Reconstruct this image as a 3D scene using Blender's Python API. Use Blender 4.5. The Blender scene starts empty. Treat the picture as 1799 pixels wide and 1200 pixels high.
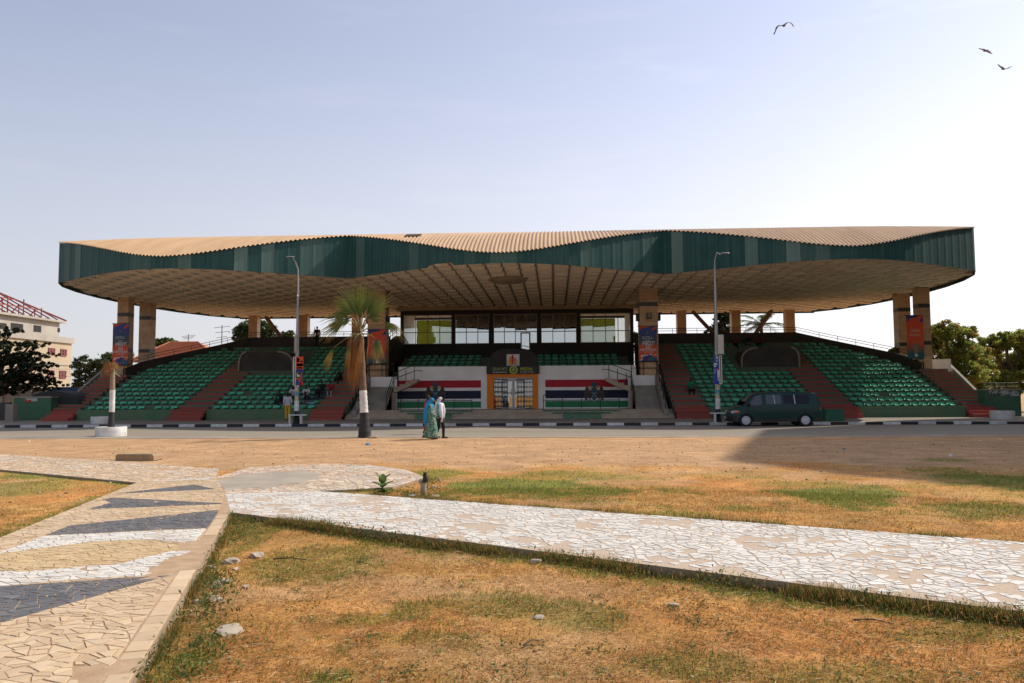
import bpy, bmesh, math, random
import numpy as np
from mathutils import Vector, Matrix
random.seed(7); RS = np.random.RandomState(11)
S = bpy.context.scene
C = S.collection
# ------------------------------------------------------------------ camera
CAMH = 1.84
cam = bpy.data.cameras.new('camera'); cam.sensor_width = 36.0; cam.lens = 36.0*1400/1799
cam.clip_start = .1; cam.clip_end = 3000
camo = bpy.data.objects.new('camera', cam); C.objects.link(camo); S.camera = camo
PSI, TH, RO = math.radians(3.0), math.atan(92/1400.), -.0057
Rm = Matrix.Rotation(PSI, 3, 'Z') @ Matrix.Rotation(math.pi/2+TH, 3, 'X') @ Matrix.Rotation(RO, 3, 'Z')
camo.matrix_world = Matrix.Translation((0, 0, CAMH)) @ Rm.to_4x4()
# ------------------------------------------------------------------ sky, sun, exposure
SUN_EL, SUN_AZ = math.radians(43), math.radians(65)          # azimuth from +Y towards +X
W = bpy.data.worlds.new('World'); S.world = W; W.use_nodes = True
nt = W.node_tree; nt.nodes.clear()
wo = nt.nodes.new('ShaderNodeOutputWorld'); bg = nt.nodes.new('ShaderNodeBackground')
sk = nt.nodes.new('ShaderNodeTexSky'); sk.sky_type = 'NISHITA'; sk.sun_disc = False
sk.sun_elevation = SUN_EL; sk.sun_rotation = SUN_AZ
sk.air_density = 1.0; sk.dust_density = .5; sk.ozone_density = 7.0; sk.altitude = 0
bg.inputs['Strength'].default_value = .111
# high thin haze: pale all over, brighter towards the sun, with faint wisps
N_ = nt.nodes.new; L_ = nt.links.new
tcw = N_('ShaderNodeTexCoord'); dt = N_('ShaderNodeVectorMath'); dt.operation = 'DOT_PRODUCT'; L_(tcw.outputs['Generated'], dt.inputs[0])
dt.inputs[1].default_value = (math.cos(SUN_EL)*math.sin(SUN_AZ), math.cos(SUN_EL)*math.cos(SUN_AZ), math.sin(SUN_EL))
ac = N_('ShaderNodeMath'); ac.operation = 'ARCCOSINE'; L_(dt.outputs['Value'], ac.inputs[0])
mx_ = N_('ShaderNodeMath'); mx_.operation = 'MULTIPLY'; mx_.inputs[1].default_value = -1/.62; L_(ac.outputs[0], mx_.inputs[0])
ex_ = N_('ShaderNodeMath'); ex_.operation = 'EXPONENT'; L_(mx_.outputs[0], ex_.inputs[0])
gl = N_('ShaderNodeMix'); gl.data_type = 'RGBA'; gl.clamp_factor = False; gl.inputs[6].default_value = (3.35, 3.45, 3.65, 1); gl.inputs[7].default_value = (26.5, 23.6, 22.8, 1); L_(ex_.outputs[0], gl.inputs[0])
sz_ = N_('ShaderNodeSeparateXYZ'); L_(tcw.outputs['Generated'], sz_.inputs[0])
mpw = N_('ShaderNodeMapping'); mpw.inputs['Scale'].default_value = (1.6, 1.6, 11); nw = N_('ShaderNodeTexNoise')
nw.inputs['Scale'].default_value = 2.2; nw.inputs['Detail'].default_value = 7; nw.inputs['Roughness'].default_value = .6; L_(tcw.outputs['Generated'], mpw.inputs[0]); L_(mpw.outputs[0], nw.inputs[0])
mrw = N_('ShaderNodeMapRange'); mrw.inputs[1].default_value = .55; mrw.inputs[2].default_value = .8; mrw.inputs[3].default_value = 0; mrw.inputs[4].default_value = .07; L_(nw.outputs[0], mrw.inputs[0])
hz_ = N_('ShaderNodeMapRange'); hz_.interpolation_type = 'SMOOTHSTEP'; hz_.inputs[1].default_value = -.02; hz_.inputs[2].default_value = .5; hz_.inputs[3].default_value = .9; hz_.inputs[4].default_value = .33; L_(sz_.outputs['Z'], hz_.inputs[0])
sm_f = N_('ShaderNodeMath'); sm_f.operation = 'ADD'; sm_f.use_clamp = True; L_(mrw.outputs[0], sm_f.inputs[0]); L_(hz_.outputs[0], sm_f.inputs[1])
vm = N_('ShaderNodeMix'); vm.data_type = 'RGBA'; L_(sm_f.outputs[0], vm.inputs[0]); L_(sk.outputs[0], vm.inputs[6]); L_(gl.outputs[2], vm.inputs[7])
L_(vm.outputs[2], bg.inputs[0]); L_(bg.outputs[0], wo.inputs[0])
sl = bpy.data.lights.new('sun', 'SUN'); sl.energy = 3.55; sl.angle = math.radians(.9); sl.color = (1, .93, .82)
so = bpy.data.objects.new('sun', sl); C.objects.link(so)
SUNV = Vector((math.cos(SUN_EL)*math.sin(SUN_AZ), math.cos(SUN_EL)*math.cos(SUN_AZ), math.sin(SUN_EL)))
so.rotation_euler = SUNV.to_track_quat('Z', 'Y').to_euler(); so.location = (60, 30, 60)
S.view_settings.view_transform = 'Standard'; S.view_settings.look = 'None'
S.view_settings.exposure = 0.42; S.view_settings.gamma = 1.0
S.view_settings.use_curve_mapping = False
S.cycles.max_bounces = 8; S.cycles.diffuse_bounces = 6; S.cycles.glossy_bounces = 3
S.cycles.transmission_bounces = 4; S.cycles.transparent_max_bounces = 8
# ------------------------------------------------------------------ pixel helpers (real distances)
def ray(px, py): return Rm @ Vector(((px-899.5)/1400, -(py-600)/1400, -1.))
def atY(px, py, Y): d = ray(px, py); t = Y/d.y; return Vector((d.x*t, Y, CAMH+d.z*t))
def atX(px, py, X): d = ray(px, py); t = X/d.x; return Vector((X, d.y*t, CAMH+d.z*t))
def gr(px, py, Z=0.): d = ray(px, py); t = (Z-CAMH)/d.z; return Vector((d.x*t, d.y*t, Z))
def cX(px, Y): return atY(px, 690, Y).x
def zY(py, px, Y): return atY(px, py, Y).z
# ------------------------------------------------------------------ colours and materials
def lin(h):
    h = h.lstrip('#'); v = [int(h[i:i+2], 16)/255 for i in (0, 2, 4)]
    return tuple(x/12.92 if x <= .04045 else ((x+.055)/1.055)**2.4 for x in v)
def col(c): return lin(c) if isinstance(c, str) else c
MATS = {}
def pm(name, c1, c2=None, scale=3., rough=.8, metal=0., spec=.4, stretch=(1, 1, 1), bump=0., bscale=None,
       rnd=0., lo=.35, hi=.65, detail=5., c3=None, island=0., coat=0., thr=None):
    if name in MATS: return MATS[name]
    m = bpy.data.materials.new(name); m.use_nodes = True; n = m.node_tree; L = n.links.new
    b = n.nodes['Principled BSDF']
    b.inputs['Roughness'].default_value = rough; b.inputs['Metallic'].default_value = metal
    b.inputs['Specular IOR Level'].default_value = spec
    if coat: b.inputs['Coat Weight'].default_value = coat; b.inputs['Coat Roughness'].default_value = .06
    c1 = col(c1); c2 = col(c2) if c2 is not None else tuple(x*.82 for x in c1)
    tc = n.nodes.new('ShaderNodeTexCoord'); mp = n.nodes.new('ShaderNodeMapping')
    mp.inputs['Scale'].default_value = stretch; L(tc.outputs['Object'], mp.inputs['Vector'])
    oi = n.nodes.new('ShaderNodeObjectInfo')
    ad = n.nodes.new('ShaderNodeVectorMath'); ad.operation = 'MULTIPLY_ADD'
    L(oi.outputs['Random'], ad.inputs[0]); ad.inputs[1].default_value = (17, 9, 23) if rnd else (0, 0, 0)
    L(mp.outputs[0], ad.inputs[2])
    nz = n.nodes.new('ShaderNodeTexNoise'); nz.inputs['Scale'].default_value = scale
    nz.inputs['Detail'].default_value = detail; nz.inputs['Roughness'].default_value = .6
    L(ad.outputs[0], nz.inputs['Vector'])
    cr = n.nodes.new('ShaderNodeValToRGB'); e = cr.color_ramp.elements
    e[0].position = lo; e[0].color = (*c1, 1); e[1].position = hi; e[1].color = (*c2, 1)
    if c3 is not None:
        x = e.new((lo+hi)/2); x.color = (*col(c3), 1)
    L(nz.outputs['Fac'], cr.inputs[0]); out = cr.outputs[0]
    if rnd or island:
        geo = n.nodes.new('ShaderNodeNewGeometry')
        ma = n.nodes.new('ShaderNodeMath'); ma.operation = 'ADD'
        L(oi.outputs['Random'], ma.inputs[0]); L(geo.outputs['Random Per Island'], ma.inputs[1])
        fr = n.nodes.new('ShaderNodeMath'); fr.operation = 'FRACT'; L(ma.outputs[0], fr.inputs[0])
        mr = n.nodes.new('ShaderNodeMapRange'); a = max(rnd, island)
        mr.inputs[3].default_value = 1-a; mr.inputs[4].default_value = 1+a; L(fr.outputs[0], mr.inputs[0])
        hs = n.nodes.new('ShaderNodeHueSaturation'); L(out, hs.inputs['Color']); L(mr.outputs[0], hs.inputs['Value'])
        out = hs.outputs[0]
    L(out, b.inputs['Base Color'])
    if bump:
        n2 = n.nodes.new('ShaderNodeTexNoise'); n2.inputs['Scale'].default_value = bscale or scale*6
        n2.inputs['Detail'].default_value = 4; L(mp.outputs[0], n2.inputs['Vector'])
        bp = n.nodes.new('ShaderNodeBump'); bp.inputs['Strength'].default_value = min(1, bump)
        bp.inputs['Distance'].default_value = .02*bump if bump < 1 else .02*bump
        L(n2.outputs['Fac'], bp.inputs['Height']); L(bp.outputs[0], b.inputs['Normal'])
    MATS[name] = m; return m
def attr_mat(name, rough=.85, trans=0., spec=.25):
    """colour from the mesh attribute 'Col' (a real albedo per blade or leaf)"""
    if name in MATS: return MATS[name]
    m = bpy.data.materials.new(name); m.use_nodes = True; n = m.node_tree; b = n.nodes['Principled BSDF']
    b.inputs['Roughness'].default_value = rough; b.inputs['Specular IOR Level'].default_value = spec
    a = n.nodes.new('ShaderNodeAttribute'); a.attribute_name = 'Col'
    n.links.new(a.outputs['Color'], b.inputs['Base Color'])
    if trans:
        t = n.nodes.new('ShaderNodeBsdfTranslucent'); mx = n.nodes.new('ShaderNodeMixShader')
        mx.inputs[0].default_value = trans; n.links.new(a.outputs['Color'], t.inputs[0])
        n.links.new(b.outputs[0], mx.inputs[1]); n.links.new(t.outputs[0], mx.inputs[2])
        n.links.new(mx.outputs[0], n.nodes['Material Output'].inputs[0])
    MATS[name] = m; return m
# ------------------------------------------------------------------ mesh builder
class MB:
    def __init__(s): s.v = []; s.f = []; s.m = []
    def add(s, v, f, m=0):
        o = len(s.v); s.v += [tuple(p) for p in v]; s.f += [tuple(i+o for i in q) for q in f]; s.m += [m]*len(f); return s
    def box(s, x0, x1, y0, y1, z0, z1, m=0):
        v = [(x, y, z) for z in (z0, z1) for y in (y0, y1) for x in (x0, x1)]
        return s.add(v, [(0, 2, 3, 1), (4, 5, 7, 6), (0, 1, 5, 4), (2, 6, 7, 3), (0, 4, 6, 2), (1, 3, 7, 5)], m)
    def obox(s, c, sz, M=None, m=0):
        h = [x/2 for x in sz]; v = []
        for z in (-h[2], h[2]):
            for y in (-h[1], h[1]):
                for x in (-h[0], h[0]):
                    p = Vector((x, y, z)); p = (M @ p) if M else p; v.append(p+Vector(c))
        return s.add(v, [(0, 2, 3, 1), (4, 5, 7, 6), (0, 1, 5, 4), (2, 6, 7, 3), (0, 4, 6, 2), (1, 3, 7, 5)], m)
    def tube(s, pts, r, n=8, caps=True, m=0):
        pts = [Vector(p) for p in pts]; k = len(pts)
        if not hasattr(r, '__len__'): r = [r]*k
        u = None; v = []
        for i, p in enumerate(pts):
            d = (pts[min(i+1, k-1)]-pts[max(i-1, 0)]).normalized()
            if u is None:
                u = d.orthogonal().normalized()
            u = (u-d*u.dot(d)); u = u.normalized() if u.length > 1e-6 else d.orthogonal().normalized()
            w = d.cross(u)
            for j in range(n):
                a = 2*math.pi*j/n; v.append(p+(u*math.cos(a)+w*math.sin(a))*r[i])
        f = [(i*n+j, i*n+(j+1) % n, (i+1)*n+(j+1) % n, (i+1)*n+j) for i in range(k-1) for j in range(n)]
        if caps: f += [tuple(range(n-1, -1, -1)), tuple(range((k-1)*n, k*n))]
        return s.add(v, f, m)
    def bar(s, a, b, w, h=None, m=0):
        """square bar between two points"""
        a, b = Vector(a), Vector(b); h = h or w; d = (b-a).normalized()
        u = d.cross(Vector((0, 0, 1))); u = u.normalized() if u.length > 1e-4 else Vector((1, 0, 0)); q = u.cross(d)
        v = [p+u*(w/2*i)+q*(h/2*j) for p in (a, b) for i, j in ((-1, -1), (1, -1), (1, 1), (-1, 1))]
        return s.add(v, [(3, 2, 1, 0), (4, 5, 6, 7), (0, 1, 5, 4), (1, 2, 6, 5), (2, 3, 7, 6), (3, 0, 4, 7)], m)
    def prism(s, poly, z0, z1, ax='z', m=0):
        """poly in the plane normal to ax, extruded z0..z1; ax 'y': poly=(x,z); ax 'x': poly=(y,z)"""
        P = {'z': lambda a, b, c: (a, b, c), 'y': lambda a, b, c: (a, c, b), 'x': lambda a, b, c: (c, a, b)}[ax]
        n = len(poly); v = [P(a, b, z0) for a, b in poly]+[P(a, b, z1) for a, b in poly]
        f = [tuple(range(n-1, -1, -1)), tuple(range(n, 2*n))]+[(i, (i+1) % n, n+(i+1) % n, n+i) for i in range(n)]
        return s.add(v, f, m)
    def lathe(s, prof, c=(0, 0, 0), n=24, m=0):
        v = [(c[0]+r*math.cos(2*math.pi*j/n), c[1]+r*math.sin(2*math.pi*j/n), c[2]+z) for r, z in prof for j in range(n)]
        k = len(prof)
        f = [(i*n+j, i*n+(j+1) % n, (i+1)*n+(j+1) % n, (i+1)*n+j) for i in range(k-1) for j in range(n)]
        f += [tuple(range(n-1, -1, -1)), tuple(range((k-1)*n, k*n))]
        return s.add(v, f, m)
    def ell(s, c, r, n=12, k=8, M=None, m=0):
        v = [];
        for i in range(1, k):
            t = math.pi*i/k
            for j in range(n):
                a = 2*math.pi*j/n; p = Vector((r[0]*math.sin(t)*math.cos(a), r[1]*math.sin(t)*math.sin(a), r[2]*math.cos(t)))
                v.append((M @ p if M else p)+Vector(c))
        for sg in (1, -1):
            p = Vector((0, 0, sg*r[2])); v.append((M @ p if M else p)+Vector(c))
        f = [(i*n+j, (i+1)*n+j, (i+1)*n+(j+1) % n, i*n+(j+1) % n) for i in range(k-2) for j in range(n)]
        t, b = (k-1)*n, (k-1)*n+1
        f += [(t, j, (j+1) % n) for j in range(n)]+[(b, (k-2)*n+(j+1) % n, (k-2)*n+j) for j in range(n)]
        return s.add(v, f, m)
    def mesh(s, name, mats, smooth=False, fix=True):
        me = bpy.data.meshes.new(name); me.from_pydata(s.v, [], s.f)
        mats = mats if isinstance(mats, (list, tuple)) else [mats]
        for q in mats: me.materials.append(q)
        if len(mats) > 1: me.polygons.foreach_set('material_index', s.m)
        if fix:
            bm = bmesh.new(); bm.from_mesh(me); bmesh.ops.recalc_face_normals(bm, faces=bm.faces); bm.to_mesh(me); bm.free()
        if smooth: me.polygons.foreach_set('use_smooth', [True]*len(me.polygons)); me.set_sharp_from_angle(angle=math.radians(smooth if smooth > 1 else 40))
        return me
    def build(s, name, mats, parent=None, smooth=False, fix=True): return ob(name, s.mesh(name, mats, smooth, fix), parent)
WL = {}
def ob(name, me, parent=None, loc=(0, 0, 0), rot=None):
    """links me; vertices (plus loc) are world coordinates whatever the parent's place"""
    o = bpy.data.objects.new(name, me); C.objects.link(o); o.location = loc; WL[o.name] = Vector(loc)
    if rot is not None: o.rotation_euler = rot
    if parent is not None:
        o.parent = parent; o.matrix_parent_inverse = Matrix.Translation(-WL[parent.name])
    return o
def lob(name, me, parent):
    """child given in its parent's own coordinates"""
    o = bpy.data.objects.new(name, me); C.objects.link(o); o.parent = parent; WL[o.name] = Vector((0, 0, 0)); return o
def tag(o, label=None, cat=None, group=None, kind=None):
    if label: o['label'] = label
    if cat: o['category'] = cat
    if group: o['group'] = group
    if kind: o['kind'] = kind
    return o
def thing(name, label, cat, loc=(0, 0, 0), group=None, rz=0.):
    o = bpy.data.objects.new(name, None); C.objects.link(o); o.location = loc; WL[o.name] = Vector(loc)
    o.rotation_euler = (0, 0, rz); o.empty_display_size = .3
    return tag(o, label, cat, group)
def struct(o): o['kind'] = 'structure'; return o
def stuff(o): o['kind'] = 'stuff'; return o
def copy_tree(o, dloc, label=None, parent=None):
    c = o.copy(); C.objects.link(c); WL[c.name] = WL[o.name]+Vector(dloc)
    if parent is None: c.location = Vector(o.location)+Vector(dloc)
    else: c.parent = parent
    if label: c['label'] = label
    for ch in list(o.children): copy_tree(ch, (0, 0, 0), None, c)
    return c
def np_mesh(name, V, F, mats, col=None, smooth=False):
    """V (n,3), F (m,k) fixed k; col (n,3) point colours"""
    me = bpy.data.meshes.new(name); k = F.shape[1]
    me.vertices.add(len(V)); me.vertices.foreach_set('co', np.ascontiguousarray(V, np.float32).ravel())
    me.loops.add(F.size); me.loops.foreach_set('vertex_index', np.ascontiguousarray(F, np.int32).ravel())
    me.polygons.add(len(F)); me.polygons.foreach_set('loop_start', np.arange(0, F.size, k, dtype=np.int32))
    me.polygons.foreach_set('loop_total', np.full(len(F), k, np.int32))
    for q in (mats if isinstance(mats, (list, tuple)) else [mats]): me.materials.append(q)
    if col is not None:
        a = me.color_attributes.new('Col', 'FLOAT_COLOR', 'POINT')
        a.data.foreach_set('color', np.concatenate([col, np.ones((len(V), 1))], 1).astype(np.float32).ravel())
    me.update(calc_edges=True); me.validate()
    if smooth: me.polygons.foreach_set('use_smooth', [True]*len(me.polygons))
    return me
_P = RS.rand(256, 256)
def vnoise(x, y):
    xi, yi = np.floor(x).astype(int), np.floor(y).astype(int); fx, fy = x-xi, y-yi
    fx, fy = fx*fx*(3-2*fx), fy*fy*(3-2*fy); g = lambda a, b: _P[a & 255, b & 255]
    return (g(xi, yi)*(1-fx)+g(xi+1, yi)*fx)*(1-fy)+(g(xi, yi+1)*(1-fx)+g(xi+1, yi+1)*fx)*fy
def fbm(x, y, o=4): return sum(vnoise(x*2**i+i*37.3, y*2**i+i*11.7)*.5**i for i in range(o))/sum(.5**i for i in range(o))
def text_mesh(s, size, mat, shear=0., ext=.004, bold=0., align='CENTER', width=1.):
    """lettering as flat raised mesh in the XZ plane facing -Y, centred on the baseline"""
    cu = bpy.data.curves.new('lettering', 'FONT'); cu.body = s; cu.size = size; cu.shear = shear; cu.extrude = ext
    cu.offset = bold*size; cu.align_x = align; cu.resolution_u = 3
    o = bpy.data.objects.new('lettering', cu); C.objects.link(o)
    dg = bpy.context.evaluated_depsgraph_get(); me = bpy.data.meshes.new_from_object(o.evaluated_get(dg))
    bpy.data.objects.remove(o); bpy.data.curves.remove(cu)
    me.transform(Matrix.Scale(width, 4, (1, 0, 0))); me.transform(Matrix.Rotation(math.pi/2, 4, 'X'))
    me.materials.clear(); me.materials.append(mat); return me
def lettering(s, x, y, z, size, mat, parent, **k): return ob('lettering', text_mesh(s, size, mat, **k), parent, (x, y, z))
# ================================================================== GROUND
STRAW, SOIL, GREEN = np.array([.48, .245, .078]), np.array([.445, .272, .142]), np.array([.19, .19, .04])
def sstep(a, b, x): t = np.clip((x-a)/(b-a), 0, 1); return t*t*(3-2*t)
_patch = [(930, 868, 190, 24, 1.), (1000, 845, 150, 12, .6), (1490, 880, 120, 18, 1.), (1400, 858, 90, 8, .6), (1740, 850, 140, 22, 1.), (1660, 815, 50, 4, .8),
          (1720, 905, 140, 16, .7), (130, 838, 150, 10, .9), (60, 862, 100, 20, .6), (650, 860, 95, 7, .9), (1180, 915, 120, 8, .5), (760, 842, 60, 12, .8),
          (310, 1175, 60, 40, .7), (590, 1190, 60, 18, .8), (560, 985, 120, 26, .5), (640, 1085, 120, 16, .5), (860, 1060, 120, 30, .5), (1480, 1185, 200, 30, .4),
          (1000, 1080, 90, 22, .5), (760, 1120, 120, 16, .4), (385, 985, 22, 50, .5), (480, 925, 80, 14, .6), (1220, 1165, 130, 22, .5), (1700, 1120, 150, 16, .5)]
PATCH = []
for px, py, rx, ry, w in _patch:
    c = gr(px, py); ax = gr(px+rx, py)-c; ay = gr(px, py+ry)-gr(px, py-ry)
    PATCH.append((c.x, c.y, max(.15, ax.length), max(.15, ay.length/2), w))
# paths, in plan
TOPZ = .13
pp = lambda *a: [tuple(gr(x, y, TOPZ).xy) for x, y in a]
J = pp((405, 900), (395, 868), (380, 838), (240, 848), (560, 863))
MAIN = [(-1.65, 2.0), J[0], J[1], J[2], J[3], (-4.85, 2.0)]
RPATH = [J[0], (9.9, 2.70), (11.2, 5.1), pp((1799, 953))[0], J[4], J[1]]
PLAZA = [J[1], J[4]]+pp((690, 856), (748, 839), (715, 826), (650, 817), (560, 814), (440, 821))+[J[2]]
LPATH = [J[3], J[2]]+pp((385, 824), (230, 812))+[(-19.5, 24.6), (-16.6, 20.3)]
def inpoly(x, y, P):
    x, y = np.asarray(x, float), np.asarray(y, float); r = np.zeros(x.shape, bool); n = len(P)
    for i in range(n):
        (x0, y0), (x1, y1) = P[i], P[(i+1) % n]
        c = ((y0 > y) != (y1 > y)) & (x < (x1-x0)*(y-y0)/((y1-y0) or 1e-9)+x0); r ^= c
    return r
def segd(x, y, a, b):
    ax, ay = a; dx, dy = b[0]-ax, b[1]-ay; t = np.clip(((x-ax)*dx+(y-ay)*dy)/(dx*dx+dy*dy), 0, 1)
    return np.hypot(x-ax-t*dx, y-ay-t*dy)
EDGE = [(J[0], (9.9, 2.70), .38, .8), (J[4], pp((1799, 953))[0], .3, .5), (MAIN[0], J[0], .22, .4), (J[3], (-4.85, 2.), .4, .7), (PLAZA[2], J[4], .35, .8), (J[3], LPATH[5], .35, .8)]
def zones(x, y):
    """greenness and bareness of the ground at x, y"""
    w = fbm(x*.9, y*.9, 4); w2 = fbm(x*3.1+9, y*3.1, 3)
    g = np.zeros_like(x)
    for cx, cy, rx, ry, k in PATCH:
        d = np.hypot((x-cx)/rx, (y-cy)/ry)+(w-.5)*1.6+(w2-.5)*.7; g = np.maximum(g, k*sstep(1.15, .45, d))
    for a, b, r, k in EDGE:
        d = segd(x, y, a, b)/r+(w2-.5)*1.8; g = np.maximum(g, k*sstep(1.05, .2, d))
    g = np.maximum(g, .55*sstep(.56, .74, w*.6+w2*.4)*sstep(21, 17, y))
    s = sstep(17.5, 20.5, y+(w-.5)*7)
    s = np.maximum(s, .55*sstep(.55, .68, fbm(x*.55+50, y*.55+9, 4)))
    return g, s
def ground_colour(x, y):
    g, s = zones(x, y); g = g[:, None]; s = s[:, None]
    v = (fbm(x*1.7+3, y*1.7, 4)-.5)[:, None]
    c = STRAW*(1-s)+SOIL*s
    rd = (fbm(x*.7+80, y*.9+31, 4)-.5)[:, None]*(1-s); c = c*(1+rd*np.array([.18, -.2, -.3])*1.2)
    c = c*(1-g)+GREEN*g
    return c*(1+.55*v)
def ground_z(x, y):
    """lawn level: low in front of the white path, level with the paths beyond them"""
    near = sstep(33, 26, y)*sstep(0, 3, y)*sstep(24, 18, np.abs(x))
    def sd(a, b): dx, dy = b[0]-a[0], b[1]-a[1]; return ((x-a[0])*dy-(y-a[1])*dx)/math.hypot(dx, dy)
    f = np.minimum(sd(MAIN[0], J[0]), sd(J[0], (9.9, 2.70))); up = (1-sstep(-1.3, -.25, f))*sstep(31, 22, y)
    return near*((fbm(x*1.1, y*1.1, 3)-.5)*.07+(fbm(x*5, y*5, 2)-.5)*.02)*(1-.55*up)+.088*up-.004+.045*near*sstep(.9, .05, np.abs(sd(J[0], (9.9, 2.70))))*(1-up)
def gz(x, y): return float(ground_z(np.array([x]), np.array([y]))[0])
xs = np.unique(np.concatenate([np.linspace(-800, -60, 14), np.linspace(-60, -20, 50), np.linspace(-20, 20, 330), np.linspace(20, 60, 50), np.linspace(60, 800, 14)]))
ys = np.unique(np.concatenate([np.linspace(-400, -2, 12), np.linspace(-2, 3, 12), np.linspace(3, 24, 230), np.linspace(24, 36, 50), np.linspace(36, 120, 40), np.linspace(120, 1500, 20)]))
X, Y = np.meshgrid(xs, ys); x, y = X.ravel(), Y.ravel()
z = ground_z(x, y)
nx, ny = len(xs), len(ys); i = np.arange(nx*ny).reshape(ny, nx)
F = np.stack([i[:-1, :-1], i[:-1, 1:], i[1:, 1:], i[1:, :-1]], -1).reshape(-1, 4)
def ground_mat():
    m = attr_mat('dry ground', .95, 0, .1); n = m.node_tree; L = n.links.new; b = n.nodes['Principled BSDF']
    a = [q for q in n.nodes if q.type == 'ATTRIBUTE'][0]; tc = n.nodes.new('ShaderNodeTexCoord')
    f = []
    for sc, det, lo, hi in ((38, 8, .55, 1.5), (7, 6, .72, 1.25), (.8, 4, .85, 1.12)):
        q = n.nodes.new('ShaderNodeTexNoise'); q.inputs['Scale'].default_value = sc; q.inputs['Detail'].default_value = det
        q.inputs['Roughness'].default_value = .75; L(tc.outputs['Object'], q.inputs['Vector'])
        r = n.nodes.new('ShaderNodeMapRange'); r.inputs[1].default_value = .3; r.inputs[2].default_value = .7
        r.inputs[3].default_value = lo; r.inputs[4].default_value = hi; L(q.outputs['Fac'], r.inputs[0]); f.append((q, r))
    m1 = n.nodes.new('ShaderNodeMath'); m1.operation = 'MULTIPLY'; L(f[0][1].outputs[0], m1.inputs[0]); L(f[1][1].outputs[0], m1.inputs[1])
    m2 = n.nodes.new('ShaderNodeMath'); m2.operation = 'MULTIPLY'; L(m1.outputs[0], m2.inputs[0]); L(f[2][1].outputs[0], m2.inputs[1])
    v = n.nodes.new('ShaderNodeVectorMath'); v.operation = 'SCALE'; L(a.outputs['Color'], v.inputs[0]); L(m2.outputs[0], v.inputs['Scale'])
    L(v.outputs[0], b.inputs['Base Color'])
    bp = n.nodes.new('ShaderNodeBump'); bp.inputs['Strength'].default_value = .8; bp.inputs['Distance'].default_value = .03
    L(f[0][0].outputs['Fac'], bp.inputs['Height']); L(bp.outputs[0], b.inputs['Normal']); return m
struct(ob('ground', np_mesh('ground', np.stack([x, y, z], 1), F, ground_mat(), ground_colour(x, y), True)))
# ================================================================== ROAD, KERB, PAVEMENT
KY = 46.0
m_asph = pm('asphalt', (.27, .225, .165), (.22, .186, .145), .25, .9, bump=.25, bscale=40, stretch=(.25, 1.6, 1), detail=8)
m_gutshade = pm('gutter and shade asphalt', (.10, .09, .078), (.135, .118, .1), .8, .9, bump=.2, bscale=30, stretch=(.3, 1, 1))
m_edge = pm('edging concrete', (.46, .40, .31), (.33, .27, .2), 1.2, .9, bump=.3, bscale=20)
m_pave = pm('pavement', (.26, .215, .165), (.2, .165, .13), .5, .9, bump=.25, bscale=25, detail=8)
m_kw = pm('kerb white paint', (.62, .62, .6), (.42, .41, .38), 5, .75, bump=.2, rnd=.14, detail=8)
m_kb = pm('kerb black paint', (.012, .012, .013), (.03, .028, .026), 5, .7, bump=.2, rnd=.2)
struct(MB().box(-130, 130, 34.0, KY-.75, -.3, .004).build('road', m_asph))
struct(MB().box(-130, 130, KY-.75, KY, -.3, .002).build('road_gutter_shade', m_gutshade))  # gutter strip with the kerbside shadow also put into its dark colour
struct(MB().box(-130, 130, 33.72, 34.0, -.3, .018).build('road_edging', m_edge))
road = bpy.data.objects['road']
m_line = pm('worn road paint', (.55, .53, .48), (.27, .23, .18), 1.1, .85, lo=.4, hi=.6, detail=9, stretch=(.6, 3, 1))
for k in range(-9, 10):
    q = MB().box(k*5.2-1.3, k*5.2+1.0, 34.9, 35.02, .004, .0085).build('lane_dash', m_line, road); q['kind'] = 'structure'
sd_ = MB(); NN = 260
for k in range(NN+1):
    x_ = -60+120*k/NN; w_ = .10+.75*float(fbm(np.array([x_*.35]), np.array([3.3]), 4)[0])**2+.12*random.random(); sd_.v += [(x_, 33.99, .0085), (x_, 34.0+w_, .0065)]
    if k: sd_.f.append((2*k-2, 2*k, 2*k+1, 2*k-1)); sd_.m.append(0)
stuff(sd_.build('drifted_sand', pm('drifted sand', (.40, .27, .15), (.32, .24, .16), 2.5, .95, detail=9), None, fix=False))
kerb = MB().box(-130, 130, KY+.03, KY+.2, -.1, .13).build('kerb', m_pave); struct(kerb)
kws = [MB().prism([(KY, -.05), (KY+.02, .135), (KY+.045, .15), (KY+.23, .152), (KY+.23, -.05)], 0, .955, 'x').mesh('kerb_stone', m) for m in (m_kw, m_kb)]
ph = cX(772, KY)      # a white stone begins here
for k in range(-38, 40):
    o = ob('kerb_stone', kws[k % 2], kerb, (ph+k*.965, 0, random.uniform(-.006, .006)))
FY = 52.0             # front of the stand
struct(MB().prism([(KY+.23, -.1), (KY+.23, .146), (FY+3, .27), (FY+3, -.1)], -130, 130, 'x').build('pavement', m_pave))
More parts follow.
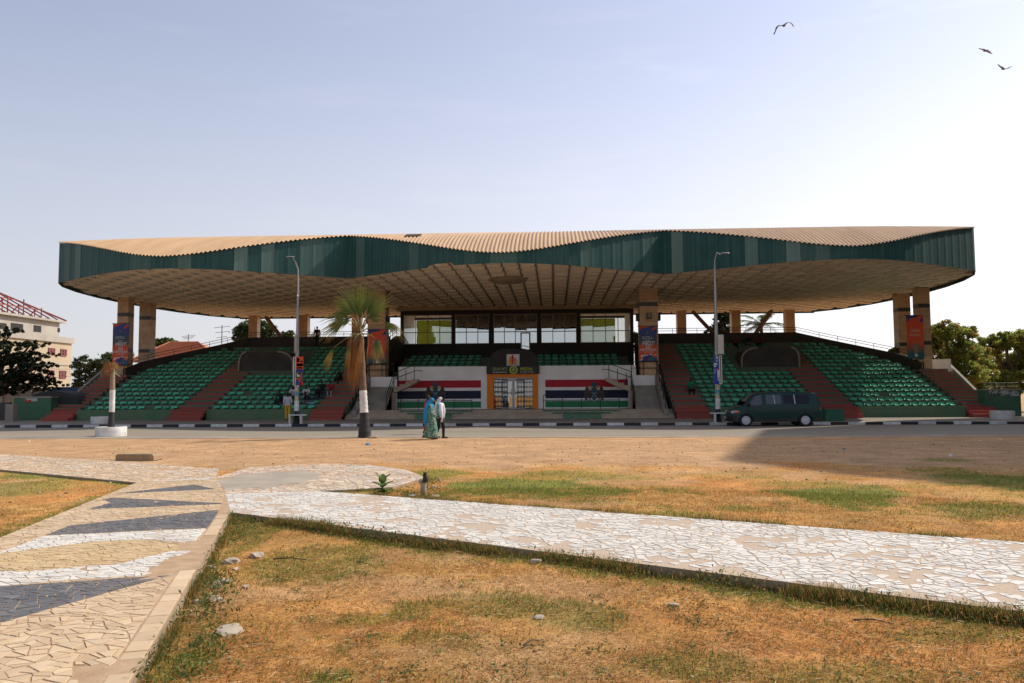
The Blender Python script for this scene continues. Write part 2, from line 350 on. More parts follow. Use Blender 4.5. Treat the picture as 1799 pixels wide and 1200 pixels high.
# ================================================================== MOSAIC PATHS
def cut(P, p, d):
    """split convex polygon P by the line through p along d"""
    n = (-d[1], d[0]); s = [(q[0]-p[0])*n[0]+(q[1]-p[1])*n[1] for q in P]; A, B = [], []
    for i in range(len(P)):
        j = (i+1) % len(P)
        if s[i] >= 0: A.append(P[i])
        if s[i] <= 0: B.append(P[i])
        if s[i]*s[j] < 0:
            t = s[i]/(s[i]-s[j]); q = (P[i][0]+(P[j][0]-P[i][0])*t, P[i][1]+(P[j][1]-P[i][1])*t); A.append(q); B.append(q)
    return A, B
def parea(P): return .5*sum(P[i][0]*P[(i+1) % len(P)][1]-P[(i+1) % len(P)][0]*P[i][1] for i in range(len(P)))
def cent(P): return (sum(q[0] for q in P)/len(P), sum(q[1] for q in P)/len(P))
def crack(P, a, out):
    st = [P]
    while st:
        P = st.pop()
        if len(P) < 3: continue
        ar = abs(parea(P))
        if ar < 1e-4: continue
        if ar < a*random.uniform(.55, 1.7): out.append(P); continue
        c = cent(P); L = [(math.hypot(P[i][0]-P[i-1][0], P[i][1]-P[i-1][1]), i) for i in range(len(P))]
        # cut across the longest extent
        far = max(((q, r) for q in P for r in P), key=lambda t: (t[0][0]-t[1][0])**2+(t[0][1]-t[1][1])**2)
        dx, dy = far[1][0]-far[0][0], far[1][1]-far[0][1]; an = math.atan2(dy, dx)+math.pi/2+random.gauss(0, .42)
        t = random.uniform(-.16, .16); p = (c[0]+dx*t, c[1]+dy*t)
        st += list(cut(P, p, (math.cos(an), math.sin(an))))
    return out
def shards(P, a, out):
    """irregular cells from scattered seeds, each broken once or twice"""
    xs_ = [q[0] for q in P]; ys_ = [q[1] for q in P]; x0, x1, y0, y1 = min(xs_), max(xs_), min(ys_), max(ys_); s = math.sqrt(a*3.2); nx_, ny_ = int((x1-x0)/s)+2, int((y1-y0)/s)+2; sd = {}
    for i in range(-2, nx_+2):
        for j in range(-2, ny_+2): sd[i, j] = (x0+(i+random.uniform(0, 1))*s, y0+(j+random.uniform(0, 1))*s)
    for (i, j), p in sd.items():
        if not (-1 <= i <= nx_ and -1 <= j <= ny_): continue
        Q = [(p[0]-2.5*s, p[1]-2.5*s), (p[0]+2.5*s, p[1]-2.5*s), (p[0]+2.5*s, p[1]+2.5*s), (p[0]-2.5*s, p[1]+2.5*s)]
        for di in (-2, -1, 0, 1, 2):
            for dj in (-2, -1, 0, 1, 2):
                q = sd.get((i+di, j+dj))
                if q is None or q == p: continue
                d = (q[0]-p[0], q[1]-p[1]); m = ((p[0]+q[0])/2, (p[1]+q[1])/2)
                A, B = cut(Q, m, (-d[1], d[0]))
                Q = A if len(A) > 2 and sum((v[0]-m[0])*d[0]+(v[1]-m[1])*d[1] for v in A) <= 0 else B
                if len(Q) < 3: break
            if len(Q) < 3: break
        if len(Q) < 3: continue
        for k in range(len(P)):
            u, v = P[k], P[(k+1) % len(P)]
            if len(Q) > 2: Q, _ = cut(Q, u, (v[0]-u[0], v[1]-u[1]))
        if len(Q) > 2 and abs(parea(Q)) > a*.04: crack(Q, a, out)
    return out
def inset(P, g):
    if parea(P) < 0: P = P[::-1]
    Q = list(P)
    for i in range(len(P)):
        a, b = P[i], P[(i+1) % len(P)]; d = (b[0]-a[0], b[1]-a[1]); l = math.hypot(*d)
        if l < 1e-5: continue
        gg = g*random.uniform(.4, 1.7); Q, _ = cut(Q, (a[0]-d[1]/l*gg, a[1]+d[0]/l*gg), d)
        if len(Q) < 3: return None
    return Q
def ccw(P): return P if parea(P) > 0 else P[::-1]
m_grout = pm('mosaic grout', (.34, .215, .12), (.43, .30, .18), 6, .9, bump=.4, bscale=60)
m_grout2 = pm('pebble grout', (.52, .40, .295), (.36, .27, .19), 55, .9, bump=.5, bscale=70, detail=3)
m_cream = pm('cream tile', (.50, .35, .20), (.57, .43, .27), 2.2, .55, rnd=.13, island=.13, bump=.06, bscale=30)
m_sand = pm('sand tile', (.50, .34, .165), (.56, .41, .225), 2.2, .55, rnd=.1, island=.1, bump=.06, bscale=30)
m_white = pm('white tile', (.58, .545, .48), (.66, .62, .545), 2.2, .5, rnd=.1, island=.1, bump=.05, bscale=30)
m_dark = pm('dark grey tile', (.10, .098, .10), (.135, .128, .125), 2.5, .5, rnd=.16, island=.16, bump=.05, bscale=30)
m_chip = pm('mixed tile', (.55, .37, .23), (.54, .49, .41), .9, .6, rnd=.2, island=.22)
m_slabside = pm('path side concrete', (.33, .255, .17), (.24, .18, .115), 3, .9, bump=.4, bscale=30)
def dirty(m, c, sc=.9, k=.6):
    """earth trodden over the paving: broad stains over the tile colour"""
    n = m.node_tree; L = n.links.new; b = n.nodes['Principled BSDF']; src = b.inputs['Base Color'].links[0].from_socket; tc = n.nodes.new('ShaderNodeTexCoord')
    q = n.nodes.new('ShaderNodeTexNoise'); q.inputs['Scale'].default_value = sc; q.inputs['Detail'].default_value = 9; q.inputs['Roughness'].default_value = .68; L(tc.outputs['Object'], q.inputs[0])
    r = n.nodes.new('ShaderNodeMapRange'); r.inputs[1].default_value = .5; r.inputs[2].default_value = .8; r.inputs[4].default_value = k; L(q.outputs[0], r.inputs[0])
    x = n.nodes.new('ShaderNodeMix'); x.data_type = 'RGBA'; L(r.outputs[0], x.inputs[0]); L(src, x.inputs[6]); x.inputs[7].default_value = (*c, 1); L(x.outputs[2], b.inputs['Base Color'])
for m_ in (m_cream, m_sand, m_white, m_chip): dirty(m_, (.40, .29, .18), .9, .5)
dirty(m_dark, (.24, .18, .12), 1.1, .5)
TM = {'c': m_cream, 's': m_sand, 'w': m_white, 'd': m_dark, 'm': m_chip}
def lay(slab, tiles, limit=300):
    """tiles: (poly, kind); the nearest and largest become objects, the rest one part of kind stuff"""
    sc = sorted(tiles, key=lambda t: -abs(parea(t[0]))/max(4., math.hypot(*cent(t[0])))**3*(1 if abs(cent(t[0])[0]) < .75*cent(t[0])[1]+.5 else .001))
    rest = {}
    for i, (P, k) in enumerate(sc):
        P = ccw(P); h = TOPZ+.005+random.uniform(-.002, .002)
        if i < limit:
            t = [random.uniform(-.004, .004) for _ in P]; n = len(P); c = cent(P)
            v = [((c[0]+(a-c[0])*.97), (c[1]+(b-c[1])*.97), h+random.uniform(-.001, .001)) for a, b in P]+[(a, b, h-.0025) for a, b in P]+[(a, b, TOPZ-.004) for a, b in P]
            f = [tuple(range(n))]+[(n+j, n+(j+1) % n, (j+1) % n, j) for j in range(n)]+[(2*n+j, 2*n+(j+1) % n, n+(j+1) % n, n+j) for j in range(n)]
            MB().add(v, f).build('tile', TM[k], slab, fix=False)
        else:
            mb = rest.setdefault(k, MB()); n = len(P)
            mb.add([(a, b, h) for a, b in P]+[(a, b, TOPZ-.004) for a, b in P], [tuple(range(n))]+[(n+j, n+(j+1) % n, (j+1) % n, j) for j in range(n)])
    if rest:
        ks = list(rest); mb = MB()
        for j, k in enumerate(ks): mb.add(rest[k].v, rest[k].f, j)
        stuff(mb.build('tile_field', [TM[k] for k in ks], slab, fix=False))
def slab(name, P, mats):
    mb = MB(); P = ccw(P); n = len(P)
    mb.add([(a, b, -.15) for a, b in P]+[(a, b, TOPZ) for a, b in P], [tuple(range(n, 2*n))], 0)
    mb.add([(a, b, -.15) for a, b in P]+[(a, b, TOPZ) for a, b in P], [(i, (i+1) % n, n+(i+1) % n, n+i) for i in range(n)], 1)
    return struct(mb.build(name, mats, fix=False))
# -- main path with painted zones
zt = lambda *a: [tuple(gr(0+x/2.728, 760+y/2.728, TOPZ).xy) for x, y in a]
ZON = [('d', zt((-900, 800), (0, 740), (820, 683), (0, 915), (-900, 1200))),
       ('s', zt((-500, 620), (0, 580), (420, 527), (690, 514), (910, 546), (560, 632), (90, 668), (-400, 650))),
       ('w', zt((-900, 770), (-300, 590), (0, 648), (90, 668), (560, 632), (910, 546), (945, 570), (875, 610), (868, 676), (400, 703), (0, 738))),
       ('d', zt((213, 494), (330, 447), (1075, 368), (1045, 402), (995, 458))),
       ('w', zt((-500, 680), (0, 575), (213, 496), (990, 461), (930, 530), (690, 513), (420, 526), (0, 580))),
       ('d', zt((412, 369), (532, 336), (488, 320), (545, 313), (1112, 342))),
       ('d', zt((545, 294), (928, 250), (1035, 272))),
       ('w', zt((600, 240), (900, 205), (1050, 200), (1000, 225)))]
ms = slab('path', MAIN, [m_grout, m_slabside])
A, B = Vector(MAIN[0]), Vector(J[0]); e = (B-A).normalized(); nl = Vector((-e.y, e.x))
inner = [tuple(A+nl*.17), tuple(B+nl*.17-e*.02)]+[MAIN[2], MAIN[3], MAIN[4], MAIN[5]]
tl = shards(ccw(inner), .0115, [])
for k, Z in ZON:
    for i in range(len(Z)):
        a, b = Z[i], Z[(i+1) % len(Z)]; d = (b[0]-a[0], b[1]-a[1]); l2 = d[0]**2+d[1]**2; nw = []
        for P in tl:
            c = cent(P); t = ((c[0]-a[0])*d[0]+(c[1]-a[1])*d[1])/l2
            if -.01 < t < 1.01 and abs((c[0]-a[0])*d[1]-(c[1]-a[1])*d[0])/math.sqrt(l2) < .3: nw += [q for q in cut(P, a, d) if len(q) > 2 and abs(parea(q)) > 6e-4]
            else: nw.append(P)
        tl = nw
tiles = []
holes = [(gr(338, 985, TOPZ), .30, .8), (gr(175, 1185, TOPZ), .22, .16), (gr(352, 955, TOPZ), .2, .4)]
for P in tl:
    c = cent(P)
    if random.random() < .012: continue
    if any(((c[0]-h.x)/rx)**2+((c[1]-h.y)/ry)**2 < random.uniform(.7, 1.2) for h, rx, ry in holes): continue
    k = next((k for k, Z in ZON if inpoly(np.array([c[0]]), np.array([c[1]]), Z)[0]), 'c')
    Q = inset(P, .0055)
    if Q and abs(parea(Q)) > 4e-4: tiles.append((Q, k))
t = 0.
while t < (B-A).length-.4:
    l = random.uniform(.16, .42); p = A+e*t; q = A+e*min(t+l-.012, (B-A).length)
    if not any(((p.x-h.x)/rx)**2+((p.y-h.y)/ry)**2 < 1.6 for h, rx, ry in holes):
        tiles.append(([tuple(p+nl*.012), tuple(q+nl*.012), tuple(q+nl*.155), tuple(p+nl*.155)], 'c'))
    t += l
lay(ms, tiles)
# -- white broken-tile path to the right
rs = slab('path', RPATH, [m_grout2, m_slabside])
tiles = []
for P in shards(ccw(RPATH), .0165, []):
    c = cent(P); w = float(fbm(np.array([c[0]*2.3]), np.array([c[1]*2.3]), 3)[0])
    if w > .60+random.uniform(-.08, .1) and random.random() < .8: continue
    if segd(c[0], c[1], J[0], (9.9, 2.70)) < .12 and random.random() < .6: continue
    Q = inset(P, .009)
    if Q and abs(parea(Q)) > 1e-3: tiles.append((Q, 'w'))
lay(rs, tiles)
# -- plaza and the branch to the left
for Pn, bare in ((PLAZA, True), (LPATH, False)):
    sl_ = slab('path', Pn, [m_grout, m_slabside]); tiles = []
    cc = gr(470, 842, TOPZ)
    for P in shards(ccw(Pn), .026, []):
        c = cent(P)
        if bare and ((c[0]-cc.x)/1.05)**2+((c[1]-cc.y)/1.9)**2 < random.uniform(.7, 1.2): continue
        Q = inset(P, .012)
        if Q and abs(parea(Q)) > 1e-3: tiles.append((Q, 'm' if bare or random.random() < .5 else 'c'))
    if bare:
        m_scr = pm('cement screed', (.37, .31, .235), (.29, .245, .19), 1.4, .9, bump=.3, bscale=30)
        MB().add([(cc.x+1.1*math.cos(a*.1745)*(.92+.13*math.sin(a*2.1)+.10*math.sin(a*.9+1)), cc.y+1.95*math.sin(a*.1745)*(.9+.14*math.sin(a*1.7)), TOPZ+.004) for a in range(36)], [tuple(range(36))]).build('cement_patch', m_scr, sl_, fix=False)
    lay(sl_, tiles, 200)
# ================================================================== GRANDSTAND
GX = -3.0
G = thing('grandstand', 'long concrete grandstand with a wavy teal edged roof, green seats and red aisle steps', 'grandstand', (GX, 58, 0))
m_roof = pm('roof sheet', (.50, .32, .165), (.42, .255, .125), .6, .55, spec=.5, stretch=(3, .25, 1), detail=7)
m_soff = pm('soffit slat', (.74, .65, .53), (.64, .56, .455), .5, .9, island=.09, detail=6)
m_soffb = pm('soffit recess', (.40, .33, .25), (.34, .28, .21), .8, .95)
m_fasdark = pm('fascia back', (.03, .04, .038), (.022, .03, .028), 1, .7)
m_conc = pm('grey concrete', (.30, .27, .225), (.21, .19, .155), 1.5, .9, bump=.3, bscale=18, detail=8)
m_beige = pm('beige terrazzo', (.44, .345, .245), (.33, .26, .185), 1.2, .85, bump=.2, bscale=20, detail=8)
m_white = pm('white wall paint', (.84, .82, .78), (.72, .70, .66), .9, .85, bump=.1, bscale=20, detail=8)
m_dkwall = pm('dark charcoal wall', (.040, .037, .034), (.028, .026, .024), .7, .85, detail=7)
m_vom = pm('dark grey plaster', (.065, .06, .054), (.042, .039, .036), 1.0, .9, detail=8)
m_tier = pm('worn green tier paint', (.075, .125, .075), (.13, .13, .095), 1.3, .9, lo=.4, hi=.7, detail=9, bump=.2, bscale=20)
m_front = pm('green wall paint', (.075, .155, .08), (.12, .165, .095), 1.1, .85, lo=.35, hi=.75, detail=9, stretch=(1, 1, .5), bump=.15, bscale=20)
m_red = pm('red step paint', (.34, .062, .046), (.23, .075, .055), 2.0, .85, lo=.4, hi=.7, detail=9, rnd=.12)
m_tread = pm('worn red tread', (.30, .085, .06), (.20, .10, .075), 2.2, .9, lo=.38, hi=.62, detail=9)
m_seat = pm('green seat plastic', (.055, .44, .255), (.045, .31, .175), 1.2, .42, spec=.5, rnd=.28, island=.28, c3=(.05, .38, .215))
m_blk = pm('black metal', (.012, .012, .012), (.02, .019, .018), 8, .5)
m_marb = pm('tan marble cladding', (.50, .315, .16), (.36, .22, .11), 1.1, .45, rnd=.14, detail=9, stretch=(1, 1, 1.6), c3=(.45, .30, .17))
m_band = pm('dark stone band', (.03, .036, .03), (.05, .055, .045), 3, .4)
m_core = pm('column core', (.16, .115, .07), None, 2, .9)
def fascia_mat():
    m = pm('teal fascia sheet', (.010, .055, .053), (.014, .068, .064), 1.2, .6, spec=.22, detail=8); n = m.node_tree; L = n.links.new
    b = n.nodes['Principled BSDF']; src = b.inputs['Base Color'].links[0].from_socket
    oi = n.nodes.new('ShaderNodeObjectInfo'); tc = n.nodes.new('ShaderNodeTexCoord')
    mp = n.nodes.new('ShaderNodeMapping'); mp.inputs['Scale'].default_value = (7, 7, .10); L(tc.outputs['Object'], mp.inputs[0])
    q = n.nodes.new('ShaderNodeTexNoise'); q.inputs['Scale'].default_value = 1.; q.inputs['Detail'].default_value = 8; q.inputs['Roughness'].default_value = .7; L(mp.outputs[0], q.inputs[0])
    pw = n.nodes.new('ShaderNodeMath'); pw.operation = 'POWER'; L(oi.outputs['Random'], pw.inputs[0]); pw.inputs[1].default_value = 7
    sr = n.nodes.new('ShaderNodeMapRange'); sr.inputs[1].default_value = .42; sr.inputs[2].default_value = .72; L(q.outputs['Fac'], sr.inputs[0])
    ad = n.nodes.new('ShaderNodeMath'); ad.operation = 'MULTIPLY_ADD'; L(sr.outputs[0], ad.inputs[0]); ad.inputs[1].default_value = .30; L(pw.outputs[0], ad.inputs[2])
    q2 = n.nodes.new('ShaderNodeTexNoise'); q2.inputs['Scale'].default_value = .8; q2.inputs['Detail'].default_value = 9; q2.inputs['Roughness'].default_value = .75; L(mp.outputs[0], q2.inputs[0]); r2 = n.nodes.new('ShaderNodeMapRange'); r2.inputs[1].default_value = .60; r2.inputs[2].default_value = .74; r2.inputs[4].default_value = .45; L(q2.outputs[0], r2.inputs[0]); x2 = n.nodes.new('ShaderNodeMix'); x2.data_type = 'RGBA'; L(r2.outputs[0], x2.inputs[0]); L(src, x2.inputs[6]); x2.inputs[7].default_value = (.10, .052, .028, 1); src = x2.outputs[2]
    mu = n.nodes.new('ShaderNodeMath'); mu.operation = 'MULTIPLY'; mu.use_clamp = True; L(ad.outputs[0], mu.inputs[0]); mu.inputs[1].default_value = .55
    mx = n.nodes.new('ShaderNodeMix'); mx.data_type = 'RGBA'; L(mu.outputs[0], mx.inputs[0]); L(src, mx.inputs[6]); mx.inputs[7].default_value = (.20, .29, .245, 1)
    L(mx.outputs[2], b.inputs['Base Color']); return m
m_fas = fascia_mat()
# ---- plan of the roof
RIM = [(29.3, 50.05), (30.2, 51.9), (30.9, 54.6), (31.3, 57.8), (31.35, 61), (31.05, 65), (30.3, 69), (29.0, 72.6), (27.2, 75.1)]
def lobe(t): t = min(1., abs(t)); a = (12.2-math.sqrt(12.2**2-(10*t)**2))/5.2; return .55*a+.45*.5*(1-math.cos(math.pi*t))
def yfront(u):
    u = abs(u)*(1.012 if u > 20 else 1.)
    if u <= 10: return 44.6+5.2*lobe(u/10)
    if u <= 29.3: return 44.85+(5.2 if u > 19.65 else 4.95)*lobe((u-19.65)/9.65)
    return float(np.interp(u, [q[0] for q in RIM[:5]], [q[1] for q in RIM[:5]]))
def yback(u):
    u = abs(u)*(1.012 if u > 20 else 1.); return 75.1 if u < 27.2 else float(np.interp(-u, [-q[0] for q in RIM[4:]], [q[1] for q in RIM[4:]]))
def ztop(u, y):
    z = 10.1+.5*(y-45)-.025*max(0, y-45)**2 if y < 55 else 12.6-.02*(y-55)
    d = min(abs(u-c) for c in (-19.65, 0, 19.65)); z -= .20*max(0, (abs(u)-22)/9)**1.5; return z-.10*max(0, 1-d/4)*max(0, 1-(y-45)/5)
SB = 9.23
RIB = .236; cols = []; u = -31.3
while u < 30.92: cols.append(u); u += RIB/4
NR = 22; V = []; F = []
for i, u in enumerate(cols):
    a, b = yfront(u)-.12, yback(u); off = (0, .07, .07, 0)[i % 4]
    for j in range(NR):
        t = j/(NR-1); y = a+(b-a)*t**1.7; V.append((u+GX, y, ztop(u, max(y, 44.5))+off+.05))
V = np.array(V); k = np.arange(len(cols)*NR).reshape(len(cols), NR)
F = np.stack([k[:-1, :-1], k[1:, :-1], k[1:, 1:], k[:-1, 1:]], -1).reshape(-1, 4)
roof = ob('roof', np_mesh('roof', V, F, m_roof), G)
# ---- fascia panels round the edge
bd = [(-u, y) for u, y in RIM[::-1]]+[(u, yfront(u)) for u in np.arange(-29.2, 28.86, .05)]+[(u/1.012, y) for u, y in RIM]
bd = np.array(bd); sl_ = np.concatenate([[0], np.cumsum(np.hypot(*np.diff(bd, axis=0).T))])
def bpt(s): return np.array([np.interp(s, sl_, bd[:, 0]), np.interp(s, sl_, bd[:, 1])])
s = 0.; PWD = .78; nfas = 0
while s < sl_[-1]-.05:
    e = min(s+PWD, sl_[-1]); mb = MB(); v = []; K = 5
    for j in range(K):
        q = s+.006+(e-s-.012)*j/(K-1); p = bpt(q); d = bpt(min(q+.15, sl_[-1]))-bpt(max(q-.15, 0)); d /= np.hypot(*d); nrm = np.array([d[1], -d[0]])
        lip = .016 if j in (0, K-1) else 0.
        zt_, zb = ztop(p[0], p[1])+.02, SB
        if abs(p[0]+3.55) < .75 and p[1] < 52: zb += .16+.05*j % .1
        for o_ in (lip, -.03):
            w = p+nrm*o_; v += [(w[0]+GX, w[1], zb), (w[0]+GX, w[1], zt_)]
    f = []
    for j in range(K-1):
        a = j*4; f += [(a, a+4, a+5, a+1), (a+3, a+7, a+6, a+2), (a+1, a+5, a+7, a+3), (a, a+2, a+6, a+4)]
    f += [(0, 1, 3, 2), ((K-1)*4, (K-1)*4+2, (K-1)*4+3, (K-1)*4+1)]
    mb.add(v, f).build('fascia_panel', m_fas, roof, fix=True); s = e; nfas += 1
mb = MB(); mb.box(-27.2+GX, 27.2+GX, 75.1, 75.16, SB-.05, 12.2); mb.build('rear_fascia', m_fasdark, roof)
# trim line under the eaves and the open hatch in the sheets
h = atY(722, 416, 48.4); MB().obox((cX(725, 48.5), 48.6, ztop(-8.2, 48.6)+.14), (.95, .75, .05), Matrix.Rotation(.33, 3, 'X')).build('roof_hatch', m_vom, roof)
# ---- soffit
V = []; F = []; us = np.linspace(-31.2, 30.85, 300)
for u in us: a, b = yfront(u)+.04, yback(u)-.04; V += [(u+GX, a, 9.47), (u+GX, b, 9.47)]
F = np.array([(2*i, 2*i+1, 2*i+3, 2*i+2) for i in range(len(us)-1)])
ob('soffit', np_mesh('soffit', np.array(V), F, m_soffb), G)
def inroof(u, y): return -31.2 < u < 30.85 and yfront(u)+.05 < y < yback(u)-.05
mb = MB()
for iu in range(-32, 32):
    for iy in range(34):
        y0 = 44.4+iy*.92; alt = (iu+iy) % 2
        for q in range(4):
            ya, yb = y0+.02+q*.225, y0+.02+q*.225+.205; ua, ub = iu+.05+.05*alt, iu+.95-.05*alt
            if not (inroof(ua, ya) and inroof(ub, ya) and inroof(ua, yb) and inroof(ub, yb)): continue
            z0 = 9.30 if alt else 9.39; ti = .035
            v = [(ua+GX, ya, z0+ti), (ub+GX, ya, z0+ti), (ub+GX, yb, z0), (ua+GX, yb, z0), (ua+GX, ya, 9.46), (ub+GX, ya, 9.46), (ub+GX, yb, 9.46), (ua+GX, yb, 9.46)]
            mb.add(v, [(0, 3, 2, 1), (0, 1, 5, 4), (2, 3, 7, 6), (1, 2, 6, 5), (3, 0, 4, 7)])
stuff(mb.build('soffit_slat', m_soff, G, fix=False))
dc = atZ = None
d_c = (0.0, 51.6)
mb = MB(); mb.lathe([(1.35, .20), (1.35, .06), (1.22, 0), (1.05, -.02), (.98, .03), (.94, .03), (.86, -.03), (.5, -.09), (.02, -.11)], (0, 0, 0), 40)
dm = mb.mesh('soffit_rose', pm('rose plaster', (.38, .30, .215), None, 2, .9), 30)
o = ob('soffit_rose', dm, G, (cX(893, 52)+.0, 52, 9.28)); o.scale = (1, 1.5, 1)
# ---- columns
def column(u, y, w, z0, bands, cap=True, d=None):
    d = d or w
    core = MB().box(u-w/2+.03+GX, u+w/2-.03+GX, y-d/2+.03, y+d/2-.03, z0, 9.46).build('column', m_core, G)
    z = z0; zs = []
    bs = sorted(bands)+[99]
    while z < 9.3:
        nb = next(b for b in bs if b+.3 > z)
        if z < nb <= z+1.15: t = nb
        elif abs(z-nb) < .01: t = nb+.28
        else: t = z+random.uniform(.86, 1.0)
        t = min(t, 9.33); zs.append((z, t, abs(z-nb) < .01)); z = t
        if t >= 9.32: break
    for a, b, isb in zs:
        p = 0.004 if isb else 0
        q = MB().box(u-w/2-p+GX, u+w/2+p+GX, y-d/2-p, y+d/2+p, a+.006, b-.006)
        q.build('cladding_slab', m_band if isb else m_marb, core)
    if cap: MB().box(u-w/2-.02+GX, u+w/2+.02+GX, y-d/2-.02, y+d/2+.02, 9.06, 9.32).build('capital', m_beige, core)
for sg in (-1, 1):
    column(sg*29.75, 59.2, .85, 2.6, [5.2, 7.9], False); column(sg*29.75, 62.5, .92, 2.9, [5.3, 7.95], False)
    column(sg*9.75, 57.3, 1.28, 2.2, [8.0])
    for u in ((14.7, 19.6, 24.45) if sg > 0 else (15.4, 20.4, 25.2)): column(sg*u, 73.6, .82, 5.2, [6.5], False)
m_brace = pm('brown brace timber', (.16, .095, .055), None, 2, .8)
for (x0, y0, x1, y1) in ((467, 557, 502, 603), (1217, 547, 1257, 590), (1356, 546, 1326, 588)):
    MB().bar(atY(x0, y0, 71.5), atY(x1, y1, 70.0), .26).build('brace', m_brace, G)
# ---- terraces
T0, TT, TR, Z0, NT = 52.0, .85, .31, .92, 16
ty = lambda i: T0+TT*i
tz = lambda i: Z0+TR*i
def umax(y): return 29.0 if y < 60.5 else 29.0-5.2*((y-60.5)/6.6)**1.25
AIS = [(10.8, 12.8), (20.1, 22.2)]
for sg in (-1, 1):
    for i in range(NT+1):
        y0 = ty(i); y1 = ty(i+1) if i < NT else 67.6; a, b = 10.75, umax(min(y1, 67))
        x0, x1 = sorted((sg*a, sg*b))
        MB().box(x0+GX, x1+GX, y0, y1+(.02 if i < NT else 0), max(0, tz(i)-.9), tz(i)).build('tier', m_tier, G)
        for (p, q) in AIS:
            if i == 0 or (p > 15 and i > 13): continue
            x0, x1 = sorted((sg*(p+.05), sg*(q-.05)))
            MB().box(x0+GX, x1+GX, y0-.40, y0-.004, tz(i-1)-.01, tz(i-1)+.155).build('step', m_red, G)
    # front wall between the flights
    for (p, q) in ((12.85, 20.05), (22.25, 28.9)):
        x0, x1 = sorted((sg*p, sg*q)); MB().box(x0+GX, x1+GX, T0-.14, T0-.003, .1, Z0+.015).build('front_wall', m_front, G)
    for (p, q) in AIS:
        x0, x1 = sorted((sg*p, sg*q))
        for j in range(3): q = MB().box(x0+GX-.05, x1+GX+.05, 51.0+j*.32, 51.99, .15, .175+.235*(j+1)).build('step', m_red, G); MB().box(x0+GX-.07, x1+GX+.07, 50.96+j*.32, 51.33+j*.32 if j < 2 else 51.985, .176+.235*(j+1), .22+.235*(j+1)).build('tread', m_tread, q)
    # flight at the end of the stand
    x0, x1 = sorted((sg*29.05, sg*31.0))
    for j in range(15):
        a = 51.0+j*.52; sh = .0
        if j < 3: e0, e1 = sorted((sg*28.95, sg*30.8))
        else: e0, e1 = x0, x1
        MB().box(e0+GX, e1+GX, a, 60.6, .15+.215*j, .22+.215*(j+1)).build('step', m_red if j < 3 else m_tier, G)
        if j >= 3: MB().box(e0+GX+.01, e1+GX-.01, a-.012, a-.001, .24+.215*j, .145+.215*(j+1)).build('step_riser', m_red, G)
    # curved wall beside that flight
    mb = MB(); N = 14
    for k in range(N+1):
        t = k/N; y = 53.6+6.6*t; u = sg*(31.35+.55*math.sin(t*1.5)-.0); zz = 1.0+2.9*t**1.15
        mb.v += [(u+GX, y, 0), (u+GX, y, zz), (u+sg*.2+GX, y, zz), (u+sg*.2+GX, y, 0)]
        if k: a = (k-1)*4; mb.f += [(a, a+4, a+5, a+1), (a+1, a+5, a+6, a+2), (a+2, a+6, a+7, a+3)]; mb.m += [0]*3
    mb.build('side_wall', m_conc, G, 30)
    cyl = MB(); K_ = 10; z1_ = 4.2 if sg > 0 else 3.75
    for k in range(K_+1):
        a_ = math.pi*(.95-.75*k/K_); ux, yy_ = 31.0+.95*math.cos(a_), 59.6+1.2*math.sin(a_)-.9*k/K_
        for rr_ in (0, .14): cyl.v += [(sg*(ux-rr_)+GX, yy_, 1.6), (sg*(ux-rr_)+GX, yy_, z1_)]
        if k: b_ = (k-1)*4; cyl.f += [(b_, b_+4, b_+5, b_+1), (b_+2, b_+3, b_+7, b_+6), (b_+1, b_+5, b_+7, b_+3)]; cyl.m += [0]*3
    cyl.f += [(0, 1, 3, 2), (4*K_, 4*K_+2, 4*K_+3, 4*K_+1)]; cyl.m += [0]*2; cyl.build('curved_wall', m_white if sg > 0 else m_conc, G, 40)
    # parapet round the back of the terraces
    pts = [(11.0, 67.55)]+[(u, 67.55) for u in np.linspace(12, 23.2, 12)]
    for y in np.linspace(66.9, 60.6, 12): pts.append((umax(y)+.12, y))
    pts += [(29.15, 59.9), (29.35, 58.6)]; mb = MB(); rl = []
    for k, (u, y) in enumerate(pts):
        zz = 6.85 if u < 23.4 else 6.85-2.55*((67.55-y)/7.6)**.85
        d = Vector((pts[min(k+1, len(pts)-1)][0]-pts[max(k-1, 0)][0], pts[min(k+1, len(pts)-1)][1]-pts[max(k-1, 0)][1])).normalized(); nn = Vector((-d.y, d.x))*.18
        mb.v += [(sg*u+GX, y, 1.5), (sg*u+GX, y, zz), (sg*(u+nn.x)+GX, y+nn.y, zz), (sg*(u+nn.x)+GX, y+nn.y, 1.5)]; rl.append(Vector((sg*(u+nn.x*.5)+GX, y+nn.y*.5, zz)))
        if k: a = (k-1)*4; mb.f += [(a, a+4, a+5, a+1), (a+1, a+5, a+6, a+2), (a+2, a+6, a+7, a+3)]; mb.m += [0]*3
    mb.build('parapet_wall', m_vom, G)
    mb = MB()
    for hh in (.42, .22): mb.tube([p+Vector((0, 0, hh)) for p in rl], .022, 5)
    acc = 0
    for k in range(0, len(rl), 1):
        if k and (rl[k]-rl[k-1]).length+acc < 1.5: acc += (rl[k]-rl[k-1]).length; continue
        acc = 0; mb.tube([rl[k], rl[k]+Vector((0, 0, .43))], .02, 5)
    mb.build('railing', m_blk, G)
    # stairwell block set into the terraces
    a, b = 16.9, 21.1; R_ = .95; prof = []
    for k in range(9): t = k/8*math.pi/2; prof.append((a+R_*1.25*(1-math.cos(t)), 4.25+R_*math.sin(t)*.95))
    for k in range(9): t = (1-k/8)*math.pi/2; prof.append((b-R_*.6*(1-math.cos(t)), 4.25+R_*math.sin(t)*.95))
    poly = [(a, 2.6)]+prof+[(b, 2.6)]
    MB().prism([(sg*u+GX, z) for u, z in poly], 59.9, 64.2, 'y').build('stairwell_block', m_vom, G)
    pr = [Vector((sg*u+GX, 59.86, z)) for u, z in poly]
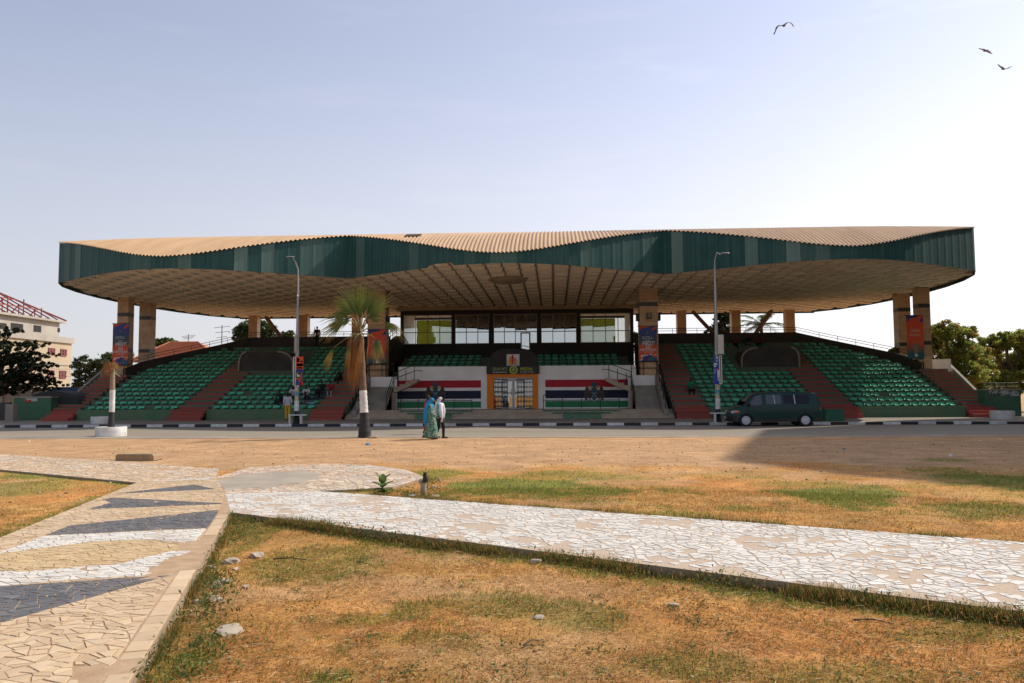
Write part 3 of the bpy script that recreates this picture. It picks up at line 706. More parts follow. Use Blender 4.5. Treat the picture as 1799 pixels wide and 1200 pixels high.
    for ra in (range(0, 9), range(10, len(pr)-1)):
        ed = MB(); ed.tube([pr[k] for k in list(ra)+[ra[-1]+1]], .085, 4); ed.build('stairwell_trim', m_conc, G)
# ---- seats
def seat_mesh():
    mb = MB(); N = 7; v = []
    prof = [(-.20, .055, .17), (-.17, .085, .20), (-.02, .035, .205), (.12, .05, .215), (.17, .15, .225), (.19, .235, .185)]   # y, z, half width
    for y, z, w in prof:
        for j in range(N):
            t = -1+2*j/(N-1); v.append((w*t, y+.012*t*t, z+.05*t**4-(.05*t*t if z > .2 else 0)))
    K = len(prof)
    f = [(i*N+j, i*N+j+1, (i+1)*N+j+1, (i+1)*N+j) for i in range(K-1) for j in range(N-1)]
    mb.add(v, f)
    n0 = len(mb.v); lw = [(x, y+.012, z-.022) for x, y, z in v]
    mb.v += lw; mb.f += [tuple(q+n0 for q in t[::-1]) for t in f]; mb.m += [0]*len(f)
    rim = [j for j in range(N)]+[i*N+N-1 for i in range(1, K)]+[(K-1)*N+j for j in range(N-2, -1, -1)]+[i*N for i in range(K-2, 0, -1)]
    mb.f += [(rim[i], rim[i]+n0, rim[(i+1) % len(rim)]+n0, rim[(i+1) % len(rim)]) for i in range(len(rim))]; mb.m += [0]*len(rim)
    return mb
sm_ = seat_mesh(); seatme = sm_.mesh('seat', m_seat, 60)
SEATS = []
for sg in (-1, 1):
    for i in range(NT):
        y = ty(i)+.55; um = min(28.7, umax(ty(i+1))-.35)
        for (p, q) in ((12.95, 20.0), (22.35, um)):
            n = int((q-p)/.57)
            for k in range(n):
                u = p+.28+k*(q-p-.56)/max(1, n-1)
                if 16.5 < u < 21.4 and 59.2 < y < 64.7: continue
                if random.random() < .012: continue
                SEATS.append((sg*u+GX, y, tz(i)))
VR0, VZ0 = 61.2, 3.62
for i in range(5):
    for (p, q) in ((-8.9, -2.7), (1.6, 8.7)):
        n = int((q-p)/.6)
        for k in range(n): SEATS.append((p+.3+k*.6+GX, VR0+i*.95+.5, VZ0+.3*i))
SEATS.sort(key=lambda s: s[0]**2*.3+s[1]**2+(1e6 if abs(math.atan2(s[0], s[1])+.05) > .62 else 0))
sv = Vector((0, 0, 0)); rest = MB()
for k, p in enumerate(SEATS):
    if k < 300:
        o = ob('seat', seatme, G, (p[0]+random.uniform(-.015, .015), p[1], p[2])); o.rotation_euler = (0, 0, random.uniform(-.05, .05))
    else: rest.add([(a+p[0], b+p[1], c+p[2]) for a, b, c in sm_.v], sm_.f)
stuff(rest.build('seat_rows', m_seat, G, 60, fix=False))
# ---- centre block: platform, flag walls, entrance
PZ = .78; WY = 57.0
for j in range(4): MB().box(-10.75+GX, 10.75+GX, 51.9+j*.45, 58, 0, .24+.135*(j+1)).build('platform_step', m_beige, G)
for (xa, xb) in ((cX(700, WY), cX(856, WY)), (cX(945, WY), cX(1118, WY))):
    MB().box(xa, xb, WY, WY+.3, PZ, 3.83).build('flag_wall', m_white, G)
m_fr = pm('flag red', (.42, .018, .028), (.34, .018, .028), 1.5, .8); m_fb = pm('flag blue', (.012, .018, .05), (.016, .022, .055), 1.5, .8); m_fg = pm('flag green', (.025, .22, .09), (.03, .17, .075), 1.5, .8)
m_fw = pm('flag white', (.80, .79, .76), (.68, .66, .63), 1.5, .8)
STR = [(2.83, 2.30, m_fr), (2.30, 2.08, m_fw), (2.08, 1.51, m_fb), (1.51, 1.31, m_fw), (1.31, .87, m_fg)]
flags = []
for (xa, xb) in ((cX(696, WY), cX(845, WY)), (cX(958, WY), cX(1108, WY))):
    for z1, z0, m in STR: MB().box(xa, xb, WY-.03, WY-.002, z0+.003, z1-.003).build('flag_stripe', m, G)
# coats of arms on the flags (relief plates)
m_lion = pm('lion brown', (.060, .045, .035), (.09, .06, .04), 6, .8); m_shield = pm('shield blue', (.03, .07, .12), (.05, .1, .14), 6, .8); m_helm = pm('helmet teal', (.022, .07, .085), (.03, .1, .11), 5, .8)
m_gold = pm('mantling gold', (.30, .21, .07), (.4, .33, .16), 5, .8); m_scr2 = pm('scroll white', (.42, .41, .37), (.28, .27, .25), 6, .8)
def arms(px):
    c = atY(px, 692, WY-.036); q = MB().prism([(c.x+a*.04, c.z+b*.04) for a, b in ((-6.5, 4.5), (6.5, 4.5), (6.5, -3), (4, -8), (0, -11.5), (-4, -8), (-6.5, -3))], WY-.05, WY-.03, 'y').build('coat_of_arms', m_shield, G)
    def pl(pts, m, n, y=WY-.052): MB().prism([(c.x+a*.04, c.z+b*.04) for a, b in pts], y, WY-.03, 'y').build(n, m, q)
    for s in (-1, 1):
        pl([(s*a, b) for a, b in ((6.8, 5), (9, 8), (10.5, 12), (13, 13), (15.5, 10.5), (16.5, 6), (18.5, 1), (18, -4), (16.5, -7.5), (16, -12), (12.5, -12), (12.5, -8), (10.5, -6), (9, -9.5), (7, -9), (7.5, -4), (6.8, 0))], m_lion, 'lion')
        pl([(s*a, b) for a, b in ((3, 6.8), (6, 7), (9, 11), (10, 14), (7.5, 13.5), (7, 16), (5.2, 13), (3.6, 12.5))], m_gold, 'mantling', WY-.055)
        pl([(s*a, b) for a, b in ((2, -12), (7, -9.5), (12, -11.5), (12, -13.5), (7, -12), (2, -14))], m_scr2, 'scroll', WY-.057)
        pl([(s*(-3.5), 2.5), (s*(-2.9), 3.1), (s*3.5, -4), (s*2.8, -4.6)], m_scr2, 'axe' if s > 0 else 'hoe', WY-.054-.002*s)
    pl([(-3.8, 5), (3.8, 5), (4.2, 8.5), (3, 11.5), (0, 12.8), (-3, 11.5), (-4.2, 8.5)], m_helm, 'helmet', WY-.058)
    pl([(-1, 12.5), (1, 12.5), (5.2, 15), (4.8, 18.5), (2, 21), (-2, 21), (-4.8, 18.5), (-5.2, 15)], m_helm, 'palm_frond', WY-.056)
arms(1044); arms(765)
# entrance
m_or = pm('orange frame paint', (.74, .21, .014), (.66, .185, .014), 1.5, .7, detail=8)
xa, xb, xc, xd = cX(856.5, WY), cX(867.5, WY), cX(936, WY), cX(945, WY)
zt_ = zY(656, 900, WY); zd = zY(663, 900, WY)
MB().box(xa, xb, WY-.10, WY+.35, PZ, zt_).build('door_surround', m_or, G); MB().box(xc, xd, WY-.10, WY+.35, PZ, zt_).build('door_surround', m_or, G)
MB().box(xb, xc, WY-.10, WY+.35, zd, zt_).build('door_surround', m_or, G)
m_alu = pm('white aluminium', (.55, .55, .54), (.48, .48, .47), 3, .45); m_in = pm('dim interior', (.02, .02, .02), None, 3, .9)
MB().box(xb, xc, WY+.05, WY+.3, zd-.17, zd).build('transom', m_alu, G)
def glass_mat(name, tint, mixf, refl):
    m = bpy.data.materials.new(name); m.use_nodes = True; n = m.node_tree; n.nodes.clear(); L = n.links.new
    o = n.nodes.new('ShaderNodeOutputMaterial'); g = n.nodes.new('ShaderNodeBsdfGlossy'); g.inputs['Roughness'].default_value = .015; g.inputs['Color'].default_value = (*refl, 1)
    t = n.nodes.new('ShaderNodeBsdfTransparent'); t.inputs[0].default_value = (*tint, 1); x = n.nodes.new('ShaderNodeMixShader'); x.inputs[0].default_value = mixf
    tc = n.nodes.new('ShaderNodeTexCoord'); q = n.nodes.new('ShaderNodeTexNoise'); q.inputs['Scale'].default_value = .8; L(tc.outputs['Object'], q.inputs[0])
    b = n.nodes.new('ShaderNodeBump'); b.inputs['Strength'].default_value = .05; b.inputs['Distance'].default_value = .01; L(q.outputs[0], b.inputs['Height']); L(b.outputs[0], g.inputs['Normal'])
    L(t.outputs[0], x.inputs[1]); L(g.outputs[0], x.inputs[2]); L(x.outputs[0], o.inputs[0]); return m
m_glass = glass_mat('tinted window glass', (.5, .55, .5), .66, (.86, .90, .92)); m_dglass = glass_mat('door glass', (.45, .45, .45), .35, (.9, .9, .9))
MB().box(xb, xc, WY+1.6, WY+1.7, PZ, zd).build('lobby_wall', m_in, G)
xm = (xb+xc)/2; ztp = zd-.18
for (a, b) in ((xm-.82, xm-.01), (xm+.01, xm+.82)):
    d = MB(); fr = .09
    for (p, q, r, s_) in ((a, a+fr, PZ, ztp), (b-fr, b, PZ, ztp), (a+fr, b-fr, PZ, PZ+.12), (a+fr, b-fr, ztp-.1, ztp), (a+fr, b-fr, 1.85, 1.97)): d.box(p, q, WY+.16, WY+.21, r, s_)
    door = d.build('door', m_alu, G); MB().box(a+fr, b-fr, WY+.18, WY+.19, PZ+.12, ztp-.1).build('pane', m_dglass, door)
    MB().bar((b-.13 if a < xm-.5 else a+.13, WY+.13, 1.75), (b-.13 if a < xm-.5 else a+.13, WY+.13, 2.15), .03).build('handle', m_blk, door)
for (a, b) in ((xb, xm-.84), (xm+.84, xc)):
    MB().box(a, b, WY+.17, WY+.19, PZ, ztp).build('side_pane', m_dglass, G)
for (a, b) in ((xb+.02, xm-.42), (xm+.26, xc-.02)):
    g = MB(); n = int((b-a)/.105)
    for k in range(n+1): x = a+(b-a)*k/n; g.box(x-.011, x+.011, WY+.04, WY+.06, PZ+.03, ztp+.06)
    for z in np.arange(PZ+.1, ztp, .34):
        for k in range(n): x0, x1 = a+(b-a)*k/n, a+(b-a)*(k+1)/n; g.bar((x0, WY+.035, z), (x1, WY+.035, z+.17), .014); g.bar((x1, WY+.065, z), (x0, WY+.065, z+.17), .014)
    g.box(a, b, WY+.03, WY+.07, ztp+.03, ztp+.08); g.box(b-.03 if a < xm-1 else a, b if a < xm-1 else a+.03, WY+.02, WY+.08, PZ, ztp+.05)
    g.build('lattice_gate', m_blk, G)
# dark arched balcony above the entrance
xa2, xb2 = cX(860, 57.4), cX(945, 57.4); zb_, zt2 = zt_-.0, zY(613, 900, 57.4); arc = [(xa2, zb_)]
for k in range(13): t = k/12*math.pi; arc.append(((xa2+xb2)/2-(xb2-xa2)/2*math.copysign(abs(math.cos(t))**.62, math.cos(t)), zt2-1.0+1.0*math.sin(t)**.8))
arc.append((xb2, zb_)); MB().prism(arc, 57.35, 58.6, 'y').build('balcony', m_dkwall, G)
mb = MB()
for h in (.12, .34): mb.tube([Vector((a, 57.5, b+h-.1)) for a, b in arc[4:-4]], .025, 5)
mb.build('balcony_railing', m_blk, G)
# reserved seats behind the flag walls
for i in range(5): MB().box(-9.3+GX, 9.0+GX, VR0+.95*i, VR0+.95*(i+1)+.02, 2, VZ0+.3*i).build('tier', m_tier, G)
MB().box(-9.3+GX, 9.0+GX, WY+.31, VR0, 1.5, 3.0).build('gallery_floor', m_conc, G)
MB().box(-29.5+GX, 29.5+GX, 68.3, 68.6, 0, 3.4).build('rear_wall', m_conc, G); MB().box(-10.7+GX, 10.7+GX, 58.02, 58.4, 0, 2.2).build('rear_wall', m_conc, G)
# press box
BY = 68.0; u0, u1 = cX(703, BY), cX(1115, BY)
WIN = [(708, 794, 4), (799, 860, 3), (867, 945, 4), (951, 1014.5, 3), (1021, 1110, 4)]
zs0, zs1 = 6.15, 8.68
MB().box(u0, u1, BY, BY+.25, 3.5, zs0-.01).build('press_box_wall', m_dkwall, G); MB().box(u0, u1, BY, BY+.25, zs1+.01, 9.46).build('press_box_wall', m_dkwall, G)
MB().box(u0-.3, u1+.3, BY-.55, BY-.03, 9.02, 9.33).build('soffit_beam', pm('cream beam', (.34, .28, .2), None, 1, .85), G)
edges = [u0]+[q for a, b, n in WIN for q in (cX(a, BY), cX(b, BY))]+[u1]
for k in range(0, len(edges), 2): MB().box(edges[k]+(.0 if k == 0 else .005), edges[k+1]-.005, BY, BY+.25, zs0-.01, zs1+.01).build('press_box_pier', m_dkwall, G)
MB().box(u0, u0+.2, BY+.25, BY+6, 3.5, 9.46).build('press_box_wall', m_dkwall, G); MB().box(u1-.2, u1, BY+.25, BY+6, 3.5, 9.46).build('press_box_wall', m_dkwall, G)
MB().box(u0+.2, u1-.2, BY+5.8, BY+6, 3.5, 6.2).build('press_box_wall', m_in, G); MB().box(u0+.2, u1-.2, BY+5.8, BY+6, 8.8, 9.46).build('press_box_wall', m_in, G); MB().box(cX(797, BY), cX(1018, BY), BY+2.2, BY+2.4, 6.1, 9.46).build('blackout_screen', m_in, G)  # dark screen added to keep rear daylight out of the middle windows
MB().box(u0+.2, u1-.2, BY+.25, BY+5.8, 5.9, 6.1).build('press_box_floor', m_white, G); MB().box(u0+.2, u1-.2, BY+.26, BY+5.8, 9.0, 9.1).build('press_box_ceiling', m_white, G)
for x_ in (u0+.2, u1-.24): MB().box(x_, x_+.04, BY+.26, BY+5.8, 6.1, 9.0).build('bounce_lining', m_white, G)  # white linings, like floor and ceiling, added to bounce light inside
m_wf = pm('window frame', (.30, .26, .21), (.24, .2, .16), 4, .6); m_lime = pm('lime blind', (.70, .76, .20), (.64, .70, .17), 1, .85)
_t = m_lime.node_tree.nodes.new('ShaderNodeBsdfTranslucent'); _t.inputs[0].default_value = (.82, .90, .26, 1); _x = m_lime.node_tree.nodes.new('ShaderNodeMixShader'); _x.inputs[0].default_value = .75
m_lime.node_tree.links.new(m_lime.node_tree.nodes['Principled BSDF'].outputs[0], _x.inputs[1]); m_lime.node_tree.links.new(_t.outputs[0], _x.inputs[2]); m_lime.node_tree.links.new(_x.outputs[0], m_lime.node_tree.nodes['Material Output'].inputs[0])
m_glass2 = glass_mat('clear window glass', (.97, .98, .95), .26, (.80, .86, .88))
for wi, (a, b, n) in enumerate(WIN):
    xa, xb = cX(a, BY)+.01, cX(b, BY)-.01; f = MB(); t = .055
    f.box(xa, xb, BY+.06, BY+.14, zs0, zs0+t); f.box(xa, xb, BY+.06, BY+.14, zs1-t, zs1); f.box(xa, xa+t, BY+.06, BY+.14, zs0+t, zs1-t); f.box(xb-t, xb, BY+.06, BY+.14, zs0+t, zs1-t)
    zm = zs0+(zs1-zs0)*.40; w = (xb-xa)/n
    f.box(xa+t, xb-t, BY+.055, BY+.135, zm-.035, zm+.035)
    for k in range(1, n): f.box(xa+w*k-.03, xa+w*k+.03, BY+.05, BY+.145, zs0+t, zm-.036); f.box(xa+w*k-.03, xa+w*k+.03, BY+.05, BY+.145, zm+.036, zs1-t)
    wo_ = f.build('window', m_wf, G)
    for k in range(n):
        for (z0, z1) in ((zs0+.03, zm), (zm, zs1-.03)):
            tl_ = random.uniform(-.004, .004); q = MB().box(-w/2+.01, w/2-.01, -.006, .006, -(z1-z0)/2, (z1-z0)/2).mesh('pane', m_glass2 if wi in (0, 4) else m_glass)
            o = ob('pane', q, wo_, (xa+w*(k+.5), BY+.10, (z0+z1)/2)); o.rotation_euler = (random.uniform(-.003, .003), 0, tl_)
    if wi in (0, 4):
        la, lb = (cX(730, BY), xb) if wi == 0 else (xa, cX(1083, BY))
        MB().box(la, lb, BY+.4, BY+.43, zs0, zs1-.42).build('wall_standin', m_lime, G)  # translucent panel added in place of the daylit lime interior wall
dx0, dx1 = cX(915, BY), cX(932.5, BY); z0, z1 = zY(614, 922, BY), zY(584, 922, BY); d = MB()
d.box(dx0, dx0+.11, BY-.07, BY-.003, z0, z1); d.box(dx1-.11, dx1, BY-.07, BY-.003, z0, z1); d.box(dx0+.11, dx1-.11, BY-.07, BY-.003, z1-.1, z1)
d = d.build('glazed_door', m_wf, G); MB().box(dx0+.11, dx1-.11, BY-.045, BY-.035, z0, z1-.1).build('pane', m_glass, d)
# ---- stairs either side of the entrance
for sg in (-1, 1):
    X_ = lambda u: sg*u+GX
    for j in range(9):
        x0, x1 = sorted((X_(8.45), X_(10.05))); MB().box(x0, x1, 53.75+j*.29, 56.4, PZ, PZ+.178*(j+1)).build('stair_step', m_conc, G)
    x0, x1 = sorted((X_(8.2), X_(10.5))); MB().box(x0, x1, 56.4, 56.58, PZ, 3.1).build('landing_wall', m_white, G)
    # cheek wall, sloping with the flight
    x0, x1 = sorted((X_(10.08), X_(10.4)))
    MB().prism([(52.3, .2), (52.3, .75), (52.6, .85), (56.39, 3.1), (56.39, .2)], x0, x1, 'x').build('cheek_wall', m_conc, G)
    # short flight turning in over the flag wall
    mb = MB(); prof = [(8.25, 1.95), (8.25, 2.4)]
    for j in range(4): prof += [(8.25-.42*j-(.0 if j else 0), 2.4+.17*j), (8.25-.42*(j+1), 2.4+.17*j)]
    prof += [(8.25-1.68, 2.72), (7.3, 2.32)]
    P = [(X_(a), b) for a, b in prof]; uniq = [P[0]]
    for q in P[1:]:
        if abs(q[0]-uniq[-1][0])+abs(q[1]-uniq[-1][1]) > 1e-5: uniq.append(q)
    MB().prism(uniq, 55.5, 56.39, 'y').build('upper_flight', m_beige, G)
    MB().tube([(X_(8.35), 55.9, PZ), (X_(8.35), 55.9, 2.0)], .17, 12).build('prop_column', m_beige, G, 40)
    r = MB(); T = lambda *p: r.tube([Vector((X_(a), b, c)) for a, b, c in p], .026, 6)
    T((8.4, 53.7, PZ+.15), (8.4, 53.7, 1.75)); T((8.4, 53.7, 1.75), (8.4, 56.3, 3.35)); T((8.4, 53.7, 1.3), (8.4, 56.3, 2.9)); T((8.4, 55, 1.5), (8.4, 55, 2.55)); T((8.4, 56.3, 2.3), (8.4, 56.3, 3.35))
    T((8.4, 56.3, 3.35), (6.7, 55.55, 3.95), (6.4, 55.6, 3.95), (6.35, 56.3, 3.95)); T((8.4, 56.3, 2.95), (6.7, 55.55, 3.5), (6.4, 55.6, 3.5), (6.35, 56.3, 3.5))
    for k in range(3): a = 8.0-.6*k; T((a, 55.6, 2.4+.2*k), (a, 55.6, 3.3+.24*k))
    r.build('stair_railing', m_blk, G, 40)
    r = MB()
    T((10.25, 52.6, .8), (10.25, 52.6, 1.75)); T((10.25, 52.6, 1.75), (10.25, 56.4, 4.05)); T((10.25, 52.6, 1.35), (10.25, 56.4, 3.65))
    for k in range(1, 5): y = 52.6+.95*k; T((10.25, y, .85+.575*k), (10.25, y, 1.75+.575*k))
    T((8.4, 56.5, 4.05), (10.25, 56.4, 4.05)); T((8.4, 56.5, 3.6), (10.25, 56.4, 3.6))
    for a in (8.45, 9.3, 10.2): T((a, 56.5, 3.1), (a, 56.5, 4.05))
    r.build('stair_railing', m_blk, G, 40)
    # raking wall between stand and press box
    x0, x1 = sorted((X_(9.86), X_(10.72)))
    MB().prism([(56.6, 1), (56.6, 3.1), (60, 4.6), (64.5, 6.0), (68.2, 6.9), (68.2, 1)], x0, x1, 'x').build('raking_wall', m_dkwall, G)
    r = MB()
    for h in (.75, .42): T((10.55, 60, 4.6+h), (10.55, 64.5, 6.0+h), (10.55, 68.1, 6.9+h))
    for k in range(6): y = 60+1.6*k; z = np.interp(y, (60, 64.5, 68.2), (4.6, 6., 6.9)); T((10.55, y, z), (10.55, y, z+.77))
    r.build('railing', m_blk, G)
    # railing and stepped planting bed in front of the flag
    xa, xb = (cX(704, 53.4), cX(829, 53.4)) if sg < 0 else (cX(954.5, 53.4), cX(1088, 53.4)); r = MB()
    for k in range(5): x = xa+(xb-xa)*k/4; r.tube([(x, 53.4, PZ-.2), (x, 53.4, PZ+.98)], .025, 6)
    for z in (PZ+.97, PZ+.62): r.tube([(xa, 53.4, z), (xb, 53.4, z)], .025, 6)
    r.build('front_railing', m_blk, G, 40)
    w = (xb-xa)
    m_bed = pm('green mosaic', (.05, .17, .11), (.12, .19, .09), 2.2, .6, lo=.4, hi=.65, detail=9)
    for j, (fa, fb, y0, zt3) in enumerate(((0, 1, 53.1, PZ+.03), (.12, .88, 52.72, PZ-.12), (.26, .74, 51.75, PZ-.27))):
        b_ = MB().box(xa+w*fa, xa+w*fb, y0, 53.35, .1, zt3).build('planting_bed', m_bed, G)
        if j < 2: MB().box(xa+w*fa-.01, xa+w*fb+.01, y0-.06, y0+.02, zt3-.035, zt3+.012).build('bed_edge', m_beige, b_)
# lamps and loudspeakers fixed on the inner columns
m_spk = pm('speaker grey', (.18, .18, .17), None, 4, .6)
for sg in (-1, 1):
    x = sg*9.75+GX; f = MB().box(x-.17, x+.17, 56.3, 56.6, 7.08, 7.5).build('floodlight', m_blk, G); MB().box(x-.14, x+.14, 56.285, 56.298, 7.15, 7.47).build('lens', m_spk, f)
    for s2 in (-1, 1): MB().prism([(x+s2*.66, 6.95), (x+s2*.66, 7.55), (x+s2*.86, 7.5), (x+s2*.86, 7.0)], 56.9, 57.3, 'y').build('loudspeaker', m_blk, G)
# ================================================================== SIGNS ON THE GRANDSTAND
m_sign = pm('sign black', (.018, .02, .018), (.03, .032, .028), 2, .6); m_lime2 = pm('lime print', (.42, .48, .05), None, 3, .6); m_wp = pm('white print', (.62, .62, .6), None, 3, .6)
m_gp = pm('pale green print', (.30, .36, .12), None, 3, .6)
sx0, sx1 = cX(855, 56.85), cX(948, 56.85); sz0, sz1 = zY(657, 900, 56.85), zY(643, 900, 56.85)
sg_ = thing('entrance_sign', 'black JOLUV ARTS MEDIA signboard with lime letters above the orange entrance', 'sign', ((sx0+sx1)/2, 56.85, sz0))
MB().box(sx0, sx1, 56.78, 56.88, sz0, sz1).build('board', m_sign, sg_)
lettering('JOLUV ARTS', cX(878.5, 56.8), 56.774, sz0+.26, .30, m_gp, sg_, width=.62, bold=.012)
lettering('MEDIA', cX(925, 56.8), 56.774, sz0+.24, .31, m_lime2, sg_, width=.98, bold=.012)
for a, b in ((866, 890), (914, 937)):
    mb = MB(); x = cX(a, 56.8)
    while x < cX(b, 56.8): l = random.uniform(.05, .14); mb.box(x, x+l, 56.770, 56.779, sz0+.105, sz0+.15); x += l+.03
    stuff(mb.build('small_print', m_wp, sg_))
ex, ez = cX(902.5, 56.8), zY(650, 902, 56.8)
rg = MB().lathe([(.29, 0), (.29, .012), (.0001, .012)], (0, 0, 0), 28).mesh('emblem', m_lime2); o = ob('emblem', rg, sg_, (ex, 56.78, ez)); o.rotation_euler = (math.pi/2, 0, 0)
rg = MB().lathe([(.19, .012), (.19, .017), (.0001, .017)], (0, 0, 0), 24).mesh('emblem_disc', m_sign); q = lob('emblem_disc', rg, o)
rg = MB().lathe([(.12, .016), (.12, .021), (.0001, .021)], (0, 0, 0), 20).mesh('emblem_centre', m_gp); q = lob('emblem_centre', rg, o)
px0, px1 = cX(890.3, 57.2), cX(912.8, 57.2); pz0, pz1 = zY(643.2, 900, 57.2), zY(622.3, 900, 57.2); pw, phh = px1-px0, pz1-pz0
po = thing('bar_poster', 'white poster of yellow, orange and red bars on the dark balcony', 'poster', ((px0+px1)/2, 57.3, pz0))
MB().box(px0, px1, 57.30, 57.345, pz0, pz1).build('backing', pm('poster white', (.66, .66, .64), None, 3, .7), po)
for (a, b, t, c) in ((.09, .20, .52, (.62, .50, .06)), (.22, .38, .82, (.70, .20, .02)), (.40, .54, .94, (.42, .02, .025)), (.58, .73, .72, (.68, .17, .02)), (.76, .90, .50, (.64, .52, .07))):
    MB().box(px0+pw*a, px0+pw*b, 57.293, 57.301, pz0+phh*.15, pz0+phh*t).build('bar', pm('bar%d' % int(a*100), c, None, 3, .6), po)
mb = MB(); x = px0+pw*.08
while x < px0+pw*.9: l = random.uniform(.03, .08); mb.box(x, min(x+l, px0+pw*.93), 57.293, 57.301, pz0+phh*.055, pz0+phh*.11); x += l+.018
stuff(mb.build('small_print', m_sign, po))
# ---- banners hung on the columns
def grad_mat(name, stops):
    m = bpy.data.materials.new(name); m.use_nodes = True; n = m.node_tree; b = n.nodes['Principled BSDF']; b.inputs['Roughness'].default_value = .6
    tc = n.nodes.new('ShaderNodeTexCoord'); sp = n.nodes.new('ShaderNodeSeparateXYZ'); cr = n.nodes.new('ShaderNodeValToRGB'); e = cr.color_ramp.elements
    n.links.new(tc.outputs['Generated'], sp.inputs[0]); n.links.new(sp.outputs['Z'], cr.inputs[0])
    e[0].position, e[0].color = stops[0][0], (*stops[0][1], 1); e[1].position, e[1].color = stops[-1][0], (*stops[-1][1], 1)
    for p, c in stops[1:-1]: x = e.new(p); x.color = (*c, 1)
    n.links.new(cr.outputs[0], b.inputs['Base Color']); return m
OR, BL, DG = (.60, .075, .018), (.025, .05, .26), (.035, .07, .10)
m_b5 = grad_mat('blue to orange print', [(.0, OR), (.42, OR), (.52, (.10, .07, .08)), (.62, DG), (.80, (.03, .055, .2)), (1, BL)])
m_bo = grad_mat('orange to teal print', [(.0, (.012, .09, .12)), (.12, (.02, .08, .10)), (.24, (.28, .07, .03)), (.36, OR), (1, (.62, .07, .016))])
m_op = pm('orange print', OR, None, 3, .6); m_bp = pm('blue print', BL, None, 3, .6); m_pp = pm('pale print', (.42, .52, .52), (.55, .58, .55), 3, .6); m_tp = pm('teal print', (.02, .15, .15), None, 3, .6); m_rp = pm('red print', (.5, .03, .03), None, 3, .6)
def banner(x0, x1, z0, z1, y, label, kind):
    w, h = x1-x0, z1-z0; t = thing('hanging_banner', label, 'banner', ((x0+x1)/2, y, z0), 'advertising banners on the columns')
    P = MB().box(x0, x1, y-.012, y+.012, z0, z1).build('cloth', m_b5 if kind == '5' else m_bo, t)
    X = lambda a: x0+w*a; Z = lambda b: z0+h*b; yy = y-.018
    for zz in (z0-.02, z1+.02): MB().tube([(x0-.12, y+.03, zz), (x1+.12, y+.03, zz)], .022, 6).build('rod', m_blk, t)
    def pl(n, pts, m, d=0.): MB().prism([(X(a), Z(b)) for a, b in pts], yy-d, y-.012, 'y').build(n, m, t)
    if kind == '5':
        pl('corner_flash', [(0, 1), (.62, 1), (.5, .975), (.12, .94), (.02, .86), (0, .8)], m_op); pl('corner_flash', [(.66, .86), (.97, .93), (1, .99), (.8, .97), (.72, .91)], m_op)
        for k in range(4): a = k*math.pi/4; MB().bar((X(.48)-.12*math.cos(a), yy, Z(.815)-.12*math.sin(a)), (X(.48)+.12*math.cos(a), yy, Z(.815)+.12*math.sin(a)), .018, .006).build('star_ray', pm('star print', (.25, .3, .42), None, 3, .6), t)
        lettering('QCELL', X(.47), yy, Z(.635), .255*w/1.2, m_pp, t, width=.95); lettering('THE', X(.47), yy, Z(.555), .17*w/1.2, m_wp, t, shear=.2, bold=.01)
        lettering('FIRST', X(.5), yy, Z(.458), .36*w/1.2, m_wp, t, shear=.25, bold=.025, width=.95); lettering('5G', X(.5), yy, Z(.355), .31*w/1.2, m_wp, t, shear=.2, bold=.025); lettering('NETWORK', X(.5), yy, Z(.29), .225*w/1.2, m_wp, t, shear=.2, bold=.02)
        mb = MB(); [mb.box(X(.27+.095*k), X(.34+.095*k), yy, y-.012, Z(.252), Z(.268)) for k in range(6)]; stuff(mb.build('small_print', m_wp, t))
        pl('picture', [(0, 0), (.99, 0), (.99, .11), (.8, .10), (.62, .2), (.45, .15), (.3, .13), (.12, .03)], m_bp)
        pl('picture', [(.5, .01), (.62, .13), (.8, .13), (.86, .07), (.8, .005)], m_tp, .004); pl('picture', [(.02, .01), (.15, .09), (.2, .06), (.12, .01)], m_pp, .003); pl('picture', [(.12, .17), (.06, .11), (.22, .12), (.25, .155), (.48, .165), (.46, .19)], m_wp, .005)
        pl('picture', [(.52, .17), (.58, .205), (.68, .215), (.74, .19), (.7, .165), (.62, .19)], m_pp, .006); pl('picture', [(.82, .185), (.98, .19), (.98, .17), (.84, .16)], m_pp, .002); pl('picture', [(.46, .02), (.5, .08), (.56, .06), (.53, .01)], m_rp, .006)
    else:
        pl('corner_flash', [(0, 1), (.68, 1), (.66, .96), (.2, .93), (.1, .87), (0, .86)], m_bp); pl('corner_flash', [(.78, .85), (.9, .94), (1, .95), (1, .86), (.9, .84)], m_bp)
        lettering('QCELL', X(.5), yy, Z(.62), .25*w/1.2, m_pp, t, width=.95)
        for b0, a0, n_, s_ in ((.545, .1, 9, .09), (.52, .18, 8, .08)):
            mb = MB(); [mb.box(X(a0+s_*k), X(a0+s_*k+s_*.72), yy, y-.012, Z(b0), Z(b0+.022)) for k in range(n_)]; stuff(mb.build('small_print', pm('peach print', (.62, .3, .2), None, 3, .6), t))
        pl('light_bulb', [(.32, .28), (.36, .34), (.5, .37), (.64, .34), (.7, .28), (.67, .2), (.6, .13), (.6, .05), (.42, .05), (.42, .13), (.35, .2)], pm('bulb print', (.24, .17, .13), None, 4, .6)); pl('bulb_base', [(.44, .04), (.6, .04), (.6, .10), (.44, .10)], m_pp, .003)
        for k in range(9): a = math.pi*(k+.0)/8; MB().bar((X(.5)+.42*w*math.cos(a)*.8, yy, Z(.27)+.42*w*math.sin(a)*.8), (X(.5)+.42*w*math.cos(a)*1.1, yy, Z(.27)+.42*w*math.sin(a)*1.15), .018, .006).build('ray', pm('bulb print', (.3, .2, .15), None, 4, .6), t)
def rect(pxa, pya, pxb, pyb, Y): return cX(pxa, Y), cX(pxb, Y), zY(pyb, pxa, Y), zY(pya, pxa, Y)
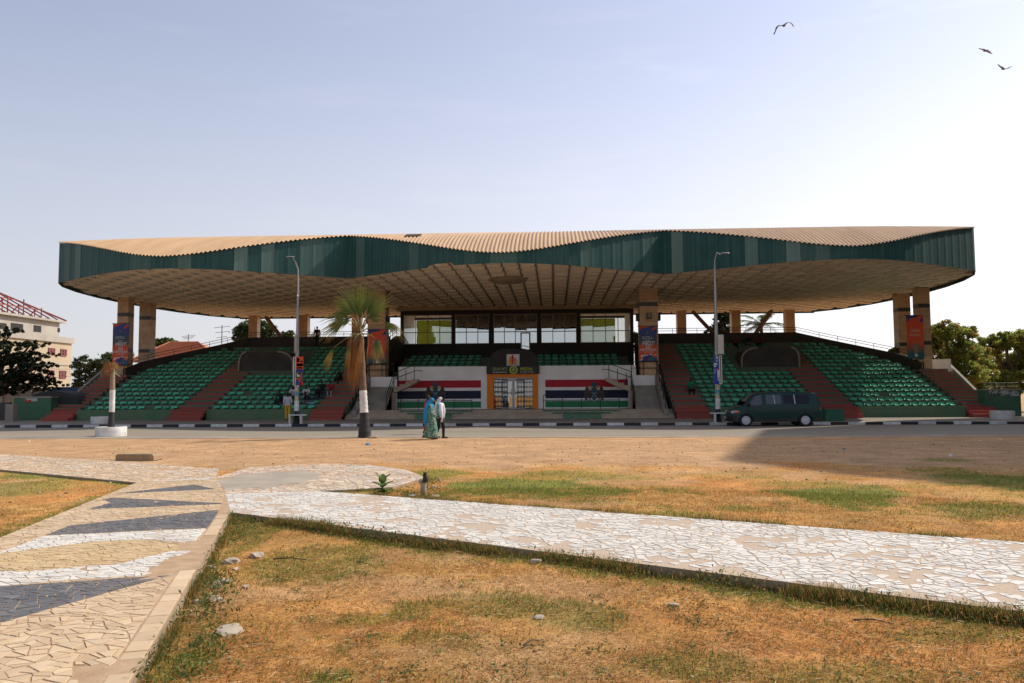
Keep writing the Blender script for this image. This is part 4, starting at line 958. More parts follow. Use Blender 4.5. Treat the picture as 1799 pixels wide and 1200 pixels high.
banner(*rect(195.5, 569, 223.5, 641, 58.4), 58.4, 'blue and orange 5G banner on the far left end column', '5')
banner(*rect(1124, 573.5, 1155.5, 634.5, 56.55), 56.55, 'blue and orange 5G banner right of the press box windows', '5')
banner(*rect(1597, 554.5, 1626.5, 629.5, 58.4), 58.4, 'orange banner with a light bulb on the far right column', 'o')
banner(*rect(646.5, 579.5, 677.5, 640.5, 56.55), 56.55, 'orange banner half hidden behind the palm crown', 'o')
# ================================================================== STREET LAMPS, BENCHES
m_galv = pm('galvanised steel', (.36, .36, .35), (.28, .28, .28), 2, .45, metal=.5, stretch=(1, 1, .3)); m_wpaint = pm('white street paint', (.70, .69, .66), (.52, .5, .46), 3, .8, bump=.15, bscale=20, detail=8); m_bpaint = pm('black street paint', (.018, .018, .018), (.04, .038, .035), 4, .8, bump=.2)
def lamp(px, top, armdx, tip, flip, label):
    Y = 46.75; x = cX(px, Y); zp = zY(top, px, Y); t = thing('street_lamp', label, 'street lamp', (x, Y, .16), 'street lamps in front of the grandstand')
    MB().tube([(x, Y, .9), (x, Y, 4.1), (x, Y, zp)], [.125, .11, .055], 12).build('pole', m_galv, t, 40)
    tp = atY(tip[0], tip[1], Y-.5); a = Vector((x, Y, zp)); pts = [a, a+Vector((armdx*.02, -.03, .45)), a+Vector((armdx*.22, -.15, .85)), a.lerp(tp, .72)+Vector((0, 0, .14)), tp]
    MB().tube(pts, [.05, .045, .04, .035, .03], 8).build('arm', m_galv, t, 40)
    MB().ell(tp+Vector((armdx*.18, -.05, -.03)), (.28, .12, .055), 12, 8).build('lamp_head', m_galv, t, 60)
    MB().tube([(x, Y, .16), (x, Y, .45), (x, Y, .9)], [.21, .15, .14], 12).build('pole_foot', m_bpaint, t, 40)
    MB().tube([(x, Y, .9), (x, Y, 1.52)], .142, 12).build('painted_band', m_wpaint, t, 40)
    for k, (c, z, h) in enumerate((((.34, .28, .2), 1.54, .22), ((.08, .22, .3), 1.8, .2), ((.36, .32, .25), 2.02, .26), ((.6, .58, .55), 2.3, .3), ((.42, .12, .1), 2.62, .28), ((.5, .5, .5), 2.92, .22))):
        MB().tube([(x, Y, z), (x, Y, z+h)], .128+.002*(k % 2), 12).build('pasted_bill', pm('bill%d' % k, c, tuple(min(1, q*1.7) for q in c), 9, .8, lo=.45, hi=.55), t, 40)
    return t, x, Y
def strips(t, x0, x1, y, z0, z1, base, bits):
    """printed panel: base plate and printed blocks (fractions)"""
    b = MB().box(x0, x1, y-.015, y+.015, z0, z1).build('advert_panel', base, t)
    for (a, c, d, e, m) in bits: MB().box(x0+(x1-x0)*a, x0+(x1-x0)*c, y-.022, y-.016, z0+(z1-z0)*d, z0+(z1-z0)*e).build('print', m, b)
t, x, Y = lamp(521.5, 486, -.6, (513, 451), 0, 'tall grey lamp post with orange advert panel left of the palm')
a, b, c, d = rect(519.5, 626.5, 532.5, 677, Y-.2)
strips(t, a, b, Y-.2, c, d, pm('dim print', (.07, .055, .05), (.05, .06, .05), 2, .7), [(0, 1, .56, 1, m_op), (.12, .44, .80, .95, m_wp), (.2, .36, .82, .93, m_sign), (.55, .9, .80, .85, m_pp), (.08, .95, .66, .76, m_pp), (.12, .85, .58, .63, m_wp), (.02, 1, .47, .55, m_bp), (.15, .8, .51, .53, m_wp), (.15, .55, .30, .42, m_wp), (.3, .6, .36, .43, pm('dark print', (.03, .05, .03), None, 3, .7)), (.05, .5, .20, .25, m_op), (0, .45, 0, .18, m_bp), (.42, .7, .02, .2, m_op), (.55, .98, 0, .12, m_rp), (.66, .8, .2, .4, m_op)])
a, b, c, d = rect(515, 627, 519.2, 677, Y-.2)
fr = MB(); fr.box(a-.02, a+.03, Y-.22, Y-.18, c, d); fr.box(b-.03, b, Y-.22, Y-.18, c, d); fr.box(a+.03, b-.03, Y-.22, Y-.18, c, c+.04); fr.box(a+.03, b-.03, Y-.22, Y-.18, d-.04, d); fr = fr.build('panel_frame', m_wpaint, t); MB().box(a+.03, b-.03, Y-.205, Y-.195, c+.04, d-.04).build('panel_back', m_spk, fr)
a, b, c, d = rect(517.6, 589, 522, 620, Y-.1); MB().box(a, b, Y-.28, Y-.12, c, d).build('control_box', pm('cream box', (.34, .31, .25), None, 3, .6), t)
t, x, Y = lamp(1260.5, 470, .6, (1270, 444.5), 1, 'tall grey lamp post with blue advert panel in front of the right stand')
a, b, c, d = rect(1261.5, 588.5, 1272, 622.5, Y-.1); bx = MB().box(a, b, Y-.35, Y-.12, c, d).build('control_box', pm('cream box2', (.47, .43, .37), (.4, .36, .3), 2, .6), t); MB().box(a+.03, b-.06, Y-.365, Y-.351, c+.05, d-.05).build('door', pm('cream box3', (.52, .47, .4), None, 3, .6), bx)
a, b, c, d = rect(1254, 625, 1264, 675, Y-.2)
strips(t, a, b, Y-.2, c, d, m_bp, [(.5, .85, .80, .97, m_wp), (.55, .8, .83, .9, m_bp), (.1, .72, .68, .74, m_pp), (.1, .5, .61, .66, m_pp), (.1, .5, .50, .515, m_pp), (.1, .45, .44, .455, m_pp), (.1, .4, .38, .395, m_pp), (.7, 1, .24, .5, m_wp), (.7, .95, .5, .57, m_rp), (.72, .96, .12, .24, m_galv)])
a, b, c, d = rect(1264.6, 624.5, 1269.5, 675, Y-.2)
fr = MB(); fr.box(a, a+.05, Y-.22, Y-.18, c, d); fr.box(b-.05, b, Y-.22, Y-.18, c, d); fr.box(a+.05, b-.05, Y-.22, Y-.18, c, c+.04); fr.box(a+.05, b-.05, Y-.22, Y-.18, d-.04, d); fr = fr.build('panel_frame', m_wpaint, t); MB().box(a+.05, b-.05, Y-.205, Y-.195, c+.04, d-.04).build('panel_back', m_blk, fr)
def bench(pa, pb, la, lb, label):
    Y = 46.45; x0, x1 = cX(pa, Y), cX(pb, Y); t = thing('bench', label, 'bench', ((x0+x1)/2, Y, .16), 'white benches at the lamp posts')
    MB().box(x0, x1, Y-.16, Y+.16, .64, .70).build('seat', m_wpaint, t)
    for p in (la, lb): x = cX(p, Y); MB().box(x-.045, x+.045, Y-.14, Y+.14, .14, .639).build('leg', m_wpaint, t)
    m = bpy.data.objects
bench(508, 539, 510.5, 530, 'white bench round the foot of the left lamp post')
bench(1247, 1278, 1255, 1276, 'white bench by the lamp post beside the van')
# ================================================================== VAN
def van():
    x0 = cX(1281, 43.95); L = 4.95; Wd = 1.78; Y0 = 43.9
    t = thing('van', 'dark green minivan parked at the striped kerb', 'van', (x0+L/2, Y0+Wd/2, 0))
    m_paint = pm('dark green car paint', (.004, .032, .029), (.005, .036, .032), 2, .3, spec=.22, coat=.12); m_tr = pm('black plastic trim', (.012, .012, .012), None, 5, .5); m_ty = pm('tyre rubber', (.014, .014, .014), (.022, .021, .02), 9, .85); m_rim = pm('wheel trim silver', (.50, .50, .51), (.42, .42, .43), 6, .4)
    m_cg = glass_mat('van glass', (.32, .36, .36), .085, (.9, .95, 1)); m_dk = glass_mat('van dark glass', (.03, .03, .035), .03, (.8, .85, .95)); m_vi = pm('van interior', (.03, .03, .032), None, 3, .9)
    top = [(.03, .62), (.10, .80), (.16, .90), (.40, 1.06), (.62, 1.14), (.72, 1.17), (1.05, 1.50), (1.28, 1.70), (1.45, 1.79), (1.75, 1.85), (2.6, 1.89), (3.8, 1.89), (4.45, 1.86), (4.62, 1.80), (4.72, 1.66), (4.82, 1.30), (4.90, 1.0), (4.93, .8), (4.94, .45)]
    bot = lambda x: .26 if .25 < x < 4.8 else .32
    xs = sorted(set([round(q, 3) for q in np.arange(.03, 4.95, .09)]+[q[0] for q in top])); NC = 19; V = []; tx = [q[0] for q in top]; tzz = [q[1] for q in top]
    wh = [(.86, .34), (4.02, .34)]
    for x in xs:
        zt = float(np.interp(x, tx, tzz)); zb = bot(x)
        hw0 = Wd/2*(1-.42*max(0, (.75-x)/.75)**2.4)*(1-.06*max(0, (x-4.5)/.44)**2)
        ring = []
        zb_s = zb
        for a, z in wh:
            if abs(x-a) < .40: zb_s = max(zb_s, .30+math.sqrt(max(0, .40**2-(x-a)**2)))
        belt = min(1.12, zt-.02)
        for k in range(NC):
            t_ = k/(NC-1)*2-1; a_ = abs(t_)
            # profile across: side (a from 1 to .35) then roof
            if a_ > .34:
                q = (1-a_)/.66; z = zb_s+(zt-.07-zb_s)*q
                hw = hw0*(1-.03*max(0, (.6-z)/.4))*(1-max(0, z-belt)/.8*.20) if zt > 1.2 else hw0*(1-.10*q**3)
                y = math.copysign(hw, t_)
            else:
                hwt = hw0*(1-max(0, zt-.07-belt)/.8*.20) if zt > 1.2 else hw0*.90
                q = a_/.34; y = math.copysign(hwt*(q**.62)*.985, t_) if t_ else 0; z = zt-.07*q**3.2
            ring.append((x0+x, Y0+Wd/2-y*1., z))
        V += ring
    n = len(xs); mb = MB(); mb.v = V
    for i in range(n-1):
        for k in range(NC-1): mb.f.append((i*NC+k, i*NC+k+1, (i+1)*NC+k+1, (i+1)*NC+k)); mb.m.append(0)
        mb.f.append((i*NC+NC-1, i*NC, (i+1)*NC, (i+1)*NC+NC-1)); mb.m.append(0)
    mb.f += [tuple(range(NC)), tuple((n-1)*NC+k for k in range(NC-1, -1, -1))]; mb.m += [0, 0]
    body = mb.build('body', m_paint, t, 35)
    for side in (0, 1):
        ys = (lambda z, o=0.: Y0+Wd/2-(Wd/2*(1-max(0, z-1.12)/.8*.20)+.006+o)) if side == 0 else (lambda z, o=0.: Y0+Wd/2+(Wd/2*(1-max(0, z-1.12)/.8*.20)+.006+o))
        def panel(name, pts, m, par, o=0., th=.012):
            s_ = -1 if side == 0 else 1; P = [(x0+a, ys(b, o), b) for a, b in pts]; Q = [(p[0], p[1]-s_*th, p[2]) for p in P]; k = len(P)
            return MB().add(P+Q, [tuple(range(k)), tuple(range(2*k-1, k-1, -1))]+[(i, (i+1) % k, k+(i+1) % k, k+i) for i in range(k)]).build(name, m, par)
        w1 = panel('window', [(1.06, 1.14), (1.12, 1.30), (1.36, 1.60), (1.50, 1.67), (1.72, 1.70), (1.72, 1.19), (1.66, 1.16)], m_cg, t)
        w2 = panel('window', [(1.95, 1.70), (2.75, 1.71), (2.78, 1.62), (2.78, 1.28), (2.74, 1.20), (2.02, 1.20), (1.97, 1.27)], m_cg, t); panel('window_bar', [(2.37, 1.70), (2.40, 1.70), (2.44, 1.21), (2.41, 1.21)], m_rim, w2, .006)
        w3 = panel('window', [(2.90, 1.70), (4.15, 1.71), (4.24, 1.62), (4.26, 1.30), (4.2, 1.22), (2.92, 1.22)], m_dk, t); panel('window_bar', [(3.44, 1.71), (3.49, 1.71), (3.52, 1.22), (3.47, 1.22)], m_rim, w3, .006)
        panel('trim_strip', [(.95, .775), (4.75, .80), (4.75, .765), (.95, .74)], m_paint, t, .012, .02); panel('sill', [(1.32, .40), (3.6, .41), (3.6, .27), (1.32, .27)], m_tr, t, .004, .02); panel('rear_bumper', [(4.44, .60), (4.93, .60), (4.95, .40), (4.9, .26), (4.48, .28)], m_tr, t, -.02, .03)
        panel('handle', [(1.62, 1.03), (1.80, 1.03), (1.80, .99), (1.62, .99)], m_tr, t, .02, .025); panel('door_seam', [(1.86, 1.75), (1.872, 1.75), (1.872, .42), (1.86, .42)], m_tr, t, .002); panel('door_seam', [(2.84, 1.75), (2.852, 1.75), (2.852, .42), (2.84, .42)], m_tr, t, .002)
        ym = ys(1.15)-.12 if side == 0 else ys(1.15)+.12
        MB().ell((x0+1.02, ym, 1.20), (.09, .10, .13), 12, 8).build('wing_mirror', m_tr, t, 60)
        # headlight wraps the corner
        c_ = -1 if side == 0 else 1; yc = Y0+Wd/2
        hw = lambda x: Wd/2*(1-.42*max(0, (.75-x)/.75)**2.4)
        P = [(.14, .86), (.30, .88), (.52, .84), (.50, .76), (.2, .72), (.10, .76)]
        hl = MB().add([(x0+a-.01, yc+c_*(hw(a)*.985+.02), b) for a, b in P]+[(x0+a+.02, yc+c_*(hw(a)*.985-.05), b) for a, b in P], [tuple(range(6)), tuple(range(11, 5, -1))]+[(i, (i+1) % 6, 6+(i+1) % 6, 6+i) for i in range(6)]).build('headlight', pm('headlight lens', (.5, .48, .45), None, 3, .15), t)
        P = [(.30, .85), (.52, .83), (.50, .765), (.30, .75)]
        MB().add([(x0+a-.01, yc+c_*(hw(a)*.985+.026), b) for a, b in P]+[(x0+a, yc+c_*(hw(a)*.985), b) for a, b in P], [(0, 1, 2, 3), (7, 6, 5, 4)]+[(i, (i+1) % 4, 4+(i+1) % 4, 4+i) for i in range(4)]).build('indicator', pm('orange lens', (.75, .13, .02), None, 3, .2), hl)
        panel('tail_light', [(4.66, 1.25), (4.78, 1.25), (4.86, .9), (4.76, .9)], m_rp, t, -.03, .03)
        for a, z in wh:
            yw = Y0+.10 if side == 0 else Y0+Wd-.10
            w = thing('wheel', None, None); w.location = (x0+a, yw, .335); w.rotation_euler = (math.pi/2, 0, 0 if side == 0 else math.pi); w.parent = t; w.matrix_parent_inverse = Matrix.Translation(-WL[t.name])
            pr = [(.20, -.10), (.30, -.105), (.33, -.085), (.335, -.03), (.335, .03), (.33, .085), (.30, .105), (.20, .10)]
            lob('tyre', MB().lathe(pr, (0, 0, 0), 28).mesh('tyre', m_ty, 40), w); r = MB(); r.lathe([(.228, .09), (.228, .110), (.20, .116), (.17, .110), (.10, .116), (.05, .130), (.001, .132)], (0, 0, 0), 28)
            ri = r.mesh('rim', m_rim, 40); lob('rim', ri, w); hb = MB()
            for k in range(7): a2 = 2*math.pi*k/7; hb.ell((.145*math.cos(a2), .145*math.sin(a2), .110), (.020, .020, .008), 8, 6)
            lob('rim_slots', hb.mesh('rim_slots', m_ty), w)
    # wheel wells and inside
    for a, z in wh: MB().box(x0+a-.36, x0+a+.36, Y0+.22, Y0+Wd-.22, .2, .7).build('wheel_well', m_tr, t)
    # screen, bonnet grille, bumper
    yc = Y0+Wd/2; MB().add([(x0+.70, yc-.74, 1.175), (x0+.70, yc+.74, 1.175), (x0+1.34, yc+.64, 1.735), (x0+1.34, yc-.64, 1.735), (x0+.73, yc-.74, 1.165), (x0+.73, yc+.74, 1.165), (x0+1.37, yc+.64, 1.725), (x0+1.37, yc-.64, 1.725)], [(0, 1, 2, 3), (7, 6, 5, 4), (0, 4, 5, 1), (1, 5, 6, 2), (2, 6, 7, 3), (3, 7, 4, 0)]).build('windscreen', m_dk, t)
    bp = [(.02, .60), (-.06, .56), (-.08, .40), (-.02, .28), (.30, .25), (.46, .30), (.44, .58)]; mb = MB(); K = 12
    for k in range(K+1):
        v = k/K*2-1; hw = .93*Wd/2*1.0
        for a, b in bp: mb.v.append((x0+a+.26*abs(v)**3, yc+v*hw*(1-.02), b))
        if k: n_ = len(bp); mb.f += [((k-1)*n_+i, (k-1)*n_+(i+1) % n_, k*n_+(i+1) % n_, k*n_+i) for i in range(n_)]; mb.m += [0]*n_
    mb.f += [tuple(range(7)), tuple(K*7+i for i in range(6, -1, -1))]; mb.m += [0, 0]; mb.build('front_bumper', m_tr, t, 40)
    MB().box(x0-.095, x0-.07, yc-.26, yc+.26, .42, .53).build('number_plate', pm('plate', (.4, .4, .38), None, 3, .6), t)
    MB().tube([(x0+1.5, yc-.5, 1.93), (x0+4.3, yc-.5, 1.955)], .02, 6).build('roof_rail', m_tr, t); MB().tube([(x0+1.5, yc+.5, 1.93), (x0+4.3, yc+.5, 1.955)], .02, 6).build('roof_rail', m_tr, t)
van()
# ================================================================== PALM, STUMP, PLANTERS
m_fan = attr_mat('palm leaf', .6, .25); m_pet = pm('petiole', (.22, .19, .06), (.20, .12, .04), 4, .6); m_dry = attr_mat('dry palm leaf', .8, .2)
def fan_leaf(base, tip, width, green, fold=.5, nrm=None, droop=.0, seg=15):
    """a palm fan as one mesh: pleated segments radiating from base towards tip"""
    base, tip = Vector(base), Vector(tip); ax = tip-base; L = ax.length*(1. if isinstance(green, str) else 1.12); ax.normalize(); nrm = Vector(nrm or (0, -1, .2)); side = ax.cross(nrm).normalized(); up = side.cross(ax).normalized(); V, F, CL = [], [], []
    for k in range(seg):
        a = (-1+2*(k+.5)/seg)*width; l = L*(1-.36*abs(a/max(width, .01))**1.8)*random.uniform(.80, 1.06); a += random.uniform(-.3, .3)*width/seg; d = ax*math.cos(a)+side*math.sin(a); n_ = 6; hw0 = L*.46*width/seg*1.12
        q0 = len(V); pc = 1 if k % 2 else -1
        for j in range(n_+1):
            s = j/n_; w = hw0*(s/.46 if s < .46 else max(.16, 1-(s-.46)/.54*.84)); p = base+d*(l*s)+up*(fold*.10*L*abs(a/width)**2)-Vector((0, 0, 1))*(droop*L*s**2.2*(1+.7*abs(a/width))+.10*L*max(0, s-.62)**2*6*random.uniform(.3, 1)); sd = (ax*-math.sin(a)+side*math.cos(a))
            V += [p-sd*w+up*pc*w*.35, p+sd*w-up*pc*w*.35]
            if isinstance(green, str): c = Vector((.36, .165, .055))*random.uniform(.55, 1.1)
            else:
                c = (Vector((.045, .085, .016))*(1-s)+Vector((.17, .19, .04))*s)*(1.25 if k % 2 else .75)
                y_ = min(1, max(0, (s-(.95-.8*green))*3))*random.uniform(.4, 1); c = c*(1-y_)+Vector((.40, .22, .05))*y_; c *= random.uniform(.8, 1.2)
            CL += [c, c]
        F += [(q0+2*j, q0+2*j+1, q0+2*j+3, q0+2*j+2) for j in range(n_)]
    return np.array(V), np.array(F), np.array(CL)
def palm():
    Y = 34.05; b = gr(641, 769); Y = b.y; P = lambda zx, zy, dy=0.: atY(560+zx/6, 480+zy/6, Y+dy)
    t = thing('palm_tree', 'fan palm with black and white painted trunk and hanging dead fronds', 'palm tree', b)
    ax = [(641, 769), (640, 735), (638.5, 700), (637, 670), (635.5, 640), (633.5, 612), (632.5, 592)]; pts = [atY(x, y, Y) for x, y in ax]; pts[0].z = -.05
    rr = [.30, .185, .16, .15, .15, .17, .16]
    def seg(n, z0, z1, m, ex=0.):
        q, r = [], []
        for k in range(15):
            z = z0+(z1-z0)*k/14; q.append(Vector((np.interp(z, [p.z for p in pts], [p.x for p in pts]), Y, z))); r.append(float(np.interp(z, [p.z for p in pts], rr))*(1+.05*math.sin(k*2.1))+ex)
        MB().tube(q, r, 14).build(n, m, t, 60)
    m_trunk = pm('palm trunk', (.20, .13, .075), (.11, .075, .045), 5, .9, bump=.6, bscale=22, stretch=(1, 1, 4))
    seg('trunk_base', -.05, atY(0, 725.5, Y).z+.02*0, m_bpaint, .004); seg('painted_band', atY(640, 725.5, Y).z, atY(640, 686, Y).z, m_wpaint, .004); seg('trunk', atY(640, 686, Y).z, pts[-1].z, m_trunk)
    def leaf(name, b0, j, tp, width, green, dy=0., fold=.4, droop=0., nrm=None, mat=None):
        B = P(*b0); Jn = P(j[0], j[1], dy); T = P(tp[0], tp[1], dy*1.7); mid = B.lerp(Jn, .5)+Vector((0, 0, .10*(Jn-B).length))
        V, F, CL = fan_leaf(Jn-(T-Jn).normalized()*.05, T, width, green, fold, nrm, droop)
        o = ob('frond', np_mesh('frond', V, F, mat or m_fan, CL), t); MB().tube([B, mid, Jn], [.024, .017, .011], 6).build('petiole', m_pet, o, 60)
    c = (440, 600)
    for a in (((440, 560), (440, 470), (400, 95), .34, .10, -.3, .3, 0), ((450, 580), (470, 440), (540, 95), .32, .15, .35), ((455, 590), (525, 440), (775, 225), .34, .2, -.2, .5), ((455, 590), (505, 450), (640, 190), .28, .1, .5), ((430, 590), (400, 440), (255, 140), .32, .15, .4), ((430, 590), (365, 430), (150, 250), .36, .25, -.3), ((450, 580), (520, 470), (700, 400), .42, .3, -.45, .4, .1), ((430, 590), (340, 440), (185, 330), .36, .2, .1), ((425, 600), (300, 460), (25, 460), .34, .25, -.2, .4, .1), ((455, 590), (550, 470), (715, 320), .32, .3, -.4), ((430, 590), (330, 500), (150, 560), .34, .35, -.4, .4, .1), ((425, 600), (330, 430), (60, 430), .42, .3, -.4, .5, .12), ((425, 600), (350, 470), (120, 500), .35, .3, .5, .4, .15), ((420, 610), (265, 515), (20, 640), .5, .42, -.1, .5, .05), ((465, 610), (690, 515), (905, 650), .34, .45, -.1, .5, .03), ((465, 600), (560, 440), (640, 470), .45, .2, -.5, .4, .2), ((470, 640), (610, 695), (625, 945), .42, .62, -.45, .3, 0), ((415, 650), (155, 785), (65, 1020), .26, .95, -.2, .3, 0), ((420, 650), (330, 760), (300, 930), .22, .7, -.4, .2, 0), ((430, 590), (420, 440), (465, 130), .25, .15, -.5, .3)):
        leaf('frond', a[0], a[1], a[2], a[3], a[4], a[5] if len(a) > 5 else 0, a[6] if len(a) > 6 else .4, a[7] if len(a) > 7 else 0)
    for k in range(28):
        a = random.uniform(0, 2*math.pi) if k > 6 else math.pi*1.5+random.uniform(-1, 1); r = random.uniform(.16, .42); z1 = random.uniform(650, 740); z2 = random.uniform(1000, 1270) if math.cos(a) < .6 else random.uniform(900, 1080)
        B = P(440, 640); Jn = P(440, z1)+Vector((r*math.cos(a)*1.1-.10, r*math.sin(a), 0)); T = P(425, z2)+Vector((r*1.25*math.cos(a)-.22, r*1.1*math.sin(a), 0))
        V, F, CL = fan_leaf(Jn, T, random.uniform(.10, .2), 'dry', .3, (math.cos(a), math.sin(a), .1), 0, 14); o = ob('dead_frond', np_mesh('dead_frond', V, F, m_dry, CL), t); MB().tube([B, B.lerp(Jn, .6)+Vector((.1*math.cos(a), .1*math.sin(a), .08)), Jn], [.025, .02, .012], 5).build('petiole', m_pet, o, 60)
    for k in range(3): MB().ell(gr(652+k*4, 768.5, .03), (.12, .1, .06), 8, 6).build('root_clump', pm('root clump', (.4, .3, .2), None, 8, .9, bump=.5), t, 60)
palm()
def planter(px, pyb, wpx, z, label, base=0.):
    c0 = gr(px, pyb, base); r = wpx/2*c0.y/1400; c = Vector((c0.x, c0.y+r, base)); t = thing('round_planter', label, 'planter', c, 'white round planters')
    MB().lathe([(r*.99, -.05), (r, .02), (r*1.0, z-.03), (r*.985, z), (r*.80, z), (r*.79, z-.12)], c, 36).build('ring', m_wpaint, t, 40); MB().lathe([(r*.79, z-.13), (r*.4, z-.09), (.01, z-.06)], c, 24).build('soil', pm('planter soil', (.16, .11, .07), (.1, .07, .05), 9, .95, bump=.5), t); return c, r
pc, pr = planter(180.5, 768, 53, .44, 'white round planter holding the dead palm stump')
planter(1772, 738, 38, .52, 'white round planter beside the right green booth', .16); planter(168, 745, 34, .44, 'white round planter behind the dead palm stump, mostly hidden', .15)
def stump():
    x, Y = pc.x, pc.y; z = lambda py: atY(180, py, Y).z; t = thing('dead_palm', 'dead palm stump with drooping brown crown and painted trunk', 'palm tree', (x, Y, .35))
    MB().tube([(x, Y, .3), (x, Y, .6), (x+.01, Y, z(724))], [.17, .14, .13], 12).build('trunk_base', m_bpaint, t, 60); MB().tube([(x+.01, Y, z(724)), (x+.015, Y, z(685))], .125, 12).build('painted_band', m_wpaint, t, 60)
    MB().tube([(x+.015, Y, z(685)), (x-.0, Y, z(660)), (x-.02, Y, z(646))], [.115, .105, .12], 12).build('trunk', pm('stump trunk', (.34, .25, .17), (.22, .16, .1), 5, .9, bump=.5, bscale=20, stretch=(1, 1, 4)), t, 60)
    for k in range(52):
        a = random.uniform(0, 6.28); top = Vector((x-.05, Y, z(642)+random.uniform(0, .1))); o1 = top+Vector((.26*math.cos(a), .26*math.sin(a), random.uniform(-.02, .14))); e = o1+Vector((.10*math.cos(a)-.10, .12*math.sin(a), -random.uniform(.35, .80) if math.cos(a) < .3 else -.32))
        V, F, CL = fan_leaf(top+Vector((.1*math.cos(a), .1*math.sin(a), 0)), o1+Vector((0, 0, -.02)), .5, 'dry', .3, (0, 0, 1), .25, 8); V2, F2, CL2 = fan_leaf(o1, e, .24, 'dry', .3, (math.cos(a), math.sin(a), .2), 0, 9)
        ob('dead_frond', np_mesh('dead_frond', np.vstack([V, V2]), np.vstack([F, F2+len(V)]), m_dry, np.vstack([CL, CL2])), t)
    MB().ell((x-.02, Y, z(644)), (.2, .2, .16), 12, 8).build('crown_boss', pm('stump trunk', (1, 1, 1)), t, 60)
    MB().tube([(x+.05, Y-.1, z(645)), (x+.2, Y-.15, z(656)), (x+.42, Y-.1, z(662))], [.03, .025, .015], 6).build('bent_stalk', pm('grey stalk', (.36, .32, .26), None, 4, .9), t, 60)
stump()
# ================================================================== BUILDINGS BEHIND
m_bplas = pm('bare plaster', (.42, .385, .33), (.33, .30, .25), .35, .9, detail=9); m_bcream = pm('cream facade', (.46, .38, .265), (.40, .325, .215), .4, .9, detail=9, stretch=(1, 1, .4)); m_open = pm('dark opening', (.03, .028, .026), None, 3, .9)
m_rst = pm('red primer steel', (.30, .06, .04), (.22, .05, .035), 3, .7); m_wred = pm('window red', (.22, .05, .06), None, 3, .6)
def unfinished():
    xf, Y1, Y0 = -66.5, 106.5, 82.0
    t = thing('unfinished_building', 'cream unfinished building with bare red steel roof trusses behind the dark tree', 'building', ((xf-12), 95, 0))
    zb = atX(122, 598, xf).z
    MB().box(xf-24, xf, Y0, Y1, 0, zb-.45).build('wall', m_bcream, t); MB().box(xf-24.3, xf+.25, Y0-.3, Y1+.25, zb-.45, zb+.35).build('parapet', m_bplas, t)
    for py in (641,): MB().box(xf+.002, xf+.10, Y0, Y1+.05, atX(122, py, xf).z-.12, atX(122, py, xf).z+.08).build('string_course', m_bplas, t)
    ze = atX(112, 567, xf-1.1).z; z2 = ze
    up = MB().box(xf-23, xf-1.1, Y0, Y1-1.1, zb+.35, z2-.12).build('upper_storey', m_bplas, t); MB().box(xf-23.6, xf-.5, Y0-.6, Y1-.5, z2-.12, z2+.16).build('eaves_slab', m_bplas, t)
    for (a, b, c, d, xx) in ((84.5, 611, 95.5, 623, xf), (106, 613, 116, 626, xf), (83, 650, 94, 664, xf), (104, 651, 115, 665, xf)):
        p, q = atX(a, b, xx), atX(c, d, xx); z0, z1 = min(p.z, q.z), max(p.z, q.z); y0, y1 = sorted((p.y, q.y))
        w = MB(); f = .16
        for bx in ((y0, y0+f, z0, z1), (y1-f, y1, z0, z1), (y0+f, y1-f, z0, z0+f), (y0+f, y1-f, z1-f, z1), ((y0+y1)/2-.06, (y0+y1)/2+.06, z0+f, z1-f), (y0+f, y1-f, (z0+z1)/2-.06, (z0+z1)/2+.06)): w.box(xx+.003, xx+.12, *bx)
        w = w.build('window', m_wred, t); MB().box(xx+.004, xx+.05, y0+f*.5, y1-f*.5, z0+f*.5, z1-f*.5).build('pane', pm('window glass dark', (.20, .10, .10), (.08, .05, .05), 1, .2), w)
    xx = xf-1.1
    for (a, b, c, d) in ((0, 567, 11, 579), (19, 567, 40, 584), (59, 571, 72, 584), (101, 576, 105, 584)):
        p, q = atX(a, b, xx), atX(c, d, xx); z0, z1 = sorted((p.z, q.z)); y0, y1 = sorted((p.y, q.y)); MB().box(xx+.004, xx+.03, y0, y1, z0, z1).build('window_opening', m_open, t)
    yr = Y1-9.5; xr = xf-11.5; zr = z2+6.2; a0 = Vector((xr, yr, zr)); m_ = []
    def bar(n, a, b, w=.14): MB().bar(a, b, w).build(n, m_rst, t)
    bar('ridge_beam', (xr, Y0, zr), a0, .2); bar('hip_rafter', a0, (xf-.5, Y1-.5, z2+.2), .2)
    for k in range(15):
        f = k/14; y = Y0+(Y1-.6-Y0)*f
        s = 1. if y < yr else max(.02, 1-(y-yr)/(Y1-.6-yr)); tp = Vector((xf-.6+(xr-xf+.6)*s, y if y < yr else y, z2+.2+(zr-z2-.2)*s)); bar('rafter', (xf-.6, y, z2+.2), tp)
        if s > .3: bar('strut', (tp.x*.5+(xf-.6)*.5, y, z2+.2), tp.lerp(Vector((xf-.6, y, z2+.2)), .5), .1); bar('strut', (tp.x*.75+(xf-.6)*.25, y, z2+.2), tp.lerp(Vector((xf-.6, y, z2+.2)), .5), .1); bar('tie_beam', (xf-.6, y, z2+.22), (xr, y, z2+.22), .12)
    for s in (.2, .4, .6, .8): bar('purlin', (xf-.6+(xr-xf+.6)*s, Y0, z2+.3+(zr-z2-.2)*s), (xf-.6+(xr-xf+.6)*s, yr+(Y1-.6-yr)*(1-s), z2+.3+(zr-z2-.2)*s), .1)
    for (a, b) in ((14, 520), (42, 526), (73, 541)):
        p = atX(a, b, xf-5); bar('starter_bar', (p.x, p.y, z2), p, .12)
unfinished()
